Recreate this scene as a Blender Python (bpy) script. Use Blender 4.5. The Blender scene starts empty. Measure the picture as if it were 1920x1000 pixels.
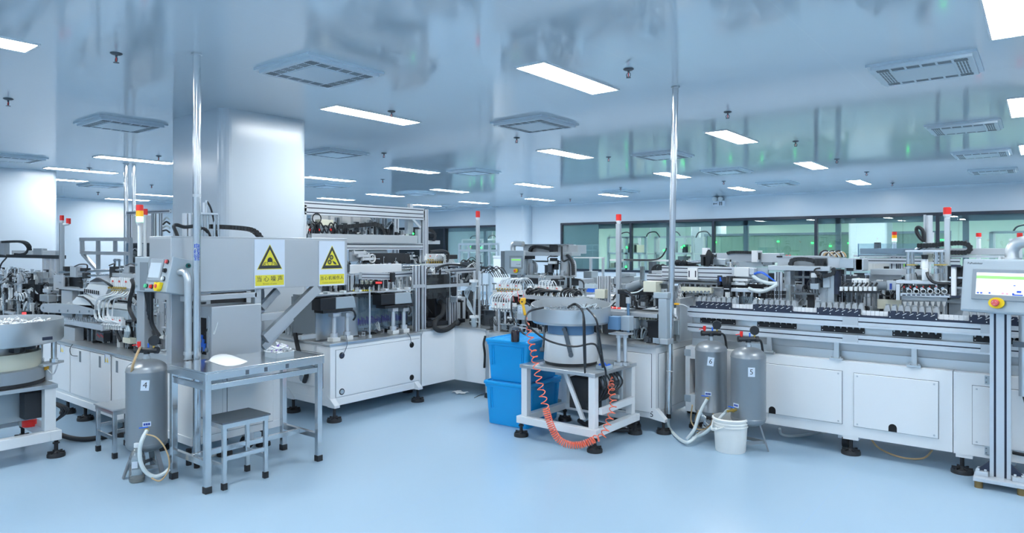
import bpy, math, random
from mathutils import Vector, Matrix

# ------------------------------------------------------------------ camera, world, exposure
SC = bpy.context.scene
COL = SC.collection
FPX = 1270.0                      # focal length in pixels of the 1920 px wide frame
YAW = math.radians(38.2)
EYE = 1.6
HZ = 467.0                        # image row of the horizon
cam_d = bpy.data.cameras.new('camera')
cam = bpy.data.objects.new('camera', cam_d)
COL.objects.link(cam)
cam.location = (0, 0, EYE)
cam.rotation_euler = (math.pi / 2, 0, YAW)
cam_d.sensor_width = 36.0
cam_d.lens = FPX / 1920.0 * 36.0
cam_d.shift_y = -(500.0 - HZ) / 1920.0
cam_d.clip_end = 200
SC.camera = cam
SC.view_settings.view_transform = 'Standard'
SC.view_settings.look = 'None'
SC.view_settings.gamma = 1.0
SC.view_settings.exposure = 0.40
SC.view_settings.use_curve_mapping = False
LAMP_POWER = 35.0
LAMP_COL = (0.96, 0.985, 0.99)
wd = bpy.data.worlds.new('world')
SC.world = wd
wd.use_nodes = True
wd.node_tree.nodes['Background'].inputs[0].default_value = (0.6, 0.75, 0.9, 1)
wd.node_tree.nodes['Background'].inputs[1].default_value = 0.3
SC.cycles.max_bounces = 8
SC.cycles.diffuse_bounces = 5
SC.cycles.glossy_bounces = 4
SC.cycles.transmission_bounces = 6
SC.cycles.transparent_max_bounces = 12
SC.cycles.caustics_reflective = False
SC.cycles.caustics_refractive = False
SC.cycles.sample_clamp_indirect = 4.0

# ------------------------------------------------------------------ measuring helpers
RV = Vector((math.cos(YAW), math.sin(YAW), 0))
DV = Vector((-math.sin(YAW), math.cos(YAW), 0))
def _ray(x, y): return DV + RV * ((x - 960.0) / FPX) + Vector((0, 0, (HZ - y) / FPX))
def _fin(r, t): return Vector((r.x * t, r.y * t, EYE + r.z * t))
def PX(x, y, X): r = _ray(x, y); return _fin(r, X / r.x)      # point on the vertical plane x = X
def PY(x, y, Y): r = _ray(x, y); return _fin(r, Y / r.y)      # point on the vertical plane y = Y
def PD(x, y, d): return _fin(_ray(x, y), d)                       # point at depth d in front of the eye
def PZ(x, y, z): r = _ray(x, y); return _fin(r, (z - EYE) / r.z)
V = Vector

# ------------------------------------------------------------------ materials
def lin(c):
    return tuple(((v / 255.0) / 12.92 if v / 255.0 <= 0.04045 else ((v / 255.0 + 0.055) / 1.055) ** 2.4) for v in c)
M = {}
def mat(name, col, rough=0.5, metal=0.0, spec=0.5, noise=0.0, nscale=8.0, stretch=None, bump=0.0, alpha=1.0, emit=0.0, coat=0.0, ior=1.5, trans=0.0, rvar=0.0):
    m = bpy.data.materials.new(name)
    m.use_nodes = True
    nt = m.node_tree
    b = nt.nodes['Principled BSDF']
    c = tuple(lin(col)) + (1,)
    b.inputs['Base Color'].default_value = c
    b.inputs['Roughness'].default_value = rough
    b.inputs['Metallic'].default_value = metal
    b.inputs['Specular IOR Level'].default_value = spec
    b.inputs['IOR'].default_value = ior
    b.inputs['Alpha'].default_value = alpha
    b.inputs['Coat Weight'].default_value = coat
    b.inputs['Transmission Weight'].default_value = trans
    if emit:
        b.inputs['Emission Color'].default_value = c
        b.inputs['Emission Strength'].default_value = emit
    tc = nt.nodes.new('ShaderNodeTexCoord')
    mp = nt.nodes.new('ShaderNodeMapping')
    nz = nt.nodes.new('ShaderNodeTexNoise')
    nt.links.new(tc.outputs['Object'], mp.inputs[0])
    nt.links.new(mp.outputs[0], nz.inputs['Vector'])
    if stretch: mp.inputs['Scale'].default_value = stretch
    nz.inputs['Scale'].default_value = nscale
    nz.inputs['Detail'].default_value = 4
    if noise:
        mx = nt.nodes.new('ShaderNodeMix'); mx.data_type = 'RGBA'
        mx.inputs['A'].default_value = tuple(v * (1 - noise) for v in c[:3]) + (1,)
        mx.inputs['B'].default_value = tuple(min(1, v * (1 + noise)) for v in c[:3]) + (1,)
        nt.links.new(nz.outputs['Fac'], mx.inputs['Factor'])
        nt.links.new(mx.outputs['Result'], b.inputs['Base Color'])
    if rvar:
        mr = nt.nodes.new('ShaderNodeMapRange')
        mr.inputs['From Min'].default_value = 0.3; mr.inputs['From Max'].default_value = 0.7
        mr.inputs['To Min'].default_value = max(0.02, rough - rvar); mr.inputs['To Max'].default_value = rough + rvar
        nt.links.new(nz.outputs['Fac'], mr.inputs['Value'])
        nt.links.new(mr.outputs['Result'], b.inputs['Roughness'])
    if bump:
        bp = nt.nodes.new('ShaderNodeBump')
        bp.inputs['Strength'].default_value = bump
        bp.inputs['Distance'].default_value = 0.002
        nt.links.new(nz.outputs['Fac'], bp.inputs['Height'])
        nt.links.new(bp.outputs[0], b.inputs['Normal'])
    M[name] = m
    return m

def glassy(name, tint, base=0.08, rough=0.02, diff=0.0):
    """thin clear sheet: see-through, with a fresnel reflection and a little milk"""
    m = bpy.data.materials.new(name); m.use_nodes = True
    nt = m.node_tree
    for n in list(nt.nodes): nt.nodes.remove(n)
    o = nt.nodes.new('ShaderNodeOutputMaterial')
    tr = nt.nodes.new('ShaderNodeBsdfTransparent'); tr.inputs[0].default_value = tuple(lin(tint)) + (1,)
    gl = nt.nodes.new('ShaderNodeBsdfGlossy'); gl.inputs['Roughness'].default_value = rough
    gl.inputs[0].default_value = (0.9, 0.95, 1, 1)
    df = nt.nodes.new('ShaderNodeBsdfDiffuse'); df.inputs[0].default_value = tuple(lin(tint)) + (1,)
    fr = nt.nodes.new('ShaderNodeFresnel'); fr.inputs['IOR'].default_value = 1.45
    m1 = nt.nodes.new('ShaderNodeMixShader'); m1.inputs[0].default_value = diff
    m2 = nt.nodes.new('ShaderNodeMixShader')
    ad = nt.nodes.new('ShaderNodeMath'); ad.operation = 'ADD'; ad.use_clamp = True; ad.inputs[1].default_value = base
    nt.links.new(fr.outputs[0], ad.inputs[0])
    nt.links.new(tr.outputs[0], m1.inputs[1]); nt.links.new(df.outputs[0], m1.inputs[2])
    nt.links.new(ad.outputs[0], m2.inputs[0])
    nt.links.new(m1.outputs[0], m2.inputs[1]); nt.links.new(gl.outputs[0], m2.inputs[2])
    nt.links.new(m2.outputs[0], o.inputs[0])
    M[name] = m
    return m

mat('white', (236, 239, 241), 0.32, noise=0.015, nscale=3)
mat('whiteplastic', (225, 230, 232), 0.4)
mat('cream', (214, 214, 196), 0.5)
mat('steel', (204, 209, 212), 0.33, metal=0.8, noise=0.02, nscale=3, rvar=0.03)
mat('steelsheet', (192, 198, 203), 0.4, metal=0.6, noise=0.04, nscale=3.5, rvar=0.05)
mat('chrome', (214, 218, 221), 0.17, metal=0.95, noise=0.02, nscale=5, rvar=0.03)
mat('alu', (214, 220, 226), 0.36, metal=0.5, noise=0.02, nscale=20)
mat('aluplate', (192, 199, 205), 0.42, metal=0.45, noise=0.04, nscale=12)
mat('darkalu', (92, 100, 108), 0.45, metal=0.5)
mat('graypaint', (142, 152, 160), 0.42, noise=0.03)
mat('midgray', (116, 126, 134), 0.5, noise=0.05)
mat('black', (28, 32, 38), 0.42)
mat('blackmatte', (36, 40, 46), 0.7, noise=0.1, nscale=20)
mat('rubber', (30, 33, 38), 0.6, noise=0.15, nscale=30)
mat('slot', (34, 44, 66), 0.6)
mat('dust', (38, 44, 52), 0.5, noise=0.3, nscale=25, rvar=0.2)
mat('tank', (140, 146, 151), 0.36, metal=0.5, noise=0.05, nscale=5, rvar=0.05)
mat('blue', (14, 156, 222), 0.32, noise=0.03, nscale=4)
mat('blueair', (40, 105, 215), 0.35)
mat('navy', (36, 70, 160), 0.5)
mat('bluegray', (104, 142, 178), 0.4, metal=0.2)
mat('yellow', (238, 205, 20), 0.42)
mat('signyellow', (228, 214, 62), 0.5)
mat('signwhite', (222, 232, 244), 0.35)
mat('ink', (48, 52, 58), 0.6)
mat('inkyellow', (168, 156, 50), 0.6)
mat('inkblue', (35, 80, 190), 0.5)
mat('orangeyellow', (240, 180, 40), 0.4)
mat('red', (205, 40, 36), 0.35, emit=0.15)
mat('amber', (235, 170, 30), 0.35, emit=0.25)
mat('greenlit', (180, 255, 205), 0.35, emit=1.2)
mat('led', (40, 255, 90), 0.4, emit=5.0)
mat('ledred', (255, 60, 60), 0.4, emit=2.0)
mat('hose_orange', (245, 118, 88), 0.3)
mat('hose_white', (214, 224, 226), 0.3)
mat('hose_tan', (190, 160, 120), 0.35)
mat('brass', (200, 170, 90), 0.3, metal=0.8)
mat('purple', (110, 70, 190), 0.4)
mat('pinkred', (220, 90, 90), 0.45)
mat('greenbtn', (90, 210, 150), 0.35)
mat('teal', (30, 110, 110), 0.35)
mat('paper', (240, 242, 244), 0.75, noise=0.02, nscale=20)
mat('bucket', (240, 241, 238), 0.4)
mat('darkfluid', (36, 26, 34), 0.15)
mat('screen', (226, 232, 242), 0.2, emit=0.55)
mat('screengreen', (150, 222, 120), 0.2, emit=0.35)
mat('screenblue', (60, 90, 190), 0.2, emit=0.25)
mat('screenred', (235, 150, 160), 0.2, emit=0.5)
mat('screengray', (182, 196, 206), 0.2, emit=0.15)
mat('panelgray', (176, 188, 196), 0.36, metal=0.3, noise=0.02)
mat('greenwall', (224, 242, 230), 0.5)
mat('curtain', (118, 150, 138), 0.35, noise=0.25, nscale=2.0, stretch=(30, 1, 0.6))
mat('paneblue', (176, 198, 214), 0.18, spec=0.7)
mat('framedark', (30, 42, 58), 0.35)
mat('framegray', (120, 138, 152), 0.35, metal=0.3)
mat('hole', (12, 14, 18), 0.8)
mat('sole', (120, 100, 60), 0.6)
glassy('windowglass', (240, 250, 247), 0.04, 0.0)
glassy('acrylic', (228, 238, 244), 0.03, 0.03, 0.03)
glassy('bottle', (228, 234, 236), 0.05, 0.05, 0.2)
mat('tube', (222, 228, 232), 0.25, spec=0.6)
mat('cupplastic', (200, 216, 226), 0.3, alpha=0.75)

# ------------------------------------------------------------------ mesh builder
class MB:
    def __init__(s): s.v = []; s.f = []; s.m = []; s.s = []
    def add(s, vs, fs, mi=0, smooth=False):
        o = len(s.v); s.v += [V(p) for p in vs]
        for f in fs: s.f.append([i + o for i in f]); s.m.append(mi); s.s.append(smooth)
        return s
    def box(s, x0, x1, y0, y1, z0, z1, mi=0):
        vs = [(x0, y0, z0), (x1, y0, z0), (x1, y1, z0), (x0, y1, z0), (x0, y0, z1), (x1, y0, z1), (x1, y1, z1), (x0, y1, z1)]
        return s.add(vs, [(0, 3, 2, 1), (4, 5, 6, 7), (0, 1, 5, 4), (1, 2, 6, 5), (2, 3, 7, 6), (3, 0, 4, 7)], mi)
    def cbox(s, c, d, mi=0, rz=0.0, rx=0.0, ry=0.0):
        R = Matrix.Rotation(rz, 3, 'Z') @ Matrix.Rotation(ry, 3, 'Y') @ Matrix.Rotation(rx, 3, 'X')
        vs = []
        for k in ((-1, -1, -1), (1, -1, -1), (1, 1, -1), (-1, 1, -1), (-1, -1, 1), (1, -1, 1), (1, 1, 1), (-1, 1, 1)):
            vs.append(V(c) + R @ V((k[0] * d[0] / 2, k[1] * d[1] / 2, k[2] * d[2] / 2)))
        return s.add(vs, [(0, 3, 2, 1), (4, 5, 6, 7), (0, 1, 5, 4), (1, 2, 6, 5), (2, 3, 7, 6), (3, 0, 4, 7)], mi)
    def bar(s, p0, p1, w, h=None, mi=0, up=(0, 0, 1)):
        p0, p1 = V(p0), V(p1); h = h or w
        d = (p1 - p0).normalized(); u = V(up)
        if abs(d.dot(u)) > 0.98: u = V((1, 0, 0))
        a = d.cross(u).normalized(); b = a.cross(d).normalized()
        vs = [p + a * (i * w / 2) + b * (j * h / 2) for p in (p0, p1) for i, j in ((-1, -1), (1, -1), (1, 1), (-1, 1))]
        return s.add(vs, [(0, 3, 2, 1), (4, 5, 6, 7), (0, 1, 5, 4), (1, 2, 6, 5), (2, 3, 7, 6), (3, 0, 4, 7)], mi)
    def cyl(s, p0, p1, r0, r1=None, n=14, mi=0, caps=True):
        p0, p1 = V(p0), V(p1); r1 = r0 if r1 is None else r1
        d = (p1 - p0).normalized(); u = V((0, 0, 1)) if abs(d.z) < 0.95 else V((1, 0, 0))
        a = d.cross(u).normalized(); b = d.cross(a).normalized()
        vs = []
        for p, r in ((p0, r0), (p1, r1)):
            for i in range(n):
                t = 2 * math.pi * i / n
                vs.append(p + (a * math.cos(t) + b * math.sin(t)) * r)
        fs = [(i, (i + 1) % n, n + (i + 1) % n, n + i) for i in range(n)]
        s.add(vs, fs, mi, True)
        if caps:
            o = len(s.v) - 2 * n
            s.f.append([o + i for i in range(n)][::-1]); s.m.append(mi); s.s.append(False)
            s.f.append([o + n + i for i in range(n)]); s.m.append(mi); s.s.append(False)
        return s
    def tube(s, pts, r, n=8, mi=0, smooth=0, closed=False):
        pts = [V(p) for p in pts]
        if smooth: pts = spline(pts, smooth)
        m = len(pts); tang = []
        for i in range(m):
            a = pts[max(0, i - 1)]; b = pts[min(m - 1, i + 1)]
            t = (b - a); tang.append(t.normalized() if t.length > 1e-9 else V((0, 0, 1)))
        u = V((0, 0, 1)) if abs(tang[0].z) < 0.9 else V((1, 0, 0))
        a = (u - tang[0] * u.dot(tang[0])).normalized()
        vs = []
        for i in range(m):
            t = tang[i]; a = (a - t * a.dot(t))
            if a.length < 1e-6: a = t.orthogonal()
            a.normalize(); b = t.cross(a)
            for k in range(n):
                q = 2 * math.pi * k / n
                vs.append(pts[i] + (a * math.cos(q) + b * math.sin(q)) * r)
        fs = [(i * n + k, i * n + (k + 1) % n, (i + 1) * n + (k + 1) % n, (i + 1) * n + k) for i in range(m - 1) for k in range(n)]
        fs += [tuple(range(n))[::-1], tuple((m - 1) * n + k for k in range(n))]
        return s.add(vs, fs, mi, True)
    def ribbon(s, pts, w, h, side, mi=0, smooth=0):
        """flat chain or strip swept along pts, w wide along side, h thick"""
        pts = [V(p) for p in pts]
        if smooth: pts = spline(pts, smooth)
        side = V(side).normalized(); vs = []; m = len(pts)
        for i in range(m):
            t = (pts[min(m - 1, i + 1)] - pts[max(0, i - 1)]).normalized()
            nrm = t.cross(side).normalized()
            for a, b in ((-1, -1), (1, -1), (1, 1), (-1, 1)):
                vs.append(pts[i] + side * (a * w / 2) + nrm * (b * h / 2))
        fs = [(i * 4 + k, i * 4 + (k + 1) % 4, (i + 1) * 4 + (k + 1) % 4, (i + 1) * 4 + k) for i in range(m - 1) for k in range(4)]
        fs += [(3, 2, 1, 0), tuple((m - 1) * 4 + k for k in range(4))]
        return s.add(vs, fs, mi, False)
    def lathe(s, c, prof, n=40, mi=0, axis='z', a0=0.0, a1=2 * math.pi):
        c = V(c); full = abs(a1 - a0 - 2 * math.pi) < 1e-6
        k = n if full else n + 1; vs = []
        for r, z in prof:
            for i in range(k):
                t = a0 + (a1 - a0) * i / n
                p = (r * math.cos(t), r * math.sin(t), z)
                if axis == 'x': p = (z, p[0], p[1])
                if axis == 'y': p = (p[1], z, p[0])
                vs.append(c + V(p))
        fs = []
        for j in range(len(prof) - 1):
            for i in range(n):
                i2 = (i + 1) % k
                fs.append((j * k + i, j * k + i2, (j + 1) * k + i2, (j + 1) * k + i))
        return s.add(vs, fs, mi, True)
    def prism(s, poly, d, mi=0):
        """poly: 3-D points of one planar outline, d: extrusion vector"""
        n = len(poly); d = V(d); vs = [V(p) for p in poly] + [V(p) + d for p in poly]
        fs = [tuple(range(n))[::-1], tuple(range(n, 2 * n))] + [(i, (i + 1) % n, n + (i + 1) % n, n + i) for i in range(n)]
        return s.add(vs, fs, mi)
    def build(s, name, mats, parent=None, bevel=0.0, local=False, seg=2, auto=True):
        me = bpy.data.meshes.new(name)
        off = V((0, 0, 0))
        if parent is not None and not local:
            off = V(parent.get('_o', (0, 0, 0)))
        me.from_pydata([tuple(p - off) for p in s.v], [], s.f)
        if not isinstance(mats, (list, tuple)): mats = [mats]
        for k in mats: me.materials.append(M[k])
        me.polygons.foreach_set('material_index', s.m)
        me.polygons.foreach_set('use_smooth', s.s)
        if any(s.s): me.set_sharp_from_angle(angle=math.radians(38))
        me.update()
        o = bpy.data.objects.new(name, me)
        COL.objects.link(o)
        if parent is not None:
            o.parent = parent
            if '_o' in parent: o['_o'] = parent['_o']
        if bevel:
            b = o.modifiers.new('edge', 'BEVEL'); b.width = bevel; b.segments = seg
            b.limit_method = 'ANGLE'; b.angle_limit = math.radians(40)
            b.harden_normals = False
        return o

def spline(pts, k):
    out = []; n = len(pts)
    for i in range(n - 1):
        p0 = pts[max(0, i - 1)]; p1 = pts[i]; p2 = pts[i + 1]; p3 = pts[min(n - 1, i + 2)]
        for j in range(k):
            t = j / k
            out.append(0.5 * ((2 * p1) + (p2 - p0) * t + (2 * p0 - 5 * p1 + 4 * p2 - p3) * t * t + (3 * p1 - p0 - 3 * p2 + p3) * t ** 3))
    out.append(pts[-1])
    return out

def tag(o, label, cat, group=None, kind=None):
    if label: o['label'] = label
    if cat: o['category'] = cat
    if group: o['group'] = group
    if kind: o['kind'] = kind
    return o
def thing(name, label, cat, loc=(0, 0, 0), group=None, rz=0.0):
    o = bpy.data.objects.new(name, None)
    o.empty_display_size = 0.1
    COL.objects.link(o); o.location = loc; o.rotation_euler = (0, 0, rz)
    o['_o'] = tuple(loc)
    return tag(o, label, cat, group)
def struct(o, label=None):
    o['kind'] = 'structure'
    if label: o['label'] = label
    return o
def copy_tree(o, parent=None):
    c = o.copy(); COL.objects.link(c)
    if parent is not None: c.parent = parent
    for ch in list(o.children): copy_tree(ch, c)
    return c
def text_mesh(body, size, name, material, parent, M4, depth=0.0006, align='CENTER', sx=1.0):
    """lettering as mesh; M4 maps the text plane to the thing's local space"""
    cu = bpy.data.curves.new('lettering', 'FONT'); cu.body = body; cu.size = size
    cu.align_x = align; cu.align_y = 'CENTER'; cu.extrude = depth; cu.resolution_u = 2
    t = bpy.data.objects.new('lettering', cu); COL.objects.link(t)
    dg = bpy.context.evaluated_depsgraph_get()
    me = bpy.data.meshes.new_from_object(t.evaluated_get(dg))
    bpy.data.objects.remove(t); bpy.data.curves.remove(cu)
    for v in me.vertices: v.co = M4 @ V((v.co.x * sx, v.co.y, v.co.z))
    me.materials.clear(); me.materials.append(M[material])
    for p in me.polygons: p.material_index = 0
    o = bpy.data.objects.new(name, me); COL.objects.link(o)
    if parent is not None: o.parent = parent
    return o
def frame4(o, xdir, ydir):
    x = V(xdir).normalized(); y = V(ydir).normalized(); z = x.cross(y)
    m = Matrix((x, y, z)).transposed().to_4x4(); m.translation = V(o)
    return m

# aluminium extrusion with dark T-slots
def extr(mb, p0, p1, w=0.04, h=None, nw=1, nh=1, up=(0, 0, 1), mi=0, ms=1):
    h = h or w; p0, p1 = V(p0), V(p1)
    d = (p1 - p0).normalized(); u = V(up)
    if abs(d.dot(u)) > 0.98: u = V((0, 1, 0))
    a = d.cross(u).normalized(); b = a.cross(d).normalized()
    g = min(w / nw, h / nh); sw = g * 0.11; sd = g * 0.13
    poly = []; isl = []
    def side(L, n, fn):
        cs = [L * ((2 * k + 1) / (2 * n) - 0.5) for k in range(n)]
        poly.append(fn(-L / 2, 0)); isl.append(0)
        for c in cs:
            poly.extend([fn(c - sw, 0), fn(c - sw, sd), fn(c + sw, sd), fn(c + sw, 0)]); isl.extend([1, 1, 1, 0])
    side(w, nw, lambda t, k: (t, -h / 2 + k))
    side(h, nh, lambda t, k: (w / 2 - k, t))
    side(w, nw, lambda t, k: (-t, h / 2 - k))
    side(h, nh, lambda t, k: (-w / 2 + k, -t))
    n = len(poly)
    vs = [p + a * x + b * y for p in (p0, p1) for x, y in poly]
    o = len(mb.v); mb.v += vs
    for i in range(n):
        mb.f.append([o + i, o + (i + 1) % n, o + n + (i + 1) % n, o + n + i]); mb.m.append(ms if isl[i] else mi); mb.s.append(False)
    mb.f.append([o + i for i in range(n)][::-1]); mb.m.append(mi); mb.s.append(False)
    mb.f.append([o + n + i for i in range(n)]); mb.m.append(mi); mb.s.append(False)
    return mb
# ------------------------------------------------------------------ the room
CZ = 3.03
def grid_material(name, col, line, rough, ior, px, py, ox, oy, lw, rvar, nscale=1.2, spec=0.5, stretch=(1, 1, 1)):
    m = mat(name, col, rough, spec=spec, ior=ior)
    nt = m.node_tree; b = nt.nodes['Principled BSDF']
    tc = nt.nodes.new('ShaderNodeTexCoord'); sp = nt.nodes.new('ShaderNodeSeparateXYZ')
    nt.links.new(tc.outputs['Object'], sp.inputs[0])
    outs = []
    for ax, per, off in (('X', px, ox), ('Y', py, oy)):
        a = nt.nodes.new('ShaderNodeMath'); a.operation = 'SUBTRACT'; a.inputs[1].default_value = off - lw / 2
        w = nt.nodes.new('ShaderNodeMath'); w.operation = 'WRAP'; w.inputs[1].default_value = 0; w.inputs[2].default_value = per
        l = nt.nodes.new('ShaderNodeMath'); l.operation = 'LESS_THAN'; l.inputs[1].default_value = lw
        nt.links.new(sp.outputs[ax], a.inputs[0]); nt.links.new(a.outputs[0], w.inputs[0]); nt.links.new(w.outputs[0], l.inputs[0])
        outs.append(l)
    mx = nt.nodes.new('ShaderNodeMath'); mx.operation = 'MAXIMUM'
    nt.links.new(outs[0].outputs[0], mx.inputs[0]); nt.links.new(outs[1].outputs[0], mx.inputs[1])
    c = nt.nodes.new('ShaderNodeMix'); c.data_type = 'RGBA'
    c.inputs['A'].default_value = tuple(lin(col)) + (1,); c.inputs['B'].default_value = tuple(lin(line)) + (1,)
    nt.links.new(mx.outputs[0], c.inputs['Factor']); nt.links.new(c.outputs['Result'], b.inputs['Base Color'])
    nz = nt.nodes.new('ShaderNodeTexNoise'); nz.inputs['Scale'].default_value = nscale; nz.inputs['Detail'].default_value = 5
    mp = nt.nodes.new('ShaderNodeMapping'); mp.inputs['Scale'].default_value = stretch
    nt.links.new(tc.outputs['Object'], mp.inputs[0]); nt.links.new(mp.outputs[0], nz.inputs['Vector'])
    mr = nt.nodes.new('ShaderNodeMapRange')
    mr.inputs['From Min'].default_value = 0.3; mr.inputs['From Max'].default_value = 0.7
    mr.inputs['To Min'].default_value = rough - rvar; mr.inputs['To Max'].default_value = rough + rvar
    nt.links.new(nz.outputs['Fac'], mr.inputs['Value']); nt.links.new(mr.outputs['Result'], b.inputs['Roughness'])
    return m
grid_material('ceilingpaint', (209, 221, 229), (212, 224, 230), 0.085, 2.6, 1.2467, 3.74, -3.74, 2.92, 0.010, 0.02)
grid_material('floorvinyl', (161, 187, 207), (158, 186, 212), 0.27, 1.5, 2.0, 9.0, -1.1, 5.2, 0.005, 0.0, 0.9)
mat('wallpaint', (204, 216, 226), 0.3, noise=0.01, nscale=1, ior=1.5)
mat('columnpaint', (190, 201, 211), 0.24, noise=0.01, nscale=1, ior=1.55)
lm = mat('lampface', (255, 255, 255), 0.5)
_b = lm.node_tree.nodes['Principled BSDF']
_b.inputs['Emission Color'].default_value = LAMP_COL + (1,)
_b.inputs['Emission Strength'].default_value = LAMP_POWER
XL, XR, YF, YB = -21.7, 4.5, -3.6, 18.1
struct(MB().box(XL - .2, XR + .2, YF - .2, 26, -0.1, 0.0).build('floor', 'floorvinyl'))
struct(MB().box(XL - .2, XR + .2, YF - .2, 18.4, CZ, CZ + .1).build('ceiling', 'ceilingpaint'))
struct(MB().box(XL - .2, XL, YF, 26, 0, CZ).build('wall_left', 'wallpaint'))
struct(MB().box(XR, XR + .2, YF, 26, 0, CZ).build('wall_right', 'wallpaint'))
struct(MB().box(XL, XR, YF - .2, YF, 0, CZ).build('wall_front', 'wallpaint'))
ZS, ZT = 0.9, 2.43
wb = MB()
wb.box(XL, XR, YB, YB + .25, 0, ZS); wb.box(XL, XR, YB, YB + .25, ZT, CZ)
for a, b in ((XL, -20.28), (-14.83, -12.24), (3.2, XR)): wb.box(a, b, YB, YB + .25, ZS, ZT)
struct(wb.build('wall_back', 'wallpaint'))
# pilaster with a rounded edge between the two window bands
pf = [(-14.7, 18.1), (-14.7, 17.78), (-13.62, 17.78)] + [(-13.62 + .22 * math.sin(t), 17.78 + .22 - .22 * math.cos(t)) for t in [k * math.pi / 16 for k in range(1, 9)]] + [(-13.4, 18.1)]
struct(MB().prism([(x, y, 0) for x, y in pf], (0, 0, CZ)).build('wall_pilaster', 'wallpaint'))
# floor-to-ceiling column with rounded edges, and the one at the left edge
def rounded(x0, x1, y0, y1, r, k=6):
    out = []
    for cx, cy, a in ((x1 - r, y0 + r, -90), (x1 - r, y1 - r, 0), (x0 + r, y1 - r, 90), (x0 + r, y0 + r, 180)):
        for i in range(k + 1):
            t = math.radians(a + 90 * i / k); out.append((cx + r * math.cos(t), cy + r * math.sin(t)))
    return out
struct(MB().prism([(x, y, 0) for x, y in rounded(-7.62, -6.5, 3.55, 4.56, .1)], (0, 0, CZ)).build('wall_column', 'columnpaint'))
struct(MB().prism([(x, y, 0) for x, y in rounded(-15.4, -14.37, 3.6, 4.66, .1)], (0, 0, CZ)).build('wall_column_far', 'columnpaint'))
# skirtings and the soft ceiling cove
for nm, a in (('baseboard_back', (XL, XR, YB - .015, YB, 0, .1)), ('baseboard_left', (XL, XL + .015, YF, YB, 0, .1))):
    struct(MB().box(*a).build(nm, 'floorvinyl'))
def cove(name, p0, p1, inward):
    p0, p1, n = V(p0), V(p1), V(inward); r = .07; poly = [p0]
    for i in range(7):
        t = math.pi / 2 * i / 6
        poly.append(p0 + n * (r - r * math.sin(t)) + V((0, 0, -(r - r * math.cos(t)))))
    struct(MB().prism(poly, p1 - p0).build(name, 'wallpaint'))
cove('trim_1', (XL, YB, CZ), (XR, YB, CZ), (0, -1, 0))
cove('trim_2', (XL, YF, CZ), (XL, YB, CZ), (1, 0, 0))

# interior windows onto the next cleanroom
def window(n, x0, x1, mull, inner, blank=None):
    r = struct(bpy.data.objects.new('window_%d' % n, None)); COL.objects.link(r)
    r['_o'] = (0, 0, 0)
    f = MB(); w = .07
    f.box(x0, x1, YB - .03, YB + .08, ZT - w, ZT); f.box(x0, x1, YB - .03, YB + .08, ZS, ZS + w)
    for m in mull: f.box(m - w / 2, m + w / 2, YB - .032, YB + .08, ZS, ZT)
    f.build('window_frame', 'framedark', r)
    g = MB()
    g.box(x0, x1, YB + .17, YB + .25, ZT - .2, ZT); g.box(x0, x1, YB + .17, YB + .25, ZS, ZS + .06)
    for m in inner: g.box(m - .06, m + .06, YB + .17, YB + .25, ZS, ZT)
    g.build('inner_frame', 'framegray', r)
    ms = sorted(mull)
    for a, b in zip(ms[:-1], ms[1:]):
        MB().box(a + w / 2, b - w / 2, YB + .01, YB + .016, ZS + w, ZT - w).build('pane', 'windowglass', r)
    if blank: MB().box(blank[0], blank[1], YB + .03, YB + .05, ZS + w, ZT - w).build('blank_pane', 'paneblue', r)
window(1, -20.28, -14.83, (-20.25, -17.4, -14.86), (-19.9, -18.1, -15.6))
window(2, -12.24, 3.2, (-12.2, -9.72, -7.18, -4.52, -1.92, .65, 3.17), (-8.6, -6.35, -4.05, -1.4, 1.2), (-12.17, -10.86))

# the next cleanroom seen through the windows
struct(MB().box(XL, XR, 26, 26.2, 0, CZ).build('wall_beyond', 'greenwall'))
struct(MB().box(XL, XR, 18.36, 26.2, 2.9, 3.0).build('ceiling_beyond', 'greenwall'))
struct(MB().prism([(x, y, 0) for x, y in rounded(-10.2, -9.2, 23.5, 24.5, .1)], (0, 0, 2.9)).build('wall_column_beyond', 'columnpaint'))
struct(MB().prism([(x, y, 0) for x, y in rounded(-4.5, -3.5, 21.5, 22.5, .1)], (0, 0, 2.9)).build('wall_column_beyond_near', 'columnpaint'))

# ------------------------------------------------------------------ ceiling lights, vents, sprinklers
ORD = ['nearest', 'second', 'third', 'fourth', 'fifth', 'sixth', 'seventh', 'eighth']
def make_light():
    t = thing('ceiling_light', '', 'ceiling light')
    f = MB(); L, W = 1.16, .29
    for a in ((-W / 2, W / 2, -L / 2, -L / 2 + .014), (-W / 2, W / 2, L / 2 - .014, L / 2), (-W / 2, -W / 2 + .014, -L / 2 + .014, L / 2 - .014), (W / 2 - .014, W / 2, -L / 2 + .014, L / 2 - .014)):
        f.box(*a, -.012, 0)
    f.build('frame', 'white', t)
    MB().box(-W / 2 + .014, W / 2 - .014, -L / 2 + .014, L / 2 - .014, -.01, 0).build('diffuser', 'lampface', t)
    return t
LX = {-.15: 'row at the right edge', -3.13: 'row over the long white conveyor', -5.65: 'row just right of the square column', -9.0: 'row behind the square column', -11.45: 'row over the portal gantry', -13.75: 'row left of the portal gantry', -15.9: 'row towards the left wall', -18.5: 'row near the left wall', -20.8: 'row along the left wall'}
LIGHTS = {-.15: [5.06, 8.53], -3.13: [4.77, 8.53, 12.25, 16.0], -5.65: [1.1, 4.77, 8.5, 12.2, 16.0], -9.0: [8.53, 12.25, 15.8], -11.45: [4.8, 8.55, 12.1, 15.85], -13.75: [4.84, 12.05, 15.6], -15.9: [5.1, 12.1, 15.7], -18.5: [8.3], -20.8: [8.5]}
lt = None
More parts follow.
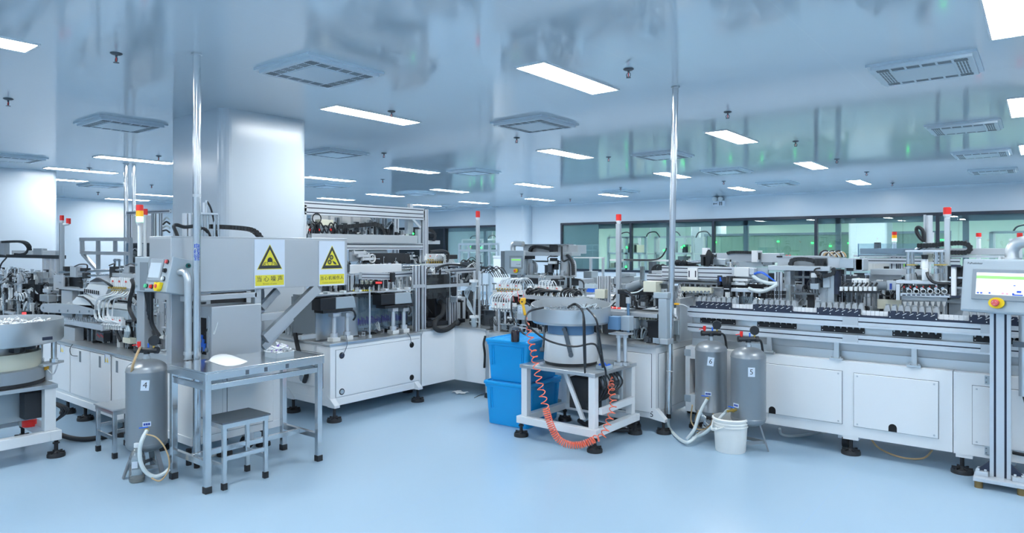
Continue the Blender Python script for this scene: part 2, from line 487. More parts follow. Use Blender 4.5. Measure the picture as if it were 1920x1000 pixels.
for x, ys in LIGHTS.items():
    for i, y in enumerate(ys):
        if lt is None: o = lt = make_light()
        else: o = copy_tree(lt)
        o.location = (x, y, CZ)
        tag(o, 'flush bright ceiling light panel, %s in the %s' % (ORD[i] if len(ys) > 1 else 'only one', LX[x]), 'ceiling light', 'ceiling light panels')
for x, y in ((-3.13, 1.0), (-.15, 1.2), (-.15, -2.6), (2.4, 4.8), (2.4, 8.5), (2.4, 1.2), (2.4, 12.2), (2.4, -2.6), (-3.13, -2.6), (-5.65, -2.6), (-9.0, 1.1), (-11.45, 1.1), (-9.0, -2.6), (-.15, 12.2), (-.15, 16.0), (-18.5, 15.7)):  # unseen panels continuing the ceiling grid, added as fill light for the foreground
    o = copy_tree(lt); o.location = (x, y, CZ)
    tag(o, 'unseen fill light panel added to the ceiling outside the picture', 'ceiling light', 'ceiling light panels')
nl = None
for k, (x, y) in enumerate(((-11.4, 20.4), (-9.6, 21.6), (-8.2, 20.2), (-6.6, 20.6), (-5.0, 20.2), (-3.6, 20.4), (-2.0, 20.6), (-.4, 20.2), (-10.4, 23.5), (-8.6, 24.2), (-4.9, 23.6), (-1.6, 23.6), (-19.4, 20.4), (-17.5, 20.8), (-15.5, 20.3), (-18.4, 23.6), (-16, 23.8), (-13.4, 21), (1.2, 20.6), (.6, 23.6))):
    o = copy_tree(lt); o.location = (x, y, 2.9); o.rotation_euler = (0, 0, math.pi / 2)
    tag(o, 'bright ceiling light panel in the room beyond the windows', 'ceiling light', 'lights in the next room')

mat('ventpaint', (212, 224, 233), 0.3)
def make_vent():
    t = thing('air_vent', '', 'vent')
    f = MB(); S = .72
    f.box(-S / 2, S / 2, -S / 2, S / 2, -.02, 0); 
    f.prism([(-S / 2 + .03, -S / 2 + .03, -.02), (S / 2 - .03, -S / 2 + .03, -.02), (S / 2 - .03, S / 2 - .03, -.02), (-S / 2 + .03, S / 2 - .03, -.02)], (0, 0, -.022))
    f.build('vent_plate', 'ventpaint', t)
    c = MB()
    c.box(-.2, .2, -.2, .2, -.048, -.042)
    c.build('baffle_plate', 'ventpaint', t)
    s = MB()
    for q in range(4):
        R = Matrix.Rotation(q * math.pi / 2, 3, 'Z')
        for i in range(6):
            for j in range(4):
                cx = -.255 + i * .102; cy = .225 + j * .02
                p = R @ V((cx, cy, -.0425)); d = (.085, .011, .003) if q % 2 == 0 else (.011, .085, .003)
                s.cbox(p, d)
    s.build('slot_grille', 'midgray', t)
    return t
VX = {-.74: 'right-hand row', -4.55: 'row over the corner of the line', -8.25: 'row beside the square column', -12.65: 'row over the left machines', -16.55: 'row nearest the left wall'}
VENTS = {-.74: [6.2, 9.45, 12.25, 15.07], -4.55: [3.3, 6.2, 9.45, 12.1, 15.07], -8.25: [3.3, 6.25, 9.35, 14.8], -12.65: [3.5, 9.4, 12.1], -16.55: [6.2]}
vt = None
for x, ys in VENTS.items():
    for i, y in enumerate(ys):
        if vt is None: o = vt = make_vent()
        else: o = copy_tree(vt)
        o.location = (x, y, CZ)
        tag(o, 'square slotted ceiling air vent, %s in the %s' % (ORD[i] if len(ys) > 1 else 'only one', VX[x]), 'vent', 'ceiling air vents')
def make_sprinkler():
    t = thing('fire_sprinkler', '', 'sprinkler')
    MB().lathe((0, 0, 0), [(0, 0), (.04, 0), (.042, -.004), (.03, -.012), (.012, -.016), (0, -.016)], 20).build('escutcheon', 'darkalu', t)
    b = MB().cyl((0, 0, -.012), (0, 0, -.032), .009, .007, 10)
    for sg in (-1, 1): b.tube([(sg * .006, 0, -.03), (sg * .018, 0, -.042), (sg * .016, 0, -.058), (0, 0, -.068)], .0028, 6, smooth=4)
    b.build('sprinkler_body', 'darkalu', t)
    MB().cyl((0, 0, -.032), (0, 0, -.062), .0035, n=8).build('glass_bulb', 'red', t)
    MB().cyl((0, 0, -.068), (0, 0, -.071), .02, n=16).build('deflector', 'darkalu', t)
    return t
SX = {-2.6: 'line over the long conveyor', -5.33: 'line over the corner machine', -7.75: 'line beside the square column', -10.7: 'line over the portal gantry', -13.25: 'line left of the column', -15.7: 'line toward the left wall', -18.8: 'line nearest the left wall'}
SPR = {-2.6: [4.8, 6.94, 9.39, 11.65, 13.94, 16.62], -5.33: [2.1, 4.75, 6.87, 9.2, 14.0], -7.75: [2.1, 6.76, 13.93], -10.7: [4.82, 9.3, 14.0, 16.3], -13.25: [4.78], -15.7: [6.92], -18.8: [6.98]}
st = None
for x, ys in SPR.items():
    for i, y in enumerate(ys):
        if st is None: o = st = make_sprinkler()
        else: o = copy_tree(st)
        o.location = (x, y, CZ)
        tag(o, 'small pendant fire sprinkler, %s in the %s' % (ORD[i] if len(ys) > 1 else 'only one', SX[x]), 'sprinkler', 'ceiling fire sprinklers')
# emergency light and direction sign high on the far wall
t = thing('emergency_light', 'twin-head emergency light above the small sign on the far wall', 'emergency light', (-7.02, 18.02, 2.98))
MB().box(-7.17, -6.87, 18.0, 18.1, 2.93, 3.0).build('housing', 'graypaint', t)
for s in (-.08, .08):
    h = MB().cyl((-7.02 + s, 18.03, 2.97), (-7.02 + s, 17.95, 2.96), .06, n=18).build('lamp_head', 'whiteplastic', t)
t = thing('exit_sign', 'small white direction sign below the emergency light on the far wall', 'sign', (-7.02, 18.08, 2.85))
MB().box(-7.18, -6.86, 18.06, 18.1, 2.77, 2.91).build('sign_plate', 'signwhite', t)
a = MB(); a.box(-7.15, -7.06, 18.056, 18.06, 2.83, 2.85); a.prism([(-7.15, 18.056, 2.80), (-7.15, 18.056, 2.88), (-7.175, 18.056, 2.84)], (0, .004, 0))
a.box(-7.0, -6.97, 18.056, 18.06, 2.79, 2.89); a.box(-6.95, -6.92, 18.056, 18.06, 2.79, 2.89); a.box(-7.0, -6.92, 18.056, 18.06, 2.86, 2.875)
a.build('sign_print', 'midgray', t)
# ------------------------------------------------------------------ kit of machine parts
def rX(mb, X, x0, y0, x1, y1, d, mi=0):
    """box whose visible face lies on the plane x = X, spanning the measured rectangle, d deep behind it"""
    a = PX(x0, (y0 + y1) / 2, X); b = PX(x1, (y0 + y1) / 2, X); c = (x0 + x1) / 2
    z0 = PX(c, y1, X).z; z1 = PX(c, y0, X).z
    return mb.box(X - d, X, min(a.y, b.y), max(a.y, b.y), z0, z1, mi)
def rY(mb, Y, x0, y0, x1, y1, d, mi=0):
    a = PY(x0, (y0 + y1) / 2, Y); b = PY(x1, (y0 + y1) / 2, Y); c = (x0 + x1) / 2
    z0 = PY(c, y1, Y).z; z1 = PY(c, y0, Y).z
    return mb.box(min(a.x, b.x), max(a.x, b.x), Y, Y + d, z0, z1, mi)
def bxX(root, name, m, X, x0, y0, x1, y1, d, bevel=0.0):
    return rX(MB(), X, x0, y0, x1, y1, d).build(name, m, root, bevel)
def bxY(root, name, m, Y, x0, y0, x1, y1, d, bevel=0.0):
    return rY(MB(), Y, x0, y0, x1, y1, d).build(name, m, root, bevel)
def box(root, name, m, x0, x1, y0, y1, z0, z1, bevel=0.0):
    return MB().box(x0, x1, y0, y1, z0, z1).build(name, m, root, bevel)
def tub(root, name, m, pts, r, k=6, n=8):
    return MB().tube(pts, r, n, smooth=k).build(name, m, root)

def foot(root, x, y, zt, r=.058):
    m = MB().lathe((x, y, 0), [(0, 0), (r, 0), (r, .02), (r * .92, .03), (r * .5, .034), (r * .35, .045), (.014, .05), (.014, zt), (0, zt)], 20)
    for k in range(6):
        t = k * math.pi / 3; m.cbox((x + math.cos(t) * r * .6, y + math.sin(t) * r * .6, .034), (r * .62, .012, .016), rz=t)
    m.lathe((x, y, zt - .03), [(0, 0), (.024, 0), (.024, .012), (0, .012)], 6)
    return m.build('levelling_foot', 'rubber', root)

def panelY(root, name, x0, x1, z0, z1, Y, m='white', screws=True, th=.012, hole=None):
    """access panel lying just proud of a face that looks towards -y, with a dark shadow gap"""
    d = MB().box(x0 - .003, x1 + .003, Y - .002, Y, z0 - .003, z1 + .003).build('panel_gap', 'darkalu', root)
    p = MB().box(x0, x1, Y - th, Y - .002, z0, z1).build(name, m, root, .003)
    if screws:
        for x in (x0 + .025, x1 - .025):
            for z in (z0 + .02, z1 - .02): MB().cyl((x, Y - th - .003, z), (x, Y - th, z), .007, n=10).build('panel_screw', 'aluplate', p)
    if hole:
        MB().prism([(hole + .028 * math.cos(t), Y - th - .001, z0 + .002 + (.03 + .028 * math.sin(t) if t > -.1 else 0)) for t in [math.pi * k / 10 for k in range(11)]] + [(hole - .028, Y - th - .001, z0 + .002), (hole + .028, Y - th - .001, z0 + .002)], (0, .001, 0)).build('cable_hole', 'hole', p)
    return p
def panelX(root, name, y0, y1, z0, z1, X, m='white', th=.007, holes=()):
    MB().box(X, X + .002, y0 - .003, y1 + .003, z0 - .003, z1 + .003).build('panel_gap', 'midgray', root)
    p = MB().box(X + .002, X + th, y0, y1, z0, z1).build(name, m, root, .003)
    for y, z, mm in holes:
        MB().cyl((X + th, y, z), (X + th + .003, y, z), .03, n=20).build('cable_grommet', 'rubber', p)
        MB().cyl((X + th + .002, y, z), (X + th + .005, y, z), .021, n=20).build('grommet_hole', mm, p)
    return p

def chain(root, pts, w=.04, h=.022, side=(0, 1, 0), k=6, name='cable_chain'):
    pts = spline([V(p) for p in pts], k)
    L = sum((b - a).length for a, b in zip(pts[:-1], pts[1:])); n = max(4, int(L / .028))
    m = MB(); m.ribbon(pts, w * .86, h * .78, side)
    # raised link plates at even steps
    step = L / n; acc = 0; nxt = step / 2; side = V(side).normalized()
    for a, b in zip(pts[:-1], pts[1:]):
        l = (b - a).length
        while nxt <= acc + l and l > 0:
            p = a + (b - a) * ((nxt - acc) / l); t = (b - a).normalized(); nn = t.cross(side)
            vs = []
            for e in (-1, 1):
                for i, j in ((-1, -1), (1, -1), (1, 1), (-1, 1)): vs.append(p + t * (e * step * .36) + side * (i * w / 2) + nn * (j * h / 2))
            m.add(vs, [(0, 3, 2, 1), (4, 5, 6, 7), (0, 1, 5, 4), (1, 2, 6, 5), (2, 3, 7, 6), (3, 0, 4, 7)])
            nxt += step
        acc += l
    return m.build(name, 'black', root)

def air_cylinder(root, p, d, L=.12, w=.03, m='alu'):
    """pneumatic cylinder: profile body, end caps, rod and port fittings"""
    p = V(p); d = V(d).normalized()
    b = MB(); b.bar(p + d * L * .02, p + d * L * .98, w, w); b.bar(p, p + d * L * .14, w * 1.15, w * 1.15); b.bar(p + d * L * .86, p + d * L, w * 1.15, w * 1.15)
    o = b.build('air_cylinder', m, root, .002)
    MB().cyl(p + d * L, p + d * L * 1.45, w * .16, n=10).cyl(p + d * L * 1.38, p + d * L * 1.45, w * .3, n=8).build('piston_rod', 'chrome', o)
    u = V((0, 0, 1)) if abs(d.z) < .8 else V((1, -1, 0)).normalized()
    f = MB()
    for q in (.1, .9): f.cyl(p + d * L * q + u * w * .55, p + d * L * q + u * w * 1.0, w * .2, n=8)
    f.build('port_fitting', 'whiteplastic', o)
    return o

def valve_bank(root, p, d, n, pitch=.03, s=1.0, out=(0, -1, 0), fit='brass'):
    """row of white solenoid valves on one rail with fittings below"""
    p = V(p); d = V(d).normalized(); o = V(out).normalized()
    rail = MB().bar(p - d * pitch, p + d * pitch * n, .03 * s, .014 * s).build('valve_rail', 'aluplate', root)
    a = MB(); f = MB(); r = MB()
    for i in range(n):
        q = p + d * pitch * i
        a.bar(q + V((0, 0, .004 * s)), q + V((0, 0, .055 * s)), pitch * .78, .032 * s, up=o)
        a.bar(q + V((0, 0, .055 * s)) + o * .004, q + V((0, 0, .075 * s)) + o * .004, pitch * .55, .022 * s, up=o)
        f.cyl(q + o * .006 * s + V((0, 0, -.008)), q + o * .006 * s + V((0, 0, -.03 * s)), pitch * .24, n=8)
        f.cyl(q + o * .018 * s + V((0, 0, .012)), q + o * .034 * s + V((0, 0, .006)), pitch * .22, n=8)
        if i % 3 == 1: r.bar(q + o * .017 * s + V((0, 0, .05 * s)), q + o * .021 * s + V((0, 0, .05 * s)), pitch * .5, .012 * s)
    a.build('solenoid_valve', 'whiteplastic', rail); f.build('valve_fitting', fit, rail)
    if r.v: r.build('valve_marker', 'pinkred', rail)
    return rail

def tower(name, label, base, top, px_w, post='square', segs=('red',), seg_h=.05, r=.026, m='steel'):
    """signal light on its post; base and top are world heights at base.x, base.y"""
    x, y, z = base
    t = thing('signal_tower', label, 'signal light', (x, y, z), 'signal lights on posts')
    H = top - seg_h * len(segs) - .03
    if post == 'square': box(t, 'post', m, x - px_w / 2, x + px_w / 2, y - px_w / 2, y + px_w / 2, z, H, .003)
    else: MB().cyl((x, y, z), (x, y, H), px_w / 2, n=16).build('post', m, t)
    MB().lathe((x, y, 0), [(0, H), (r * .7, H), (r * .8, H + .012), (r, H + .02), (r, H + .03), (0, H + .03)], 18).build('lamp_socket', 'whiteplastic', t)
    zz = H + .03
    for s in segs[::-1]:
        MB().lathe((x, y, zz), [(0, 0), (r, 0), (r, seg_h * .92), (r * .92, seg_h * .95), (r * .92, seg_h), (0, seg_h)], 20).build('lamp_lens', s, t)
        zz += seg_h
    return t

def motor(root, p, d, L=.12, r=.035, m='midgray', cap='black'):
    p = V(p); d = V(d).normalized()
    o = MB().cyl(p, p + d * L * .75, r, n=20).build('motor', m, root)
    MB().cyl(p + d * L * .75, p + d * L, r * .92, n=20).cyl(p - d * .012, p, r * 1.08, n=4).build('motor_cap', cap, o)
    return o

def clutter(root, x0, x1, y0, y1, z0, z1, n, seed, dark=.3, tubes=.15, sc=1.0):
    """crowd of small fixtures, brackets, rods and cables bolted to a deck (each its own part)"""
    R = random.Random(seed)
    for i in range(n):
        x = R.uniform(x0, x1); y = R.uniform(y0, y1); h = R.uniform(.25, 1) * (z1 - z0); k = R.random()
        mm = R.choice(['black', 'blackmatte', 'darkalu']) if R.random() < dark else R.choice(['alu', 'aluplate', 'steel', 'whiteplastic', 'graypaint', 'alu'])
        if k < .2:
            w = R.uniform(.02, .06) * sc; d = R.uniform(.02, .05) * sc
            MB().box(x - w, x + w, y - d, y + d, z0, z0 + h * .6).box(x - w * .7, x + w * .5, y - d * 1.2, y + d * .6, z0 + h * .6, z0 + h * .75).cyl((x, y - d * 1.3, z0 + h * .3), (x, y - d, z0 + h * .3), w * .4, n=10).build('fixture_block', mm, root, .002)
        elif k < .38:
            w = R.uniform(.03, .08) * sc; q = MB().box(x - w, x + w, y - .005, y + .005, z0, z0 + h).box(x - w * .97, x + w * .97, y - .04, y + .003, z0, z0 + .008).box(x - w * .97, x + w * .97, y - .035, y + .003, z0 + h - .009, z0 + h - .001)
            for sx in (-.6, .6): q.cyl((x + sx * w, y - .012, z0 + h * .7), (x + sx * w, y - .005, z0 + h * .7), .007, n=8)
            q.build('bracket', mm, root)
        elif k < .52:
            r = R.uniform(.006, .012) * sc; q = MB()
            for s in (-.03 * sc, .03 * sc): q.cyl((x + s, y, z0), (x + s, y, z0 + h), r, n=10).cyl((x + s, y, z0 + h * .5), (x + s, y, z0 + h * .62), r * 1.9, n=10)
            q.cbox((x, y, z0 + h), (.09 * sc, .04 * sc, .014)).build('guide_rod', 'chrome', root)
        elif k < .66:
            d = R.choice([(1, 0, 0), (0, 1, 0), (0, 0, -1), (-1, 0, 0)]); air_cylinder(root, (x, y, z0 + h * .8), d, min(R.uniform(.07, .14), h * .5), R.uniform(.018, .032) * sc, R.choice(['alu', 'alu', 'whiteplastic']))
        elif k < .66 + tubes:
            a = V((x, y, z0 + h * .7)); b = a + V((R.uniform(-.14, .14), R.uniform(-.1, .1), R.uniform(-.12, .02))); b.z = max(b.z, z0 + .01)
            m1 = (a + b) / 2 + V((R.uniform(-.04, .04), R.uniform(-.04, .04), R.uniform(.04, .1)))
            q = MB()
            for j in range(R.randint(1, 3)): q.tube([a + V((.012 * j, 0, 0)), m1 + V((.012 * j, .01 * j, .008 * j)), b + V((.014 * j, 0, 0))], .004 * (sc + 1) / 2, 6, smooth=7)
            q.build('cable' if R.random() < .6 else 'air_tube', R.choice(['black', 'black', 'tube', 'tube']), root)
        elif k < .9:
            w = R.uniform(.05, .13) * sc; q = MB().box(x - w, x + w, y - .018, y + .018, z0 + h * .7, z0 + h * .7 + .022).box(x - w * .5, x + w * .5, y - .026, y + .026, z0 + h * .7 + .022, z0 + h * .7 + .034)
            for s in (-.8, .8): q.box(x + s * w - .008, x + s * w + .008, y - .012, y + .012, z0, z0 + h * .7)
            q.build('slide_rail', mm, root)
        else:
            r = R.uniform(.016, .03) * sc; motor(root, (x, y, z0 + r * 1.15), R.choice([(0, 0, 1), (0, -1, 0), (1, 0, 0)]), R.uniform(.06, .1), r, R.choice(['midgray', 'whiteplastic', 'black']), 'black')
# ------------------------------------------------------------------ steel poles
def pole(label, p0, p1, r, flange=True, coll=None):
    t = thing('steel_pole', label, 'pole', p0, 'floor-to-ceiling steel poles')
    MB().cyl(p0, p1, r, n=20).build('pipe', 'chrome', t)
    b = MB().cyl(V(p1) - V((0, 0, .012)), p1, r * 1.35, n=20)
    b.build('ceiling_flange', 'steel', t)
    return t
pl = pole('shiny steel pole with blue characters behind the steel table', (-4.87, 2.465, 0.10), (-4.87, 2.465, CZ), .027)
MB().cyl((-4.87, 2.465, 1.98), (-4.87, 2.465, 2.0), .0285, n=20).build('joint_ring', 'steel', pl)
MB().cyl((-4.87, 2.465, 0.0), (-4.87, 2.465, .11), .02, n=14).build('black_hose_end', 'rubber', pl)
# blue characters down the pole, facing the aisle
ang = math.atan2(-2.465, 4.87)
nv = V((math.cos(ang), math.sin(ang), 0)); xv = V((-nv.y, nv.x, 0))
for k, ch in enumerate('电线管'):
    zc = 1.6 - (463 - HZ + k * 10.6) * 4.95 / FPX
    text_mesh(ch, .046, 'pole_lettering', 'inkblue', pl, frame4(nv * .0275 + V((0, 0, zc - .10)), xv, (0, 0, 1)))
p2 = pole('slightly leaning steel pole in front of the long conveyor', (-2.62, 5.575, 0.14), (-2.555, 5.57, CZ), .027)
MB().cyl((-2.62, 5.575, .10), (-2.62, 5.575, .15), .021, n=14).build('hose_end', 'rubber', p2)
tub(p2, 'white_hose', 'hose_white', [(-2.62, 5.575, .12), (-2.60, 5.545, .02), PZ(1285, 830, .03), PZ(1310, 815, .06), PZ(1345, 786, .12)], .014)
cl = MB().tube([V((-2.607, 5.575, .52)) + V((math.cos(a) * .03, math.sin(a) * .03, 0)) for a in [k * .63 for k in range(11)]], .004, 6)
cl.build('cable_tie', 'whiteplastic', p2)
p3 = pole('pair of steel pipes far behind the left machines', (-12.1, 4.92, 0), (-12.1, 4.92, CZ), .034)
MB().cyl((-12.04, 5.02, 0), (-12.04, 5.02, CZ), .03, n=16).build('second_pipe', 'chrome', p3)

# ------------------------------------------------------------------ steel work table and stools
def leg_sq(root, x, y, z0, z1, s=.04, name='leg', m='chrome', capname='foot_cap'):
    l = box(root, name, m, x - s / 2, x + s / 2, y - s / 2, y + s / 2, z0 + .03, z1, .003)
    box(l, capname, 'rubber', x - s / 2 - .003, x + s / 2 + .003, y - s / 2 - .003, y + s / 2 + .003, z0, z0 + .045, .003)
    return l
tb = thing('work_table', 'polished steel work table with a stool pushed under its front', 'table', (-4.54, 2.68, 0))
tx0, tx1, ty0, ty1 = -4.815, -4.285, 2.225, 3.15
m = MB().box(tx0, tx1, ty0, ty1, .785, .797).box(tx0, tx1, ty0, ty0 + .012, .735, .785).box(tx0, tx1, ty1 - .012, ty1, .735, .785).box(tx1 - .012, tx1, ty0 + .012, ty1 - .012, .735, .785).box(tx0, tx0 + .012, ty0 + .012, ty1 - .012, .735, .785)
m.build('tabletop', 'chrome', tb, .002)
for x in (tx0 + .045, tx1 - .025):
    for y in (ty0 + .025, ty1 - .035): leg_sq(tb, x, y, 0, .74)
m = MB().box(tx1 - .04, tx1 - .01, ty0 + .04, ty1 - .05, .672, .71).box(tx0 + .03, tx0 + .06, ty0 + .04, ty1 - .05, .672, .71).box(tx0 + .06, tx1 - .04, ty0 + .012, ty0 + .04, .672, .71).box(tx0 + .06, tx1 - .04, ty1 - .05, ty1 - .02, .672, .71)
m.build('upper_rail', 'chrome', tb, .002)
m = MB().box(tx0 + .06, tx1 - .04, ty0 + .012, ty0 + .04, .17, .21).box(tx0 + .06, tx1 - .04, ty1 - .05, ty1 - .02, .17, .21).box(-4.565, -4.535, ty0 + .04, ty1 - .05, .172, .208)
m.build('lower_rail', 'chrome', tb, .002)
m = MB()
for y in (2.52, 2.66, 2.83): m.box(tx1 - .006, tx1 + .002, y - .012, y + .012, .742, .772)
m.build('edge_clip', 'darkalu', tb)
# paper on the table
pp = thing('paper_sheet', 'white crumpled sheet of paper on the left of the steel table', 'paper', (-4.5, 2.5, .797))
R = random.Random(4)
c0 = PZ(425, 674, .80); m = MB(); vs = []; n1, n2 = 16, 8
up_ = [(391, 676.5), (399, 668), (412, 664.5), (424, 664), (437, 667), (450, 672), (464, 677.5)]
lo_ = [(391, 677), (399, 680), (411, 684), (424, 687), (438, 686.5), (451, 684), (464, 678.5)]
def pick(ls, u):
    q = u * (len(ls) - 1); k = min(len(ls) - 2, int(q)); f = q - k
    return PZ(ls[k][0] * (1 - f) + ls[k + 1][0] * f, ls[k][1] * (1 - f) + ls[k + 1][1] * f, .799)
for i in range(n1 + 1):
    for j in range(n2 + 1):
        u = i / n1; v = j / n2; p = pick(up_, u).lerp(pick(lo_, u), v)
        z = .0005 + .026 * max(0, math.sin(math.pi * min(1, u * 1.1))) * max(0, math.sin(math.pi * v)) + .004 * abs(math.sin(5 * u + 4 * v)) * math.sin(math.pi * v)
        vs.append((p.x, p.y, .7985 + z))
fs = [(i * (n2 + 1) + j, i * (n2 + 1) + j + 1, (i + 1) * (n2 + 1) + j + 1, (i + 1) * (n2 + 1) + j) for i in range(n1) for j in range(n2)]
m.add(vs, fs, 0, True)
o = m.build('sheet', 'paper', pp); so = o.modifiers.new('thick', 'SOLIDIFY'); so.thickness = .0012
m = MB(); a = PZ(384, 678, .80); m.bar(a, c0 + V((0, -.06, .004)), .006, .003); m.build('paper_strip', 'paper', pp)
# clear bag of small plastic parts
bg = thing('parts_tray', 'clear open tray heaped with small white and purple plastic parts', 'tray', tuple(PZ(524, 670, .797)))
b0 = PZ(524, 668, .80)
hw, hd = .075, .075
w = MB().box(b0.x - hd, b0.x + hd, b0.y - hw, b0.y + hw, .797, .8)
for a in ((-hd, -hd + .002, -hw, hw), (hd - .002, hd, -hw, hw), (-hd, hd, -hw, -hw + .002), (-hd, hd, hw - .002, hw)):
    w.box(b0.x + a[0], b0.x + a[1], b0.y + a[2], b0.y + a[3], .8, .835)
w.build('clear_tray', 'cupplastic', bg)
z = MB()
for k in range(70):
    q = V((b0.x + R.uniform(-.06, .06), b0.y + R.uniform(-.06, .06), .808 + R.uniform(0, .07)))
    d = V((R.uniform(-1, 1), R.uniform(-1, 1), R.uniform(-.4, .4))).normalized()
    z.cyl(q, q + d * .034, .0052, n=7); z.cyl(q - d * .008, q, .0075, n=7, mi=1 if k % 4 == 0 else 0)
tag(z.build('plastic_caps', ['paper', 'purple']), 'heap of white and purple plastic caps on the steel work table', 'plastic parts', kind='stuff')
bg['label'] = 'low clear tray under the white and purple caps on the steel table'

def stool(name, label, x0, x1, y0, y1, h, seat='darkalu'):
    t = thing('stool', label, 'stool', ((x0 + x1) / 2, (y0 + y1) / 2, 0), 'low steel stools')
    box(t, 'seat', seat, x0 - .01, x1 + .01, y0 - .01, y1 + .01, h - .012, h, .003)
    m = MB().box(x0, x1, y0, y0 + .02, h - .045, h - .012).box(x0, x1, y1 - .02, y1, h - .045, h - .012).box(x0 + .0, x0 + .02, y0 + .02, y1 - .02, h - .045, h - .012).box(x1 - .02, x1, y0 + .02, y1 - .02, h - .045, h - .012)
    m.build('seat_frame', 'chrome', t)
    for x in (x0 + .016, x1 - .016):
        for y in (y0 + .016, y1 - .016): leg_sq(t, x, y, 0, h - .02, .027)
    m = MB()
    for y in (y0 + .014, y1 - .014): m.box(x0 + .027, x1 - .027, y - .008, y + .008, .14, .168)
    for x in (x0 + .014, x1 - .014): m.box(x - .008, x + .008, y0 + .027, y1 - .027, .19, .218)
    m.build('stretcher', 'chrome', t)
    return t
stool('stool', 'small steel stool pushed under the front of the work table', -4.53, -4.265, 2.335, 2.67, .45)
stool('stool', 'small steel stool behind the tank numbered 4', -5.9, -5.56, 2.17, 2.41, .378, 'steelsheet')

# ------------------------------------------------------------------ air tanks
def air_tank(num, label, x, y, z0, z1, r, zlab, alab, ttilt, spread):
    t = thing('air_tank', label, 'tank', (x, y, 0), 'grey air receiver tanks')
    c = (x, y, 0); H = z1 - z0
    pr = [(0, z0)] + [(r * math.sin(a), z0 + .06 * (1 - math.cos(a))) for a in [k * math.pi / 16 for k in range(1, 9)]]
    pr += [(r, z0 + .062), (r * 1.012, z0 + .064), (r * 1.012, z0 + .072), (r, z0 + .074), (r, z1 - .09), (r * 1.015, z1 - .086), (r * 1.015, z1 - .078), (r, z1 - .075)]
    pr += [(r * math.cos(a), z1 - .075 + .075 * math.sin(a)) for a in [k * math.pi / 20 for k in range(1, 11)]]
    MB().lathe(c, pr, 48).build('vessel', 'tank', t)
    for k in range(3):
        a = math.radians(spread + k * 120)
        d = V((math.cos(a), math.sin(a), 0)); l = MB()
        l.bar(V((x, y, z0 + .03)) + d * r * .62, V((x, y, 0)) + d * r * 1.12, .035, .012, up=d)
        l.build('leg', 'tank', t)
    ring = MB()
    for k in range(3):
        a = math.radians(spread + k * 120); b = math.radians(spread + k * 120 + 120)
        ring.bar((x + math.cos(a) * r * .95, y + math.sin(a) * r * .95, .07), (x + math.cos(b) * r * .95, y + math.sin(b) * r * .95, .07), .008, .025)
    ring.build('leg_brace', 'tank', t)
    # top cross fitting, red valve, pressure gauge
    f = MB().cyl((x, y, z1 - .005), (x, y, z1 + .05), .016, n=12).cyl((x, y, z1), (x, y, z1 + .02), .024, n=6)
    f.build('top_pipe', 'steel', t)
    xd = V((math.cos(YAW), math.sin(YAW), 0))
    h = MB().cyl(V((x, y, z1 + .06)) - xd * .075, V((x, y, z1 + .06)) + xd * .075, .019, n=14)
    for s in (-1, 1): h.cyl(V((x, y, z1 + .06)) + xd * s * .055, V((x, y, z1 + .06)) + xd * s * .082, .024, n=8)
    h.cyl((x, y, z1 + .035), (x, y, z1 + .06), .022, n=8)
    hh = h.build('cross_fitting', 'black', t)
    g = V((x, y, z1 + .06)) + xd * .05
    MB().cyl(g, g + V((0, 0, .035)), .008, n=10).build('gauge_stem', 'brass', t)
    gd = V((x, y, 0)).normalized(); gc = g + V((0, 0, .07))
    gg = MB().cyl(gc - gd * .018, gc + gd * .018, .036, n=24).build('pressure_gauge', 'black', t)
    MB().cyl(gc - gd * .0195, gc - gd * .018, .029, n=24).build('gauge_face', 'blackmatte', gg)
    v = V((x, y, z1 + .06)) - xd * .055
    MB().cyl(v, v + V((0, 0, .06)), .009, n=10).cyl(v + V((0, 0, .03)), v + V((0, 0, .062)), .013, n=8).build('red_valve', 'red', t)
    MB().bar(v + V((0, 0, .035)) - xd * .045, v + V((0, 0, .042)), .012, .005).build('valve_lever', 'red', t)
    k = V((x, y, z1 + .08)) + xd * .012; MB().cyl(k, k + V((0, 0, .03)), .007, n=8).build('blue_valve', 'blueair', t)
    # number label facing the aisle
    va = math.atan2(-y, -x) + alab
    n_ = V((math.cos(va), math.sin(va), 0)); xx = V((-n_.y, n_.x, 0)); yy = V((0, 0, 1))
    q = Matrix.Rotation(ttilt, 3, n_); xx = q @ xx; yy = q @ yy
    o_ = V((x, y, zlab)) + n_ * (r + .0015)
    L = MB(); cc = [o_ + xx * a * .026 + yy * b * .036 for a, b in ((-1, -1), (1, -1), (1, 1), (-1, 1))]
    L.prism([p + n_ * .0005 for p in cc], n_ * -.004)
    lb = L.build('number_label', 'signwhite', t)
    text_mesh(num, .058, 'label_number', 'ink', lb, frame4(o_ + n_ * .001 - V((x, y, 0)), xx, yy))
    return t, n_
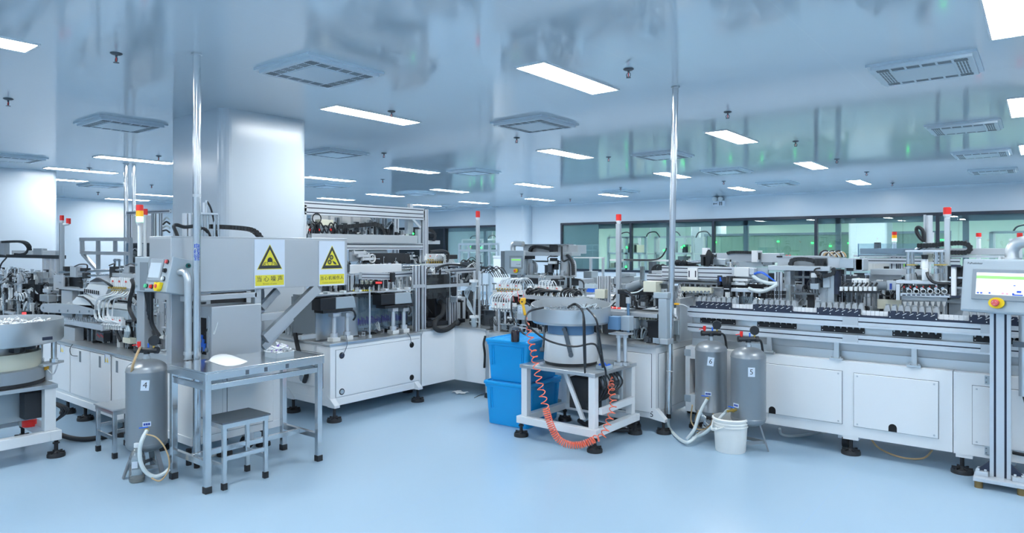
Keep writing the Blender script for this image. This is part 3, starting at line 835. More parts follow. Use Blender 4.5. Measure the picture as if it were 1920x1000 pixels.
# drain label + valve near the bottom
def drain(t, x, y, r, z, a, hose, nozzle=.05):
    va = math.atan2(-y, -x) + a
    n_ = V((math.cos(va), math.sin(va), 0)); xx = V((-n_.y, n_.x, 0)); o_ = V((x, y, z)) + n_ * (r + .001)
    L = MB(); L.prism([o_ + xx * a_ * .026 + V((0, 0, b_ * .016 + .035)) for a_, b_ in ((-1, -1), (1, -1), (1, 1), (-1, 1))], n_ * -.004)
    lb = L.build('drain_label', 'signwhite', t)
    I = MB()
    for i in range(3): I.prism([o_ + n_ * .0006 + xx * (a_ * .006 + (i - 1) * .014) + V((0, 0, b_ * .008 + .035)) for a_, b_ in ((-1, -1), (1, -1), (1, 1), (-1, 1))], n_ * -.001)
    I.build('label_print', 'navy', lb)
    v = MB().cyl(o_ - n_ * .01, o_ + n_ * nozzle, .010, n=10).cyl(o_ + n_ * .02, o_ + n_ * .038, .016, n=6)
    vv = v.build('drain_valve', 'brass', t)
    MB().cbox(o_ + n_ * .03 + V((0, 0, .022)) - xx * .02, (.055, .012, .006), rz=math.atan2(xx.y, xx.x)).build('valve_handle', 'blueair', vv)
    if hose: tub(t, 'drain_hose', 'hose_white', [o_ + n_ * (nozzle - .01)] + hose, .0135)
t4, n4 = air_tank('4', 'grey air tank numbered 4 beside the steel work table', -5.01, 2.175, .165, .82, .133, .655, -.08, -.08, 20)
drain(t4, -5.01, 2.175, .133, .35, .0, [PD(266, 826, 4.58), PD(262, 845, 4.57), PD(264, 868, 4.57), PD(274, 886, 4.58), PD(290, 894, 4.6), PD(306, 889, 4.63), PD(317, 880, 4.66)])
tub(t4, 'thin_copper_tube', 'hose_tan', [PD(274, 815, 4.62), PD(292, 820, 4.6), PD(308, 838, 4.6), PD(317, 862, 4.6), PD(315, 884, 4.6), PD(300, 902, 4.58), PD(284, 897, 4.58)], .005)
tub(t4, 'tan_hose', 'hose_tan', [V((-5.01, 2.175, .90)) - V((math.cos(YAW), math.sin(YAW), 0)) * .045, PZ(258, 662, .88), PZ(248, 690, .78), PZ(245, 730, .60)], .009)
t6, n6 = air_tank('6', 'grey air tank numbered 6 beside the leaning steel pole', -2.225, 5.555, .17, .825, .130, .665, -.02, -.12, 90)
drain(t6, -2.225, 5.555, .130, .36, -.18, [PZ(1312, 775, .25), PZ(1302, 805, .12), PZ(1288, 824, .03)])
tub(t6, 'thin_hose', 'hose_tan', [PZ(1298, 760, .30), PZ(1296, 790, .15), PZ(1310, 806, .10), PZ(1330, 800, .12), PZ(1338, 780, .2)], .006)
tub(t6, 'black_hose', 'rubber', [V((-2.225, 5.555, .885)) + V((.06, .05, 0)), V((-2.14, 5.64, .86)), V((-2.13, 5.66, .75))], .009)
t5, n5 = air_tank('5', 'grey air tank numbered 5 behind the white bucket', -1.86, 5.41, .19, .82, .134, .64, .18, 0.0, 20)
drain(t5, -1.86, 5.41, .134, .33, -.75, [PZ(1362, 772, .30), PZ(1345, 790, .22), PZ(1322, 812, .1), PZ(1300, 822, .03)], .09)
tub(t5, 'black_hose', 'rubber', [V((-1.86, 5.41, .88)) + V((.06, .05, 0)), V((-1.775, 5.47, .85)), V((-1.765, 5.49, .72))], .009)
# tangle of small fittings between the tanks
tg = thing('hose_manifold', 'tangle of small hose fittings and tan tubes left of the white bucket', 'hose', tuple(PZ(1320, 800, .06)))
for k, (a, b, z) in enumerate(((1316, 778, .22), (1326, 782, .2), (1322, 792, .17), (1332, 771, .24), (1318, 800, .12))):
    q = PZ(a, b, z); MB().cyl(q, q + V((.03, .01, -.02)), .011, n=8).cyl(q + V((0, 0, -.02)), q + V((0, 0, .02)), .008, n=8).build('tube_fitting', ['chrome', 'black'][k % 2], tg)
for k, pts in enumerate(([(1310, 770, .26), (1304, 790, .15), (1318, 806, .06), (1330, 798, .12)], [(1334, 770, .25), (1340, 786, .2), (1330, 800, .1), (1306, 812, .03)], [(1360, 766, .27), (1348, 763, .28), (1338, 768, .26), (1330, 780, .2)])):
    tub(tg, 'tan_tube', 'hose_tan', [PZ(*p) for p in pts], .006)
MB().cyl(PZ(1316, 812, .02), PZ(1340, 806, .02), .01, n=8).build('manifold_base', 'steel', tg)

# ------------------------------------------------------------------ white bucket, plastic bottle
bk = thing('bucket', 'white plastic bucket on the floor in front of tank 5', 'bucket', (-1.95, 5.12, 0))
bx_, by_ = PZ(1368, 846, 0).x, PZ(1368, 846, 0).y + .02
MB().lathe((bx_, by_, 0), [(0, .003), (.108, .003), (.112, .0), (.116, .01), (.128, .20), (.136, .2), (.136, .206), (.131, .21), (.131, .222), (.138, .224), (.138, .23), (.133, .235), (.134, .25), (.142, .252), (.142, .262), (.136, .268), (.13, .268), (.112, .02), (0, .02)], 44).build('pail', 'bucket', bk)
xd = V((math.cos(YAW), math.sin(YAW), 0)); bc = V((bx_, by_, .235))
fr = -V((bx_, by_, 0)).normalized()
MB().tube([bc - xd * .14, bc - xd * .145 + fr * .05 - V((0, 0, .06)), bc - xd * .05 + fr * .13 - V((0, 0, .02)), bc - xd * .02 + fr * .14 + V((0, 0, 0))][:3], .006, 8, smooth=6).build('bail_handle', 'bucket', bk)
MB().cyl(bc - xd * .148 + fr * .04 - V((0, 0, .055)), bc - xd * .11 + fr * .085 - V((0, 0, .045)), .011, n=10).build('handle_grip', 'bucket', bk)

bo = thing('plastic_bottle', 'clear plastic bottle with a hose in it at the foot of tank 4', 'bottle', tuple(PZ(259, 900, 0)))
q = PZ(257, 903, 0); q.z = 0
MB().lathe(q, [(0, .002), (.046, .002), (.05, .01), (.05, .09), (.047, .1), (.05, .11), (.05, .165), (.042, .195), (.022, .225), (.017, .235), (.017, .25)], 28).build('bottle_body', 'bottle', bo)
MB().lathe(q, [(0, .004), (.045, .004), (.045, .028), (0, .028)], 24).build('residue', 'hose_tan', bo)
MB().cyl(q + V((0, 0, .235)), q + V((0, 0, .262)), .02, n=16).build('bottle_neck_ring', 'whiteplastic', bo)
n_ = -V((q.x, q.y, 0)).normalized(); x_ = V((-n_.y, n_.x, 0))
MB().prism([q + n_ * .049 + x_ * a - x_ * .015 + V((0, 0, b)) for a, b in ((-.018, .105), (.018, .105), (.018, .15), (-.018, .15))], n_ * .003).build('bottle_label', 'signwhite', bo)

# ------------------------------------------------------------------ blue storage boxes
def storage_box(label, cx, cy, z, L, W, H, rz, sc=1):
    t = thing('storage_box', label, 'storage box', (cx, cy, z), 'blue lidded storage boxes', rz)
    m = MB(); tp = .9
    def ring(s, zz, r=.03): return [(x, y, zz) for x, y in rounded(-L / 2 * s, L / 2 * s, -W / 2 * s, W / 2 * s, r, 4)]
    rs = [ring(.86, 0), ring(.88, .008), ring(.955, H - .06), ring(.985, H - .058), ring(.985, H - .03)]
    n = len(rs[0]); vs = [p for r_ in rs for p in r_]
    fs = [(j * n + i, j * n + (i + 1) % n, (j + 1) * n + (i + 1) % n, (j + 1) * n + i) for j in range(len(rs) - 1) for i in range(n)] + [tuple(range(n))[::-1]]
    m.add(vs, fs, 0, False)
    for s in (-1, 1):
        for k in (-.36, -.32, .32, .36):
            m.cbox((k * L, s * W / 2 * .935, H * .62), (.012, .012, H * .5), rx=-s * .06)
            m.cbox((s * L / 2 * .935, k * W, H * .62), (.012, .012, H * .5), ry=s * .06)
    m.build('box_body', 'blue', t, local=True, bevel=0)
    l = MB(); rs = [ring(1.0, H - .036), ring(1.02, H - .03), ring(1.02, H - .012), ring(1.0, H - .004), ring(.93, H - .004), ring(.92, H - .014), ring(.8, H - .014), ring(.79, H - .006)]
    vs = [p for r_ in rs for p in r_]
    fs = [(j * n + i, j * n + (i + 1) % n, (j + 1) * n + (i + 1) % n, (j + 1) * n + i) for j in range(len(rs) - 1) for i in range(n)] + [tuple(range(n))[::-1], tuple(range((len(rs) - 1) * n, len(rs) * n))]
    l.add(vs, fs, 0, False)
    for k in range(-3, 4): l.box(-L * .38, L * .38, k * W * .1 - .006, k * W * .1 + .006, H - .008, H - .003)
    l.build('lid', 'blue', t, local=True)
    for s in (-1, 1): MB().cbox((s * (L / 2 * 1.015), 0, H - .06), (.016, .12, .05)).build('lid_clip', 'blue', t, local=True, bevel=.004)
    return t
# box footprint from its visible floor corners
BXA = math.radians(4)
storage_box('lower blue lidded storage box of the stack beside the feeder', -3.83, 5.04, 0, .49, .60, .40, BXA)
storage_box('upper blue lidded storage box of the stack with a dark bottle on it', -3.83, 5.04, .398, .47, .57, .385, BXA)
db = thing('dark_bottle', 'small bottle of dark liquid on the blue storage box lid', 'bottle', (-3.9, 4.9, .779))
q = PZ(966, 641, .779)
MB().lathe(q, [(0, 0), (.036, 0), (.038, .005), (.038, .09), (.032, .1), (.026, .105), (0, .105)], 28).build('bottle_body', 'darkfluid', db)
MB().lathe(q, [(0, .1), (.03, .105), (.03, .128), (.02, .135), (0, .135)], 24).build('bottle_top', 'darkalu', db)
for k in range(3):
    a = k * 2.1; tub(db, 'thin_wire', 'cupplastic', [q + V((.01 * math.cos(a), .01 * math.sin(a), .132)), q + V((.03 * math.cos(a), .03 * math.sin(a), .16)), q + V((.05 * math.cos(a), .04, .125))], .002)

# ------------------------------------------------------------------ vibratory bowl feeders on white carts
def cart(root, x0, x1, y0, y1, zt, bw=.06, bz=(.115, .175), legs=None, shelf=None):
    box(root, 'cart_top', 'steel', x0 - .01, x1 + .01, y0 - .01, y1 + .01, zt - .03, zt, .003)
    for x in (x0 + bw / 2, x1 - bw / 2):
        for y in (y0 + bw / 2, y1 - bw / 2):
            box(root, 'cart_leg', 'white', x - bw / 2, x + bw / 2, y - bw / 2, y + bw / 2, bz[1], zt - .03, .004)
    m = MB(); e = .03
    m.box(x0 - e, x1 + e, y0 - e, y0 - e + bw, *bz).box(x0 - e, x1 + e, y1 + e - bw, y1 + e, *bz).box(x0 - e, x0 - e + bw, y0 - e + bw, y1 + e - bw, *bz).box(x1 + e - bw, x1 + e, y0 - e + bw, y1 + e - bw, *bz)
    m.build('base_frame', 'white', root, .004)
    for x in (x0, x1):
        for y in (y0, y1): foot(root, x, y, bz[0], .062)
fd = thing('bowl_feeder', 'steel vibratory bowl feeder on a white cart beside the blue boxes', 'feeder machine', (-3.17, 4.94, 0), 'vibratory bowl feeders')
cart(fd, -3.52, -2.79, 4.6, 5.27, .615)
cx, cy = -3.23, 4.93
MB().lathe((cx, cy, 0), [(0, .617), (.225, .617), (.225, .64), (0, .64)], 40).build('rubber_base', 'rubber', fd)
MB().lathe((cx, cy, 0), [(0, .64), (.232, .64), (.236, .648), (.222, .87), (.215, .875), (0, .875)], 48).build('drive_drum', 'white', fd)
MB().lathe((cx, cy, 0), [(.2, .87), (.2, .95), (.24, .955), (.24, .962), (0, .962)], 48).build('spring_ring', 'bluegray', fd)
n_ = -V((cx, cy, 0)).normalized(); x_ = V((-n_.y, n_.x, 0))
for a in (-.22, 1.35, 2.9, 4.4):
    d = n_ * math.cos(a) + x_ * math.sin(a); e = n_ * math.cos(a + .22) + x_ * math.sin(a + .22)
    s = MB().bar(V((cx, cy, .93)) + d * .235, V((cx, cy, .72)) + e * .245, .034, .012, up=d)
    s.cyl(V((cx, cy, .93)) + d * .23, V((cx, cy, .93)) + d * .26, .018, n=12).cyl(V((cx, cy, .72)) + e * .235, V((cx, cy, .72)) + e * .268, .02, n=12)
    s.build('leaf_spring', 'darkalu', fd)
# bowl: outer wall higher at the back, spiral track inside
m = MB(); n = 64; prof = [(.30, .962), (.325, .965), (.342, .985)]; vs = []; rows = 0
def rimz(t): return 1.095 + .06 * (0.5 - 0.5 * math.cos(t)) 
for r, z in prof:
    for i in range(n): t = 2 * math.pi * i / n; vs.append(V((cx, cy, z)) + (n_ * math.cos(t) + x_ * math.sin(t)) * r)
for i in range(n): t = 2 * math.pi * i / n; vs.append(V((cx, cy, rimz(t))) + (n_ * math.cos(t) + x_ * math.sin(t)) * .345)
for i in range(n): t = 2 * math.pi * i / n; vs.append(V((cx, cy, rimz(t))) + (n_ * math.cos(t) + x_ * math.sin(t)) * .34)
for i in range(n): t = 2 * math.pi * i / n; vs.append(V((cx, cy, 1.02)) + (n_ * math.cos(t) + x_ * math.sin(t)) * .335)
for i in range(n): t = 2 * math.pi * i / n; vs.append(V((cx, cy, 1.015)) + (n_ * math.cos(t) + x_ * math.sin(t)) * .06)
k = 7
fs = [(j * n + i, j * n + (i + 1) % n, (j + 1) * n + (i + 1) % n, (j + 1) * n + i) for j in range(k - 1) for i in range(n)] + [tuple(range(n)), tuple(range((k - 1) * n, k * n))]
m.add(vs, fs, 0, True)
m.build('bowl', 'steel', fd)
tr = []
for i in range(90):
    t = -1.0 + i * .13; r = .30 - .0016 * i
    tr.append(V((cx, cy, 1.085 - .0007 * i)) + (n_ * math.cos(t) + x_ * math.sin(t)) * r)
MB().ribbon(tr[:60], .035, .004, (0, 0, 1)).build('spiral_track', 'chrome', fd)
R = random.Random(9)
z = MB()
for i in range(130):
    t = R.uniform(0, 6.28); r = R.uniform(.08, .31); q = V((cx, cy, 1.03 + .14 * (r - .08) + R.uniform(0, .03))) + (n_ * math.cos(t) + x_ * math.sin(t)) * r
    d = V((R.uniform(-1, 1), R.uniform(-1, 1), R.uniform(-.2, .5))).normalized()
    z.cyl(q, q + d * .035, .0035, n=6).cyl(q - d * .006, q, .006, n=6)
tag(z.build('loose_needles', 'chrome'), 'loose shiny needles lying in the steel feeder bowl', 'needles', kind='stuff')
# cable bundle over the bowl and down the drum
for pts in ([(1020, 577), (992, 585), (986, 604), (1000, 620), (1030, 640), (1075, 650), (1112, 645), (1123, 660), (1130, 690)], [(1066, 575), (1080, 572), (1094, 590), (1097, 640), (1098, 690)], [(1100, 578), (1118, 600), (1125, 640), (1131, 680), (1136, 700), (1132, 730)], [(1064, 578), (1078, 570), (1092, 582), (1094, 610), (1095, 660), (1097, 700)]):
    pp_ = []
    for a, b in pts:
        dd = 5.36 if b > 586 else 5.52
        pp_.append(_fin(_ray(a, b), dd))
    tub(fd, 'black_cable', 'black', pp_, .008, 6)
for k in range(9):
    a = 1066 + k * 6; tub(fd, 'sensor_cable', 'black' if k % 2 else 'cupplastic', [_fin(_ray(a, 578), 5.55), _fin(_ray(a + 4, 572 - k % 3), 5.58), _fin(_ray(1096, 578), 5.5)], .004, 5)
# guide posts and tray on the cart's right side
for px in (1160, 1172):
    q = _fin(_ray(px, 690), 5.72); q.z = .615
    MB().cyl(q, q + V((0, 0, .26)), .016, n=14).cyl(q, q + V((0, 0, .03)), .028, n=10).cyl(q + V((0, 0, .235)), q + V((0, 0, .27)), .024, n=12).cbox(q + V((0, 0, .015)), (.06, .05, .03)).build('guide_post', 'alu', fd)
q = _fin(_ray(1164, 630), 5.72); MB().cbox((q.x, q.y, .885), (.16, .14, .012)).build('post_plate', 'aluplate', fd)
MB().cbox((q.x - .04, q.y - .02, .975), (.10, .09, .11)).build('motor_box', 'bluegray', fd, .004)
MB().cbox((q.x + .05, q.y + .02, .975), (.08, .08, .12)).build('linear_motor', 'panelgray', fd, .004)
q = _fin(_ray(1133, 684), 5.55); q.z = .615
ct = thing('parts_dish', 'small clear square dish on the corner of the feeder cart', 'dish', tuple(q), None)
MB().box(q.x - .05, q.x + .05, q.y - .05, q.y + .05, q.z, q.z + .004).box(q.x - .05, q.x + .05, q.y - .05, q.y - .047, q.z, q.z + .035).box(q.x + .047, q.x + .05, q.y - .05, q.y + .05, q.z, q.z + .035).box(q.x - .05, q.x - .047, q.y - .05, q.y + .05, q.z, q.z + .035).box(q.x - .05, q.x + .05, q.y + .047, q.y + .05, q.z, q.z + .035).build('clear_dish', 'cupplastic', ct)
m = MB()
for i in range(26):
    a = q + V((R.uniform(-.038, .038), R.uniform(-.038, .038), .012 + R.uniform(0, .03))); m.cyl(a, a + V((R.uniform(-.01, .01), R.uniform(-.01, .01), .012)), .009, n=7)
tag(m.build('blue_caps', 'blueair'), 'heap of small blue caps in the clear dish on the feeder cart', 'caps', kind='stuff')
# controller hung under the cart top
m = MB(); a0 = (-3.06, 4.66, .55); m.prism([(-3.18, 4.72, .58), (-3.14, 4.72, .58), (-2.96, 4.72, .2), (-3.0, 4.72, .2)], (0, .02, 0)); m.build('slanted_brace', 'white', fd)
box(fd, 'controller_box', 'blackmatte', -3.16, -2.95, 4.8, 4.98, .26, .52, .004)
box(fd, 'terminal_panel', 'panelgray', -2.96, -2.84, 5.12, 5.15, .25, .58, .003)
for k in range(7): box(fd, 'terminal_block', 'whiteplastic' if k % 2 else 'midgray', -2.95, -2.86, 5.10, 5.12, .28 + .04 * k, .31 + .04 * k)
box(fd, 'drive_unit', 'panelgray', -3.12, -3.0, 5.0, 5.14, .22, .5, .004)
for k in range(9):
    y = 4.7 + .05 * k; tub(fd, 'controller_cable', 'black', [(-2.88, 4.75 + .04 * k, .575), (-2.84 + .01 * (k % 3), 4.74 + .045 * k, .46), (-2.9, 4.78 + .02 * k, .34), (-2.93, 4.82 + .03 * k, .42)], .0065, 6)
m = MB()
for i in range(6): m.lathe((-2.90, 4.73 + .012 * (i % 2), .33), [(.03 + .004 * i, 0), (.034 + .004 * i, .004), (.038 + .004 * i, 0), (.034 + .004 * i, -.004), (.03 + .004 * i, 0)], 20, axis='y')
m.build('coiled_cable', 'black', fd)
box(fd, 'mid_rail', 'white', -2.79, -2.76, 4.66, 5.21, .28, .335, .003)
for k in range(4): tub(fd, 'floor_cable', 'rubber', [(-3.35 + .1 * k, 5.25, .03), (-3.2, 5.15, .025 + .01 * k), (-3.05, 5.1, .03), (-2.9 + .03 * k, 5.2, .04)], .02, 6)

# yellow air gun and its coiled hose
ag = thing('air_gun', 'yellow air blow gun hanging left of the steel bowl', 'air gun', tuple(_fin(_ray(980, 570), 5.45)), None)
g0 = _fin(_ray(980, 566), 5.47)
u = (RV); w_ = V((0, 0, 1))
m = MB().cyl(g0 + DV * .014, g0 - DV * .014, .026, n=18); m.bar(g0 - w_ * .01, g0 + RV * .02 - w_ * .11, .022, .026, up=DV); m.bar(g0 + w_ * .02 - RV * .018, g0 + RV * .026 + w_ * .022, .018, .02, up=DV)
m.build('gun_body', 'orangeyellow', ag, .003)
MB().cyl(g0 - RV * .006 + DV * .016, g0 - RV * .006 - DV * .017, .007, n=10).build('gun_trigger', 'black', ag)
MB().cyl(g0 + RV * .022 - w_ * .11, g0 + RV * .026 - w_ * .135, .009, n=10).build('hose_connector', 'chrome', ag)
tub(ag, 'black_lead', 'black', [g0 + RV * .02, g0 + RV * .045 - w_ * .02, g0 + RV * .06 - w_ * .035], .007, 5)
tub(ag, 'hanging_wire', 'cupplastic', [g0 + w_ * .03, g0 + w_ * .1 + RV * .006, g0 + w_ * .16 + RV * .01], .003, 5)
sp = thing('coiled_air_hose', 'orange spiral air hose hanging from the yellow air gun to the floor', 'hose', tuple(PZ(1070, 838, 0)))
path = []
for a, b, d in ((987, 596, 5.42), (996, 640, 5.36), (1004, 680, 5.25), (1012, 720, 5.2), (1020, 752, 5.2), (1030, 790, 5.2), (1044, 820, 5.2), (1062, 833, 5.2), (1085, 835, 5.2), (1105, 829, 5.2), (1117, 823, 5.22), (1130, 818, 5.25), (1140, 795, 5.3), (1150, 760, 5.38), (1146, 728, 5.48), (1148, 706, 5.62)):
    path.append(_fin(_ray(a, b), d))
fine = spline(path, 40); L = [0]
for a, b in zip(fine[:-1], fine[1:]): L.append(L[-1] + (b - a).length)
# coil pitch: stretched in the hanging runs, tight where it rests at the bottom
hel = []; ph = 0
for i, p in enumerate(fine):
    f = L[i] / L[-1]
    pitch = .056 if f < .38 else (.0165 if f < .66 else .05)
    if i: ph += 2 * math.pi * (L[i] - L[i - 1]) / pitch
    t = (fine[min(len(fine) - 1, i + 1)] - fine[max(0, i - 1)]).normalized()
    a = t.cross(DV).normalized(); b = t.cross(a)
    hel.append((p, a, b, ph, min(1, f * 12 + .1, (1 - f) * 12 + .1)))
pts = []
last = hel[0][3]
for (p, a, b, h, s), (p2, a2, b2, h2, s2) in zip(hel[:-1], hel[1:]):
    k = max(1, int((h2 - h) / .5))
    for j in range(k):
        f = j / k; q = h + (h2 - h) * f
        pp_ = p.lerp(p2, f) + (a * math.cos(q) + b * math.sin(q)) * .026 * s
        pp_.z = max(pp_.z, .007); pts.append(pp_)
MB().tube(pts, .0042, 6).build('spiral_hose', 'hose_orange', sp)

# big feeder at the left edge
fl = thing('bowl_feeder', 'large steel bowl feeder full of white parts at the left edge', 'feeder machine', (-6.4, 1.55, 0), 'vibratory bowl feeders')
cart(fl, -6.75, -5.99, 1.1, 1.93, .56, .075, (.13, .205))
cx, cy = -6.33, 1.62
MB().lathe((cx, cy, 0), [(0, .562), (.33, .562), (.33, .59), (0, .59)], 40).build('rubber_base', 'rubber', fl)
MB().lathe((cx, cy, 0), [(0, .59), (.325, .59), (.325, .68), (.3, .69), (0, .69)], 48).build('base_ring', 'graypaint', fl)
MB().lathe((cx, cy, 0), [(0, .69), (.3, .69), (.305, .7), (.305, .81), (.295, .812), (.28, .80), (0, .80)], 48).build('drive_drum', 'cream', fl)
MB().lathe((cx, cy, 0), [(.2, .8), (.2, .86), (.25, .865), (0, .865)], 48).build('spring_ring', 'steel', fl)
for k in range(8):
    a = k * math.pi / 4 + .3
    MB().cbox((cx + .24 * math.cos(a), cy + .24 * math.sin(a), .845), (.06, .04, .05), rz=a).build('spring_block', 'darkalu', fl)
MB().lathe((cx, cy, 0), [(0, .86), (.36, .865), (.44, .88), (.452, .9), (.452, 1.055), (.447, 1.055), (.443, .985), (.1, .98), (0, .98)], 72).build('bowl', 'steel', fl)
pw = _fin(_ray(89, 635), 4.72)
MB().cbox((pw.x, pw.y, pw.z), (.012, .06, .022), rz=math.atan2(pw.y - cy, pw.x - cx)).build('bowl_window', 'slot', fl)
m = MB(); R = random.Random(12)
for i in range(420):
    a = R.uniform(0, 6.28); r = .42 * math.sqrt(R.random()); q = V((cx + r * math.cos(a), cy + r * math.sin(a), .99 + R.uniform(0, .045)))
    d = V((R.uniform(-1, 1), R.uniform(-1, 1), R.uniform(-.3, .3))).normalized(); m.cyl(q, q + d * .03, .007, n=6)
tag(m.build('white_parts', 'paper'), 'white plastic parts filling the large bowl at the left edge', 'plastic parts', kind='stuff')
for px in (75, 101):
    q = _fin(_ray(px, 705), 5.38); q.z = .70
    MB().cyl(q, q + V((0, 0, .21)), .02, n=14).cyl(q, q + V((0, 0, .03)), .03, n=8).cyl(q + V((0, 0, .19)), q + V((0, 0, .22)), .03, n=8).build('guide_post', 'chrome', fl)
q = _fin(_ray(90, 705), 5.38); MB().cbox((q.x, q.y, .69), (.1, .22, .02), rz=.6).cyl((q.x, q.y, .56), (q.x, q.y, .69), .03, n=12).build('post_plate', 'aluplate', fl)
q = _fin(_ray(85, 688), 5.35); MB().cbox(q, (.03, .04, .05)).build('orange_fitting', 'orangeyellow', fl)
tub(fl, 'fitting_tube', 'tube', [q, q + V((.04, .04, -.06)), q + V((.08, .06, .02))], .005, 6)
box(fl, 'controller_box', 'blackmatte', -6.2, -6.08, 1.75, 1.9, .3, .5, .006)
box(fl, 'shelf_plate', 'panelgray', -6.7, -6.25, 1.2, 1.88, .26, .5, .004)
MB().lathe((-6.35, 1.86, .22), [(0, -.03), (.05, -.03), (.05, .02), (.02, .03), (0, .03)], 18).build('red_knob', 'red', fl)
for k in range(3): tub(fl, 'power_cable', 'black', [(-6.1, 1.85, .45), (-6.02, 1.98 + .02 * k, .35), (-6.1, 1.96, .25), (-6.15, 1.9, .22)], .008, 6)
# thick black hose on the floor behind the left cart
hs = thing('floor_hose', 'thick black hose lying on the floor behind the left stool', 'hose', tuple(PZ(150, 823, 0)))
tub(hs, 'hose', 'rubber', [PZ(95, 800, .1), PZ(112, 815, .035), PZ(150, 824, .022), PZ(190, 820, .022), PZ(215, 812, .022), PZ(240, 800, .05)], .02, 8, 12)

# ------------------------------------------------------------------ operator panel on its post (right)
hp = thing('control_panel', 'grey operator panel with lit touch screen on an aluminium post', 'control panel', (-.235, 5.60, 0))
bx0, by0 = -.235, 5.60
m = MB().box(bx0 - .145, bx0 + .145, by0 - .12, by0 + .1, .045, .07); m.build('base_plate', 'alu', hp, .002)
for sx in (-.115, .115):
    for sy in (-.095, .075): MB().cyl((bx0 + sx, by0 + sy, 0), (bx0 + sx, by0 + sy, .046), .024, n=16).build('base_foot', 'sole', hp)
m = MB()
for sx in (-.1, .1): m.cbox((bx0 + sx, by0 - .02, .085), (.07, .09, .03))
for sx in (-.12, -.08, .08, .12):
    for sy in (-.05, .0): m.cyl((bx0 + sx, by0 + sy, .1), (bx0 + sx, by0 + sy, .115), .009, n=6)
m.build('bracket_block', 'alu', hp, .002)
m = MB()
for sg in (-1, 1): m.prism([(bx0 + sg * .058, by0 - .03, .1), (bx0 + sg * .13, by0 - .03, .1), (bx0 + sg * .058, by0 - .03, .17)], (0, .02, 0))
m.build('corner_gusset', 'slot', hp)
m = MB(); extr(m, (bx0, by0, .07), (bx0, by0, 1.22), .115, .06, 2, 1, up=(0, 1, 0)); m.build('post', ['alu', 'slot'], hp)
# tilted enclosure: local axes
xa = V((.914, -.407, 0)).normalized(); xa = V((math.cos(-.36), math.sin(-.36), 0)); na = V((xa.y, -xa.x, 0)); za = V((0, 0, 1))
tilt = Matrix.Rotation(-.12, 3, xa); za2 = (tilt @ za).normalized(); na2 = (tilt @ na).normalized()
PL = _fin(_ray(1803, 534), 4.62)
def pq(u, v, w): return PL + xa * u + za2 * v + na2 * w
def pbox(mb, u0, u1, v0, v1, w0, w1, mi=0):
    vs = [pq(u, v, w) for w in (w0, w1) for u, v in ((u0, v0), (u1, v0), (u1, v1), (u0, v1))]
    return mb.add(vs, [(0, 3, 2, 1), (4, 5, 6, 7), (0, 1, 5, 4), (1, 2, 6, 5), (2, 3, 7, 6), (3, 0, 4, 7)], mi)
PWD, PHT = .56, .355
pbox(MB(), 0, PWD, -PHT / 2, PHT / 2, -.12, 0).build('enclosure', 'panelgray', hp, .008)
pbox(MB(), .012, PWD - .012, -PHT / 2 + .012, PHT / 2 - .012, 0, .004).build('front_cover', 'panelgray', hp, .003)
bz_ = pbox(MB(), .07, .405, -.095, .11, .004, .018).build('screen_bezel', 'graypaint', hp, .004)
sc_ = pbox(MB(), .098, .375, -.06, .085, .018, .0195).build('touch_screen', 'screen', bz_)
pbox(MB(), .098, .375, .045, .065, .0195, .0200).build('green_title_bar', 'screengreen', sc_)
m = MB()
for u in (.105, .125): pbox(m, u, u + .014, -.056, -.045, .0195, .02)
for u in (.175, .31): pbox(m, u, u + .012, -.054, -.043, .0195, .02)
pbox(m, .312, .37, -.058, -.05, .0195, .02); pbox(m, .335, .36, -.04, -.026, .0195, .02); pbox(m, .315, .327, .003, .009, .0195, .02)
m.build('screen_icons', 'screenblue', sc_)
m = MB()
for u in (.25, .275): pbox(m, u, u + .014, -.055, -.042, .0195, .02)
m.build('screen_red_icons', 'screenred', sc_)
ec = pq(.225, -.112, .018)
ye = MB(); 
ye.prism([pq(.225 + .047 * math.cos(a), -.112 + .036 * math.sin(a), .018) for a in [k * math.pi / 12 for k in range(24)]], na2 * .006)
yo = ye.build('emergency_stop_plate', 'yellow', hp)
MB().cyl(ec + na2 * .006, ec + na2 * .018, .014, n=18).cyl(ec + na2 * .018, ec + na2 * .034, .023, .02, n=24).build('emergency_stop_button', 'pinkred', yo)
a_ = MB()
for k in range(3):
    t0 = k * 2.094; a_.ribbon([ec + na2 * .0345 + (xa * math.cos(t0 + s * .28) + za2 * math.sin(t0 + s * .28)) * .0125 for s in range(5)], .0035, .001, na2)
a_.build('stop_arrows', 'signwhite', yo)
text_mesh('PuPuskidear', .019, 'panel_lettering', 'ink', hp, frame4(pq(.078, PHT / 2 - .03, .0045) - V((bx0, 5.60, 0)), xa, za2), align='CENTER')
# curved cable duct on top
pts = [pq(.27, PHT / 2 - .01, -.06), pq(.262, PHT / 2 + .06, -.06), pq(.285, PHT / 2 + .105, -.06), pq(.33, PHT / 2 + .12, -.06), pq(.385, PHT / 2 + .105, -.06), pq(.408, PHT / 2 + .05, -.06), pq(.405, PHT / 2 - .01, -.06)]
MB().tube(pts, .038, 16, smooth=6).build('cable_duct_elbow', 'steel', hp)
MB().cyl(pq(.20, PHT / 2, -.06), pq(.20, PHT / 2 + .022, -.06), .014, n=12).cyl(pq(.23, PHT / 2, -.05), pq(.23, PHT / 2 + .02, -.05), .014, n=12).cyl(pq(.27, PHT / 2, -.06), pq(.27, PHT / 2 + .015, -.06), .05, n=20).build('duct_flange', 'steel', hp)
cpos = (bx0 + .125, by0 + .05)
MB().cyl((cpos[0], cpos[1], .62), (cpos[0], cpos[1], 1.22), .029, n=18).build('conduit', 'steel', hp)
MB().cbox((cpos[0] - .01, cpos[1], .965), (.1, .08, .035)).build('conduit_clamp', 'darkalu', hp)
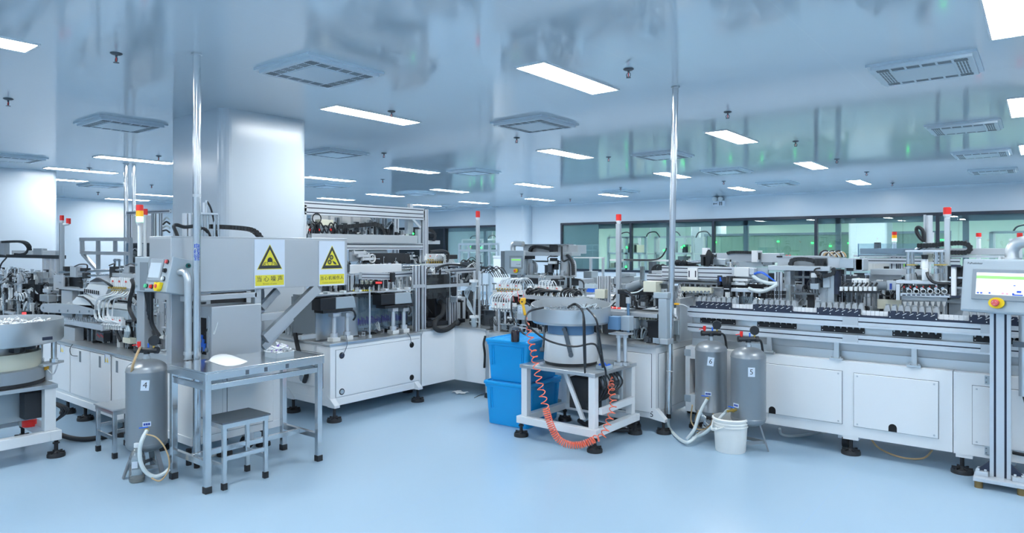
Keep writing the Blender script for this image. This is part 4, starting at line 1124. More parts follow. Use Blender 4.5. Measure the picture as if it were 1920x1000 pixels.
tub(hp, 'power_cable', 'black', [(cpos[0], cpos[1], .63), (cpos[0] + .03, cpos[1], .5), (cpos[0] + .07, cpos[1], .35), (cpos[0] + .03, cpos[1], .24), (cpos[0] - .06, cpos[1] + .03, .225)], .012, 8, 10)
# ------------------------------------------------------------------ left production line: base cabinet
YL = 2.47
bc_ = thing('base_cabinet', 'long white base cabinet with three slot handles behind tank 4', 'cabinet', (-7.0, 2.83, 0))
box(bc_, 'body', 'white', -11.2, -4.945, YL, 3.2, .2, .69)
box(bc_, 'deck_plate', 'steel', -11.22, -4.925, YL - .015, 3.22, .69, .705, .002)
box(bc_, 'skirt_rail', 'white', -11.2, -4.945, YL - .01, 3.2, .14, .2, .003)
def lx(px, y=700): return PY(px, y, YL - .012).x
for i, (a, b, hx, hy) in enumerate(((86, 130, None, 0), (132, 168, 150, 669), (169.5, 206, 187, 679), (213, 300, 219, 688))):
    x0, x1 = lx(a), lx(b)
    d = panelY(bc_, 'cabinet_door', x0, x1, .235, .665, YL, screws=False)
    if hx:
        h = PY(hx, hy, YL - .014); box(d, 'slot_handle', 'midgray', h.x - .02, h.x + .02, YL - .0145, YL - .012, h.z - .05, h.z + .05)
for sx, sy in ((117, 655), (201, 674)):
    h = PY(sx, sy, YL - .014)
    s = box(bc_, 'warning_sticker', 'signwhite', h.x - .055, h.x + .055, YL - .0145, YL - .012, h.z - .04, h.z + .04)
    m = MB()
    for k, c in ((-.03, 0), (.01, 0)): m.prism([(h.x + k - .014, YL - .0152, h.z - .028), (h.x + k + .014, YL - .0152, h.z - .028), (h.x + k, YL - .0152, h.z + .02)], (0, .0006, 0))
    m.build('sticker_triangle', 'yellow', s)
    box(s, 'sticker_band', 'bluegray', h.x - .053, h.x - .04, YL - .0153, YL - .0147, h.z - .036, h.z + .036)
tub(bc_, 'thin_black_cable', 'black', [PY(136, 646, YL - .02), PY(131, 655, YL - .03), PY(134, 666, YL - .03), PY(145, 668, YL - .02)], .003)
for x in (-9.2, -8.3, -7.48, -7.05, -6.2, -5.55): foot(bc_, x, YL + .04, .145, .07)
for y in (2.75, 3.08): foot(bc_, -5.0, y, .145)
panelX(bc_, 'end_panel', 2.74, 3.13, .2, .62, -4.945)
panelX(bc_, 'end_cover', 2.5, 2.7, .2, .66, -4.945)
m = MB().cyl((-5.03, 2.94, .06), (-4.98, 2.94, .06), .05, n=20); m.build('caster_wheel', 'rubber', bc_)
box(bc_, 'caster_fork', 'alu', -5.05, -4.96, 2.92, 2.97, .06, .14)
tub(bc_, 'floor_tube', 'tube', [(-4.99, 2.55, .14), (-4.97, 2.5, .06), (-4.98, 2.62, .02), (-5.1, 2.8, .015)], .008)
MB().cyl((-4.98, 2.46, .12), (-4.98, 2.46, .0), .02, n=12).build('drain_hose', 'rubber', bc_)

# ---- far-left assembly station under the black beam
a1 = thing('assembly_station', 'crowded assembly station under a black overhead beam behind the left bowl', 'machine', (-9.0, 2.83, .705))
Y1 = 2.95
bxY(a1, 'overhead_beam', 'black', Y1, -25, 478, 113, 484, .06)
for a, b in ((79, 83), (86, 90), (93, 97), (103, 107)): bxY(a1, 'support_post', 'alu', Y1 + .01, a, 484, b, 606, .03)
bxY(a1, 'slide_body', 'aluplate', Y1 - .01, 22, 470, 104, 478, .05, .002)
bxY(a1, 'slide_carriage', 'steel', Y1 - .02, 62, 466, 78, 478, .06, .002)
bxY(a1, 'end_block', 'steel', Y1 - .02, -12, 452, 8, 480, .06)
chain(a1, [PY(a, b, Y1) for a, b in ((6, 454), (34, 453), (46, 455), (53, 461), (55, 468), (51, 475), (43, 477.5), (30, 477))], .05, .03)
tub(a1, 'cable', 'black', [PY(a, b, Y1 - .03) for a, b in ((-5, 478), (12, 482), (2, 496), (-4, 520))], .01)
# mid-height slides and plates
bxY(a1, 'slide_rail', 'aluplate', 2.85, 22, 519, 92, 530, .08, .002)
bxY(a1, 'dark_rail', 'darkalu', 2.8, 22, 530, 102, 534, .1)
bxY(a1, 'slide_rail', 'alu', 2.75, -6, 514, 16, 526, .1, .002)
bxY(a1, 'slide_block', 'alu', 2.82, 36, 511, 52, 524, .05, .002)
bxY(a1, 'slide_block', 'steel', 2.82, 60, 510, 82, 522, .05, .002)
bxY(a1, 'black_plate', 'black', 2.78, 37, 533, 76, 562, .03)
bxY(a1, 'black_plate', 'black', 2.74, 36, 556, 52, 604, .03)
bxY(a1, 'white_housing', 'whiteplastic', 2.62, -8, 561, 14, 581, .12, .004)
bxY(a1, 'black_plate', 'black', 2.68, 14, 562, 28, 586, .04)
bxY(a1, 'round_housing', 'steel', 2.6, 74, 553, 90, 566, .08, .004)
bxY(a1, 'shelf_plate', 'alu', 2.58, -5, 584, 26, 588, .12)
for k in range(3): bxY(a1, 'support_post', 'alu', 2.62, 4 + 10 * k, 588, 7 + 10 * k, 604, .02)
for k, (a, b) in enumerate(((8, 536), (20, 540), (30, 552), (60, 568), (84, 545), (92, 538))):
    air_cylinder(a1, PY(a, b, 2.6 + .03 * (k % 3)), ((1, 0, 0), (0, 0, -1))[k % 2], .14, .035, ('alu', 'whiteplastic')[k % 2])
c = PY(47, 557, 2.56); m = []
for k in range(34):
    t = k * .5; r = .05 - .0004 * k
    m.append(c + V((math.cos(t) * r * 1.25, -.002 * k, math.sin(t) * r)))
MB().tube(m, .0055, 8).build('coiled_tube', 'tube', a1)
tub(a1, 'air_tube', 'tube', [PY(50, 566, 2.53), PY(46, 576, 2.52), PY(43, 588, 2.52)], .009)
ds = bxY(a1, 'counter_display', 'black', 2.5, 40, 584, 50, 598, .05, .003)
m = MB()
for r_ in range(2):
    for k in range(3): rY(m, 2.498, 41.4 + 2.7 * k, 586 + 5 * r_, 43.2 + 2.7 * k, 590 + 5 * r_, .002)
m.build('display_digits', 'ledred', ds)
bxY(a1, 'dark_gap_sheet', 'blackmatte', 3.14, -10, 545, 164, 588, .02)  # added dark sheet; its colour stands in for shaded gaps between fixtures
clutter(a1, -10.9, -8.8, 2.62, 3.1, .705, 1.25, 90, 21, dark=.42)
clutter(a1, -10.6, -8.8, 2.6, 2.9, 1.0, 1.3, 40, 22, dark=.35, tubes=.3)

# ---- tube fitting station with white hoses
a2 = thing('tube_fitting_station', 'station with arching white hoses and valve row left of the guarded frame', 'machine', (-6.6, 2.83, .705))
# rounded conveyor arm
pts = [PY(178, 572.5, 2.56), PY(178, 591, 2.56), PY(82, 586, 2.56)] + [PY(82 - 7 * math.sin(t), 577.5 + 8 * math.cos(t), 2.56) for t in [k * math.pi / 8 for k in range(1, 8)]] + [PY(82, 569.5, 2.56)]
ca = MB().prism(pts, (0, .09, 0)).build('conveyor_arm', 'aluplate', a2, .003)
m = MB()
for a, b in ((82, 577.5), (112, 583), (128, 583), (150, 585), (168, 584)): q = PY(a, b, 2.56); m.cyl(q, q - V((0, .006, 0)), .012, n=10)
m.build('arm_bolt', 'chrome', ca)
cr = bxY(a2, 'comb_rail', 'alu', 2.53, 107, 603, 192, 613, .06, .002)
m = MB()
for k in range(26):
    q = PY(109 + k * 3.2, 604, 2.535); m.cyl(q, q + V((0, .0, .045)), .008, .002, n=6)
m.build('comb_teeth', 'chrome', cr)
bxY(a2, 'rail_support', 'aluplate', 2.54, 110, 613, 140, 641, .08, .003)
bxY(a2, 'rail_support', 'black', 2.6, 92, 586, 104, 606, .05)
bxY(a2, 'grey_plate', 'aluplate', 2.62, 115, 588, 135, 606, .04)
bxY(a2, 'grey_plate', 'aluplate', 2.62, 142, 586, 154, 606, .04)
bxY(a2, 'side_plate', 'alu', 2.7, 100, 516, 118, 546, .02, .002)
bxY(a2, 'side_plate', 'aluplate', 2.66, 115, 545, 135, 573, .06, .002)
bp_ = bxY(a2, 'black_plate', 'black', 2.78, 119, 507, 152, 543, .03)
m = MB()
for a, b in ((122, 519), (121, 531), (124, 540), (134, 540), (141, 540), (148, 540)): q = PY(a, b, 2.78); m.cyl(q, q - V((0, .006, 0)), .009, n=8)
m.build('plate_bolt', 'chrome', bp_)
m = MB().cyl(PY(112, 511, 2.72), PY(258, 505, 2.72), .013, n=12); m.build('shaft', 'chrome', a2)
m = MB().cyl(PY(112, 519, 2.72), PY(258, 514, 2.72), .011, n=12); m.build('shaft', 'chrome', a2)
for a, b, c_, d_ in ((150, 503, 160, 509), (205, 500, 213, 522), (154, 512, 160, 522), (242, 500, 256, 511), (118, 500, 122, 508)): bxY(a2, 'shaft_bracket', 'black', 2.7, a, b, c_, d_, .05, .002)
bxY(a2, 'shaft_block', 'aluplate', 2.69, 131, 499, 142, 520, .06, .002); bxY(a2, 'shaft_block', 'aluplate', 2.69, 232, 497, 241, 516, .06, .002)
for pts in ([(140, 500), (150, 496), (163, 497), (163, 506)], [(205, 498), (214, 495), (214, 500)], [(236, 498), (246, 495), (256, 502), (257, 512)]): tub(a2, 'cable', 'black', [PY(a, b, 2.68) for a, b in pts], .007)
bxY(a2, 'shelf_plate', 'alu', 2.64, 110, 543, 210, 547, .12)
bxY(a2, 'grey_plate', 'panelgray', 2.72, 132, 547, 150, 585, .05)
v0 = PY(213, 541, 2.6); v1 = PY(246, 543, 2.6)
valve_bank(a2, v0, v1 - v0, 8, (v1 - v0).length / 8, 1.35, (0, -1, 0))
bxY(a2, 'manifold_back', 'aluplate', 2.64, 210, 513, 250, 520, .03)
v2 = PY(198, 610, 2.56); v3 = PY(234, 613, 2.56)
valve_bank(a2, v2, v3 - v2, 8, (v3 - v2).length / 8, 1.1, (0, -1, 0), 'whiteplastic')
bxY(a2, 'clear_cover', 'cupplastic', 2.6, 203, 583, 240, 597, .1)
bxY(a2, 'fixture_block', 'whiteplastic', 2.66, 212, 570, 238, 580, .08, .004)
for k in range(9):
    f = k / 8; a = (214 + 30 * f, 545 + f); e = (196 + 34 * f, 604 + 3 * f); mid = (178 + 32 * f - 5 * (k % 2), 576 + 6 * (k % 3))
    yy = 2.55 - .012 * (k % 4)
    tub(a2, 'white_hose', 'tube', [PY(a[0], a[1], 2.59), PY(a[0] - 9, 552 + 2 * (k % 3), yy), PY(mid[0] + 6, 560 + 3 * (k % 2), yy), PY(mid[0], mid[1] + 6, yy), PY(mid[0] + 6, 600, yy), PY(e[0], e[1], 2.55)], .0062, 6)
# slanted white covers
m = MB().prism([PY(*p, 2.56) for p in ((135, 566), (147, 553), (177, 563), (187, 578), (182, 582), (136, 570))], (0, .12, 0)); m.build('slanted_cover', 'whiteplastic', a2, .003)
m = MB().prism([PY(*p, 2.6) for p in ((157, 547), (166, 533), (205, 537), (196, 556), (185, 565))], (0, .12, 0)); m.build('slanted_cover', 'whiteplastic', a2, .003)
m = MB().prism([PY(*p, 2.63) for p in ((166, 532), (182, 518), (210, 532), (204, 540))], (0, .1, 0)); m.build('slanted_cover', 'aluplate', a2, .003)
for k in range(8): q = PY(159 + 3.6 * k, 548 + .6 * k, 2.59); MB().cyl(q, q + V((.03, -.01, .03)), .006, n=8).build('black_plunger', 'black', a2)
for k in range(7): tub(a2, 'cable', 'black', [PY(170 + 2 * k, 528, 2.6), PY(184 + 2 * k, 522 + k, 2.56), PY(198 + 2 * k, 530 + k, 2.56), PY(208, 538, 2.6)], .006, 5)
for k in range(4): tub(a2, 'cable', 'black', [PY(146 + 3 * k, 556, 2.54), PY(160 + 3 * k, 560 + 2 * k, 2.52), PY(176, 574 + 2 * k, 2.53)], .006, 5)
bxY(a2, 'black_housing', 'black', 2.72, 194, 610, 256, 642, .1)
bxY(a2, 'grey_housing', 'aluplate', 2.66, 158, 612, 194, 644, .12, .004)
bxY(a2, 'terminal_block', 'darkalu', 2.6, 181, 624, 194, 640, .06)
m = MB()
for k in range(6): rY(m, 2.598, 182 + 2 * k, 626 + 2 * (k % 3), 183.4 + 2 * k, 630 + 2 * (k % 3), .004)
m.build('terminal_marks', 'pinkred', a2)
for k in range(3): tub(a2, 'clear_tube', 'cupplastic', [PY(232 + 4 * k, 612, 2.58), PY(235 + 4 * k, 622, 2.56), PY(233 + 3 * k, 636, 2.58)], .009, 5)
bxY(a2, 'tube_holder', 'cream', 2.56, 230, 634, 244, 644, .05)
tub(a2, 'thick_cable', 'black', [PY(a, b, 2.55) for a, b in ((247, 525), (250, 536), (244, 560), (243, 580), (250, 596), (256, 604))], .017, 6)
tub(a2, 'thick_cable', 'black', [PY(a, b, 2.57) for a, b in ((215, 612), (219, 625), (226, 640))], .014, 6)
bxY(a2, 'dark_gap_sheet', 'blackmatte', 3.14, 168, 548, 258, 611, .02)  # dark sheet added behind the hoses to paint in the shaded gaps
clutter(a2, -8.6, -5.97, 2.66, 3.1, .705, 1.2, 84, 31, dark=.45)
clutter(a2, -8.5, -6.1, 2.75, 3.05, 1.02, 1.3, 34, 32, dark=.4, tubes=.3)
for k in range(3): valve_bank(a2, PY(226 - 2 * k, 566 + 5 * k, 2.75), (1, 0, 0), 9, .035, .7, (0, -1, 0), 'black')

# ---- steel guard frame, control panel, hood
gf = thing('guarded_window_unit', 'steel window frame around dark mechanism below the small control panel', 'machine frame', (-5.4, 2.52, .705))
YG = 2.475
def gx(px, y=600): return PY(px, y, YG).x
box(gf, 'frame_post', 'steelsheet', gx(256), gx(270), YG, YG + .07, .705, 1.265, .004)
box(gf, 'frame_post', 'steelsheet', gx(312), gx(321), YG, YG + .12, .705, 1.265, .004)
box(gf, 'frame_sill', 'steelsheet', gx(270), gx(312), YG, YG + .06, .705, .775, .004)
box(gf, 'frame_head', 'steelsheet', gx(270), gx(312), YG + .02, YG + .06, 1.2, 1.265)
box(gf, 'back_plate', 'blackmatte', gx(262), gx(322), YG + .6, YG + .62, .72, 1.25)
clutter(gf, gx(276), gx(309), YG + .15, YG + .5, .71, 1.2, 34, 41, dark=.62)
for k in range(5): tub(gf, 'cable', 'black', [PY(272 + 3 * k, 548, YG - .01), PY(277 + 2 * k, 575, YG + .02), PY(274 + 3 * k, 606, YG + .05), PY(280 + 5 * k, 630, YG + .08)], .011, 6)
bx = bxY(gf, 'mount_bracket', 'panelgray', YG - .03, 253, 482, 279, 547, .1, .004)
bxY(bx, 'bracket_window', 'midgray', YG - .032, 262, 492, 277, 545, .003)
m = MB()
for a, b in ((257, 497), (257, 537)): q = PY(a, b, YG - .03); m.cyl(q, q - V((0, .008, 0)), .01, n=8)
m.build('bracket_bolt', 'chrome', bx)
tower('signal_tower', 'red, amber and green stacked signal light above the small control panel', (PY(262, 480, 2.5).x, 2.5, 1.54), 1.965, .034, 'round', ('red', 'amber', 'greenlit'), .048, .028, 'whiteplastic')
b_ = PY(272, 480, 3.05); tower('signal_tower', 'small red signal light just behind the stacked red, amber and green one', (b_.x, 3.05, .705), 2.0, .03, 'round', ('red',), .06, .024, 'whiteplastic')
cpn = thing('control_panel', 'small tilted control panel with screen, buttons and yellow stop switch', 'control panel', (-5.1, 2.3, 1.2), None)
# box leaning back: front faces the aisle (-y), its right side carries a key switch
XA = V((1, 0, 0)); TB = Matrix.Rotation(-.2, 3, XA); ZB = TB @ V((0, 0, 1)); NB = TB @ V((0, -1, 0))
o_ = PY(270.5, 545, 2.29)
wF = PY(311, 545, 2.29).x - o_.x
def cb(mb, u0, u1, v0, v1, w0, w1):
    vs = [o_ + XA * u + ZB * v + NB * w for w in (w0, w1) for u, v in ((u0, v0), (u1, v0), (u1, v1), (u0, v1))]
    return mb.add(vs, [(0, 3, 2, 1), (4, 5, 6, 7), (0, 1, 5, 4), (1, 2, 6, 5), (2, 3, 7, 6), (3, 0, 4, 7)])
HB = .262
cb(MB(), 0, wF, 0, HB, -.17, 0).build('enclosure', 'panelgray', cpn, .004)
s = cb(MB(), .02, wF * .66, .075, HB - .02, 0, .008).build('screen_bezel', 'graypaint', cpn, .002)
cb(MB(), .035, wF * .6, .1, HB - .05, .008, .009).build('display', 'screengray', s)
def btn(u, v, m_, r=.014, nm='push_button'):
    c = o_ + XA * u + ZB * v
    k = MB().cyl(c, c + NB * .008, r * 1.25, n=16).build(nm, 'black', cpn)
    MB().cyl(c + NB * .008, c + NB * .02, r, n=16).build('button_cap', m_, k)
btn(wF * .82, HB - .04, 'pinkred'); btn(wF * .80, HB - .105, 'black'); btn(wF * .80, HB - .165, 'whiteplastic')
btn(.03, .035, 'greenbtn'); btn(wF * .34, .033, 'red')
c = o_ + XA * wF * .68 + ZB * .037
yb = MB().prism([c + XA * a + ZB * b for a, b in ((-.045, .03), (-.02, .03), (-.012, .02), (.012, .02), (.02, .032), (.045, .03), (.04, -.02), (.02, -.036), (-.02, -.036), (-.042, -.015))], NB * .028).build('stop_switch_guard', 'yellow', cpn, .004)
MB().cyl(c + NB * .028, c + NB * .036, .014, n=14).build('stop_switch', 'pinkred', yb)
sx = o_ + XA * wF + ZB * (HB - .045) - NB * .12
k = MB().cyl(sx, sx + XA * .01, .018, n=16).build('key_switch', 'teal', cpn)
MB().cyl(sx + XA * .01, sx + XA * .014, .01, n=12).build('key_slot', 'black', k)
el = thing('panel_support_pipe', 'bent steel pipe carrying the small control panel next to the pole', 'pipe', (-4.87, 2.385, .7))
q0 = V((-4.893, 2.413, .80))
MB().tube([q0, V((-4.893, 2.413, 1.30))] + spline([V((-4.893, 2.413, 1.32)), V((-4.896, 2.412, 1.38)), V((-4.915, 2.408, 1.42)), V((-4.945, 2.4, 1.432)), V((-4.975, 2.39, 1.43))], 6), .0265, 18).build('pipe', 'steel', el)
MB().cyl((-4.893, 2.413, .83), (-4.893, 2.413, .855), .032, n=16).cbox((-4.885, 2.44, .842), (.03, .05, .02)).build('pipe_clamp', 'steel', el)
MB().cyl((-4.893, 2.413, .797), (-4.893, 2.413, .803), .03, n=16).build('pipe_end_ring', 'steel', el)

hd_ = thing('steel_hood', 'long brushed steel hood with two yellow warning signs over the table', 'machine hood', (-5.1, 3.2, .705))
XH = -4.985
ya, yb_ = PX(321, 470, XH).y, PX(651, 480, XH).y
zt, zb = 1.695, 1.275
m = MB().box(XH - .35, XH, ya, yb_, zt - .012, zt).box(XH - .012, XH, ya, yb_, zb, zt - .012).box(XH - .35, XH - .012, ya, ya + .012, zb, zt - .012).box(XH - .35, XH - .012, yb_ - .012, yb_, zb, zt - .012).box(XH - .35, XH - .338, ya + .012, yb_ - .012, zb, zt - .012)
m.build('hood_panel', 'steelsheet', hd_, .003)
bxX(hd_, 'cross_beam', 'steelsheet', XH - .02, 345, 552, 482, 562, .06, .003)
bxX(hd_, 'cross_beam', 'alu', XH - .06, 345, 544, 482, 549, .06)
bxX(hd_, 'support_post', 'steelsheet', XH - .02, 478, 540, 490, 662, .06, .003)
bxX(hd_, 'support_post', 'steelsheet', XH - .28, 487, 540, 496, 652, .06, .003)
bxX(hd_, 'side_beam', 'steelsheet', XH - .05, 490, 586, 548, 600, .06, .003)
MB().bar(PX(496, 636, XH - .03), PX(594, 540, XH - .03), .085, .055, up=(1, 0, 0)).build('diagonal_brace', 'steelsheet', hd_, .003)
MB().bar(PX(490, 578, XH - .2), PX(520, 545, XH - .2), .06, .05, up=(1, 0, 0)).build('rear_brace', 'steelsheet', hd_, .003)
MB().bar(PX(492, 652, XH - .2), PX(545, 596, XH - .2), .06, .05, up=(1, 0, 0)).build('rear_brace', 'steelsheet', hd_, .003)
y0, y1 = PX(397, 620, XH).y, PX(490, 612, XH).y
z0, z1 = .715, PX(440, 573, XH).z
lb = box(hd_, 'lower_enclosure', 'steelsheet', XH - .30, XH, y0, y1, z0, z1, .004)
box(lb, 'enclosure_window', 'hole', XH - .23, XH - .08, y0 - .003, y0, z0 + .07, z1 - .09)
box(lb, 'enclosure_hinge', 'chrome', XH - .03, XH - .02, y0 - .012, y0, z0 + .05, z1 - .07)
for k in range(5):
    c = V((XH - .1 - .02 * k, y0 - .006, z0 + .1 + .03 * (k % 3))); MB().cyl(c, c + V((.01, 0, .06)), .013, n=8).build('blue_fitting', 'blueair', lb)
box(hd_, 'machine_bed', 'steel', -5.26, -4.99, 2.6, 3.18, .706, .73)
box(hd_, 'rail_bar', 'steel', -5.24, -5.2, 2.58, y0 - .02, 1.03, 1.07)
box(hd_, 'rail_bar', 'steel', -5.2, -5.15, 2.58, y0 - .02, 1.14, 1.16)
box(hd_, 'rail_bar', 'steel', -5.24, -5.1, 2.58, y0 - .02, .78, .8)
box(hd_, 'rear_plate', 'blackmatte', -5.27, -5.255, 2.58, y0 - .01, .74, 1.2)
clutter(hd_, -5.2, -5.05, 2.6, 2.68, .8, 1.1, 8, 51, dark=.5)
# on top of the hood
XT = XH - .2
m = MB()
for a in (379, 389.5, 402, 409): m.cyl(PX(a, 446, XT), PX(a, 402, XT), .010, n=10)
m.build('lift_rods', 'chrome', hd_)
bxX(hd_, 'lift_plate', 'alu', XT + .06, 374, 399, 409, 402.5, .12, .002)
m = MB().cyl(PX(383, 399, XT), PX(383, 380, XT), .012, n=12).cyl(PX(387, 399, XT), PX(387, 376, XT), .008, n=12); m.build('lift_cylinder', 'alu', hd_)
for a, b in ((346, 351), (353, 358)): bxX(hd_, 'column_profile', 'alu', XT, a, 400, b, 447, .04, .002)
tub(hd_, 'cable', 'black', [PX(a, b, XT) for a, b in ((388, 378), (394, 388), (399, 404), (403, 425), (408, 446))], .008)
chain(hd_, [PX(a, b, XT - .06) for a, b in ((392, 425), (420, 426), (450, 428), (470, 431), (482, 438), (489, 448))], .05, .035, (1, 0, 0))
tub(hd_, 'cable_loom', 'black', [PX(a, b, XT) for a, b in ((334, 447), (330, 436), (326, 425), (332, 422), (346, 426), (365, 424))], .014)
tub(hd_, 'cable_loom', 'black', [PX(a, b, XT) for a, b in ((376, 428), (384, 430), (390, 436), (394, 447))], .014)

# ---- warning signs
def sign(label, px0, px1, y0, y1, chars, english, kind):
    X = XH + .001
    a = PX(px0, (y0[0] + y0[1]) / 2, X); b = PX(px1, (y1[0] + y1[1]) / 2, X)
    z1 = PX(px0, y0[0], X).z; z0 = PX(px0, y0[1], X).z
    W = b.y - a.y; H = z1 - z0; o = V((X, a.y, z0))
    t = thing('warning_sign', label, 'sign', tuple(o), 'yellow warning signs on the hood')
    MB().box(X, X + .003, a.y, b.y, z0, z1).build('sign_board', 'signwhite', t)
    def P3(u, v, e): return V((X + .003 + e, a.y + u * W, z0 + v * H))
    def tri(s, e, m_, nm, drop=0):
        c = (.5, .60)
        pts = [(.5, c[1] + .29 * s), (.5 - .40 * s, c[1] - .22 * s), (.5 + .40 * s, c[1] - .22 * s)]
        # rounded corners
        out = []
        for i in range(3):
            p, q, r = V(pts[i - 1] + (0,)), V(pts[i] + (0,)), V(pts[(i + 1) % 3] + (0,))
            for f in (.10, .05, .025): out.append(q + (p - q) * f * .45)
            for f in (.025, .05, .10): out.append(q + (r - q) * f * .45)
        MB().prism([P3(p.x, p.y, 0) for p in out], (e, 0, 0)).build(nm, m_, t)
    tri(1.04, .0008, 'signyellow', 'triangle_edge'); tri(.97, .0014, 'ink', 'triangle_band'); tri(.66, .002, 'signyellow', 'triangle_field')
    m = MB()
    def disc(mb, cu, cv, ru, rv, e0, n=20, a0=0, a1=2 * math.pi):
        mb.prism([P3(cu + ru * math.cos(a0 + (a1 - a0) * i / n), cv + rv * math.sin(a0 + (a1 - a0) * i / n), e0) for i in range(n if a1 - a0 > 6.2 else n + 1)], (.0006, 0, 0))
    def line(mb, pts, w, e0=.002):
        for (u0, v0), (u1, v1) in zip(pts[:-1], pts[1:]):
            p, q = P3(u0, v0, e0), P3(u1, v1, e0); mb.bar(p, q, w, .001, up=(1, 0, 0))
    if kind == 'noise':
        disc(m, .5, .55, .085, .075, .002, a0=0, a1=math.pi); m.prism([P3(u, v, .002) for u, v in ((.415, .55), (.585, .55), (.58, .525), (.42, .525))], (.0006, 0, 0))
        line(m, [(.42, .525), (.425, .49), (.455, .45), (.5, .43), (.545, .45), (.575, .49), (.58, .525)], .004)
        for s in (-1, 1):
            line(m, [(.5 + s * .085, .52), (.5 + s * .15, .525), (.5 + s * .2, .5), (.5 + s * .24, .46), (.5 + s * .17, .475), (.5 + s * .11, .5)], .0035)
            line(m, [(.5 + s * .15, .525), (.5 + s * .17, .49)], .003); line(m, [(.5 + s * .2, .5), (.5 + s * .15, .46)], .003)
            line(m, [(.5 + s * .02, .5), (.5 + s * .045, .5)], .003)
        line(m, [(.485, .455), (.515, .455)], .003)
    else:
        y = MB()
        for cu, cv, r in ((.47, .635, .06), (.40, .53, .06)):
            ru, rv = r, r * W / H
            for i in range(12):
                a_ = i * math.pi / 6; disc(m, cu + ru * 1.12 * math.cos(a_), cv + rv * 1.12 * math.sin(a_), .016, .016 * W / H, .002, 8)
            disc(m, cu, cv, ru, rv, .002); disc(y, cu, cv, ru * .55, rv * .55, .0026); disc(m, cu, cv, ru * .28, rv * .28, .0032)
        y.build('gear_hub', 'signyellow', t)
        m.prism([P3(u, v, .002) for u, v in ((.49, .565), (.56, .545), (.63, .52), (.66, .49), (.665, .45), (.64, .475), (.60, .475), (.545, .5), (.53, .535))], (.0006, 0, 0))
    m.build('pictogram', 'ink', t)
    MB().prism([P3(u, v, 0) for u, v in ((.03, .035), (.97, .035), (.97, .255), (.03, .255))], (.0008, 0, 0)).build('caption_panel', 'signyellow', t)
    n = len(chars); cs = W * .92 / n
    yv, zv = V((0, 1, 0)), V((0, 0, 1))
    size = min(.13 * H, cs * .88)
    for i, ch in enumerate(chars):
        c = P3(.04 + .92 * (i + .5) / n, .168, .001) - o
        text_mesh(ch, size, 'caption_character', 'ink', t, frame4(c, yv, zv))
    text_mesh(english, .05 * H, 'caption_english', 'inkyellow', t, frame4(P3(.5, .072, .001) - o, yv, zv))
sign('yellow warning sign showing a capped head with hands over the ears', 476.5, 533.5, (449, 540), (450, 537), '当心噪声', 'Beware of noise', 'noise')
sign('yellow warning sign showing two gears and a hand near the hood end', 597.5, 646, (452, 537), (453, 533.5), '当心机械伤人', 'Caution mechanical injury', 'gears')

# ---- things further back on the left
gr = thing('guard_rail', 'grey square-tube guard rail standing against the pale left wall', 'rail', (-10.6, 3.9, 0))
YR = 3.9
segn = []
def seg(a, b, w=.05):
    segn.append(1); k = len(segn) * .0013
    MB().bar(PY(*a, YR), PY(*b, YR), w - k, .05 - k, up=(0, 1, 0)).build('rail_tube', 'aluplate', gr)
seg((152, 449), (245, 449)); seg((154, 449), (154, 476)); seg((154, 474), (245, 476)); seg((184, 449), (184, 540)); seg((155, 476), (184, 508)); seg((216, 450), (216, 474))
seg((245, 449), (245, 540))
for a in (184, 245):
    q = PY(a, 530, YR); box(gr, 'rail_leg', 'aluplate', q.x - .025, q.x + .025, YR - .025, YR + .025, 0, q.z + .05)
lf = thing('extrusion_frame', 'tall aluminium extrusion frame beside the square column, behind the stacked light', 'machine frame', (-9.8, 4.3, 0))
YE = 4.3
def ex(a, b, w=.06, n=1):
    segn.append(1); k = len(segn) * .0017
    m = MB(); extr(m, PY(*a, YE + k), PY(*b, YE + k), w - k, .06 - k, n, 1, up=(0, 1, 0)); m.build('frame_profile', ['alu', 'slot'], lf)
ex((240, 400), (320, 396)); ex((243, 402), (243, 470)); ex((302, 398), (302, 470)); ex((289, 394), (289, 500), .11, 2)
for a in (243, 302, 289):
    q = PY(a, 470, YE); extr(mm_ := MB(), (q.x, YE + .003, 0), (q.x, YE + .003, q.z - .01), .052, .052); mm_.build('frame_leg', ['alu', 'slot'], lf)
bxY(lf, 'white_plate', 'white', YE + .02, 247, 405, 286, 458, .02)
bxY(lf, 'clear_guard', 'acrylic', YE - .06, 236, 456, 300, 505, .012)
bxY(lf, 'blue_grey_cover', 'bluegray', YE - .02, 238, 458, 262, 500, .06)
MB().lathe(PY(300, 470, YE - .12), [(.03, -.03), (.16, -.03), (.17, 0), (.16, .03), (.03, .03)], 28, axis='y').build('hose_reel', 'midgray', lf)
for k in range(4): tub(lf, 'cable', 'black' if k % 2 else 'hose_white', [PY(306, 415 + 6 * k, YE - .05), PY(312, 408 + 8 * k, YE - .05), PY(318, 412 + 8 * k, YE - .05)], .012)
clutter(lf, -10.6, -8.9, 4.1, 4.25, 1.2, 1.75, 14, 61, dark=.15)
rb = thing('base_cabinet', 'white base cabinet at the foot of the tall extrusion frame far left', 'cabinet', (-11.0, 4.2, 0))
box(rb, 'body', 'white', -13.5, -8.6, 3.98, 4.25, .15, .7); box(rb, 'deck_plate', 'steel', -13.5, -8.58, 3.96, 4.27, .7, .715)
for x in (-13.2, -11, -8.8): foot(rb, x, 4.1, .15)
lt2 = PY(116, 470, 2.97)
t = tower('signal_tower', 'twin red signal lights on a tall post behind the black overhead beam', (lt2.x, 2.97, .705), PY(116, 404, 2.97).z, .045, 'square', ('red',), .06, .022, 'steel')
for s in (-1, 1): pass
MB().cyl((lt2.x + .055, 3.02, PY(116, 404, 2.97).z - .1), (lt2.x + .055, 3.02, PY(116, 404, 2.97).z - .035), .024, n=14).build('second_lens', 'red', t)
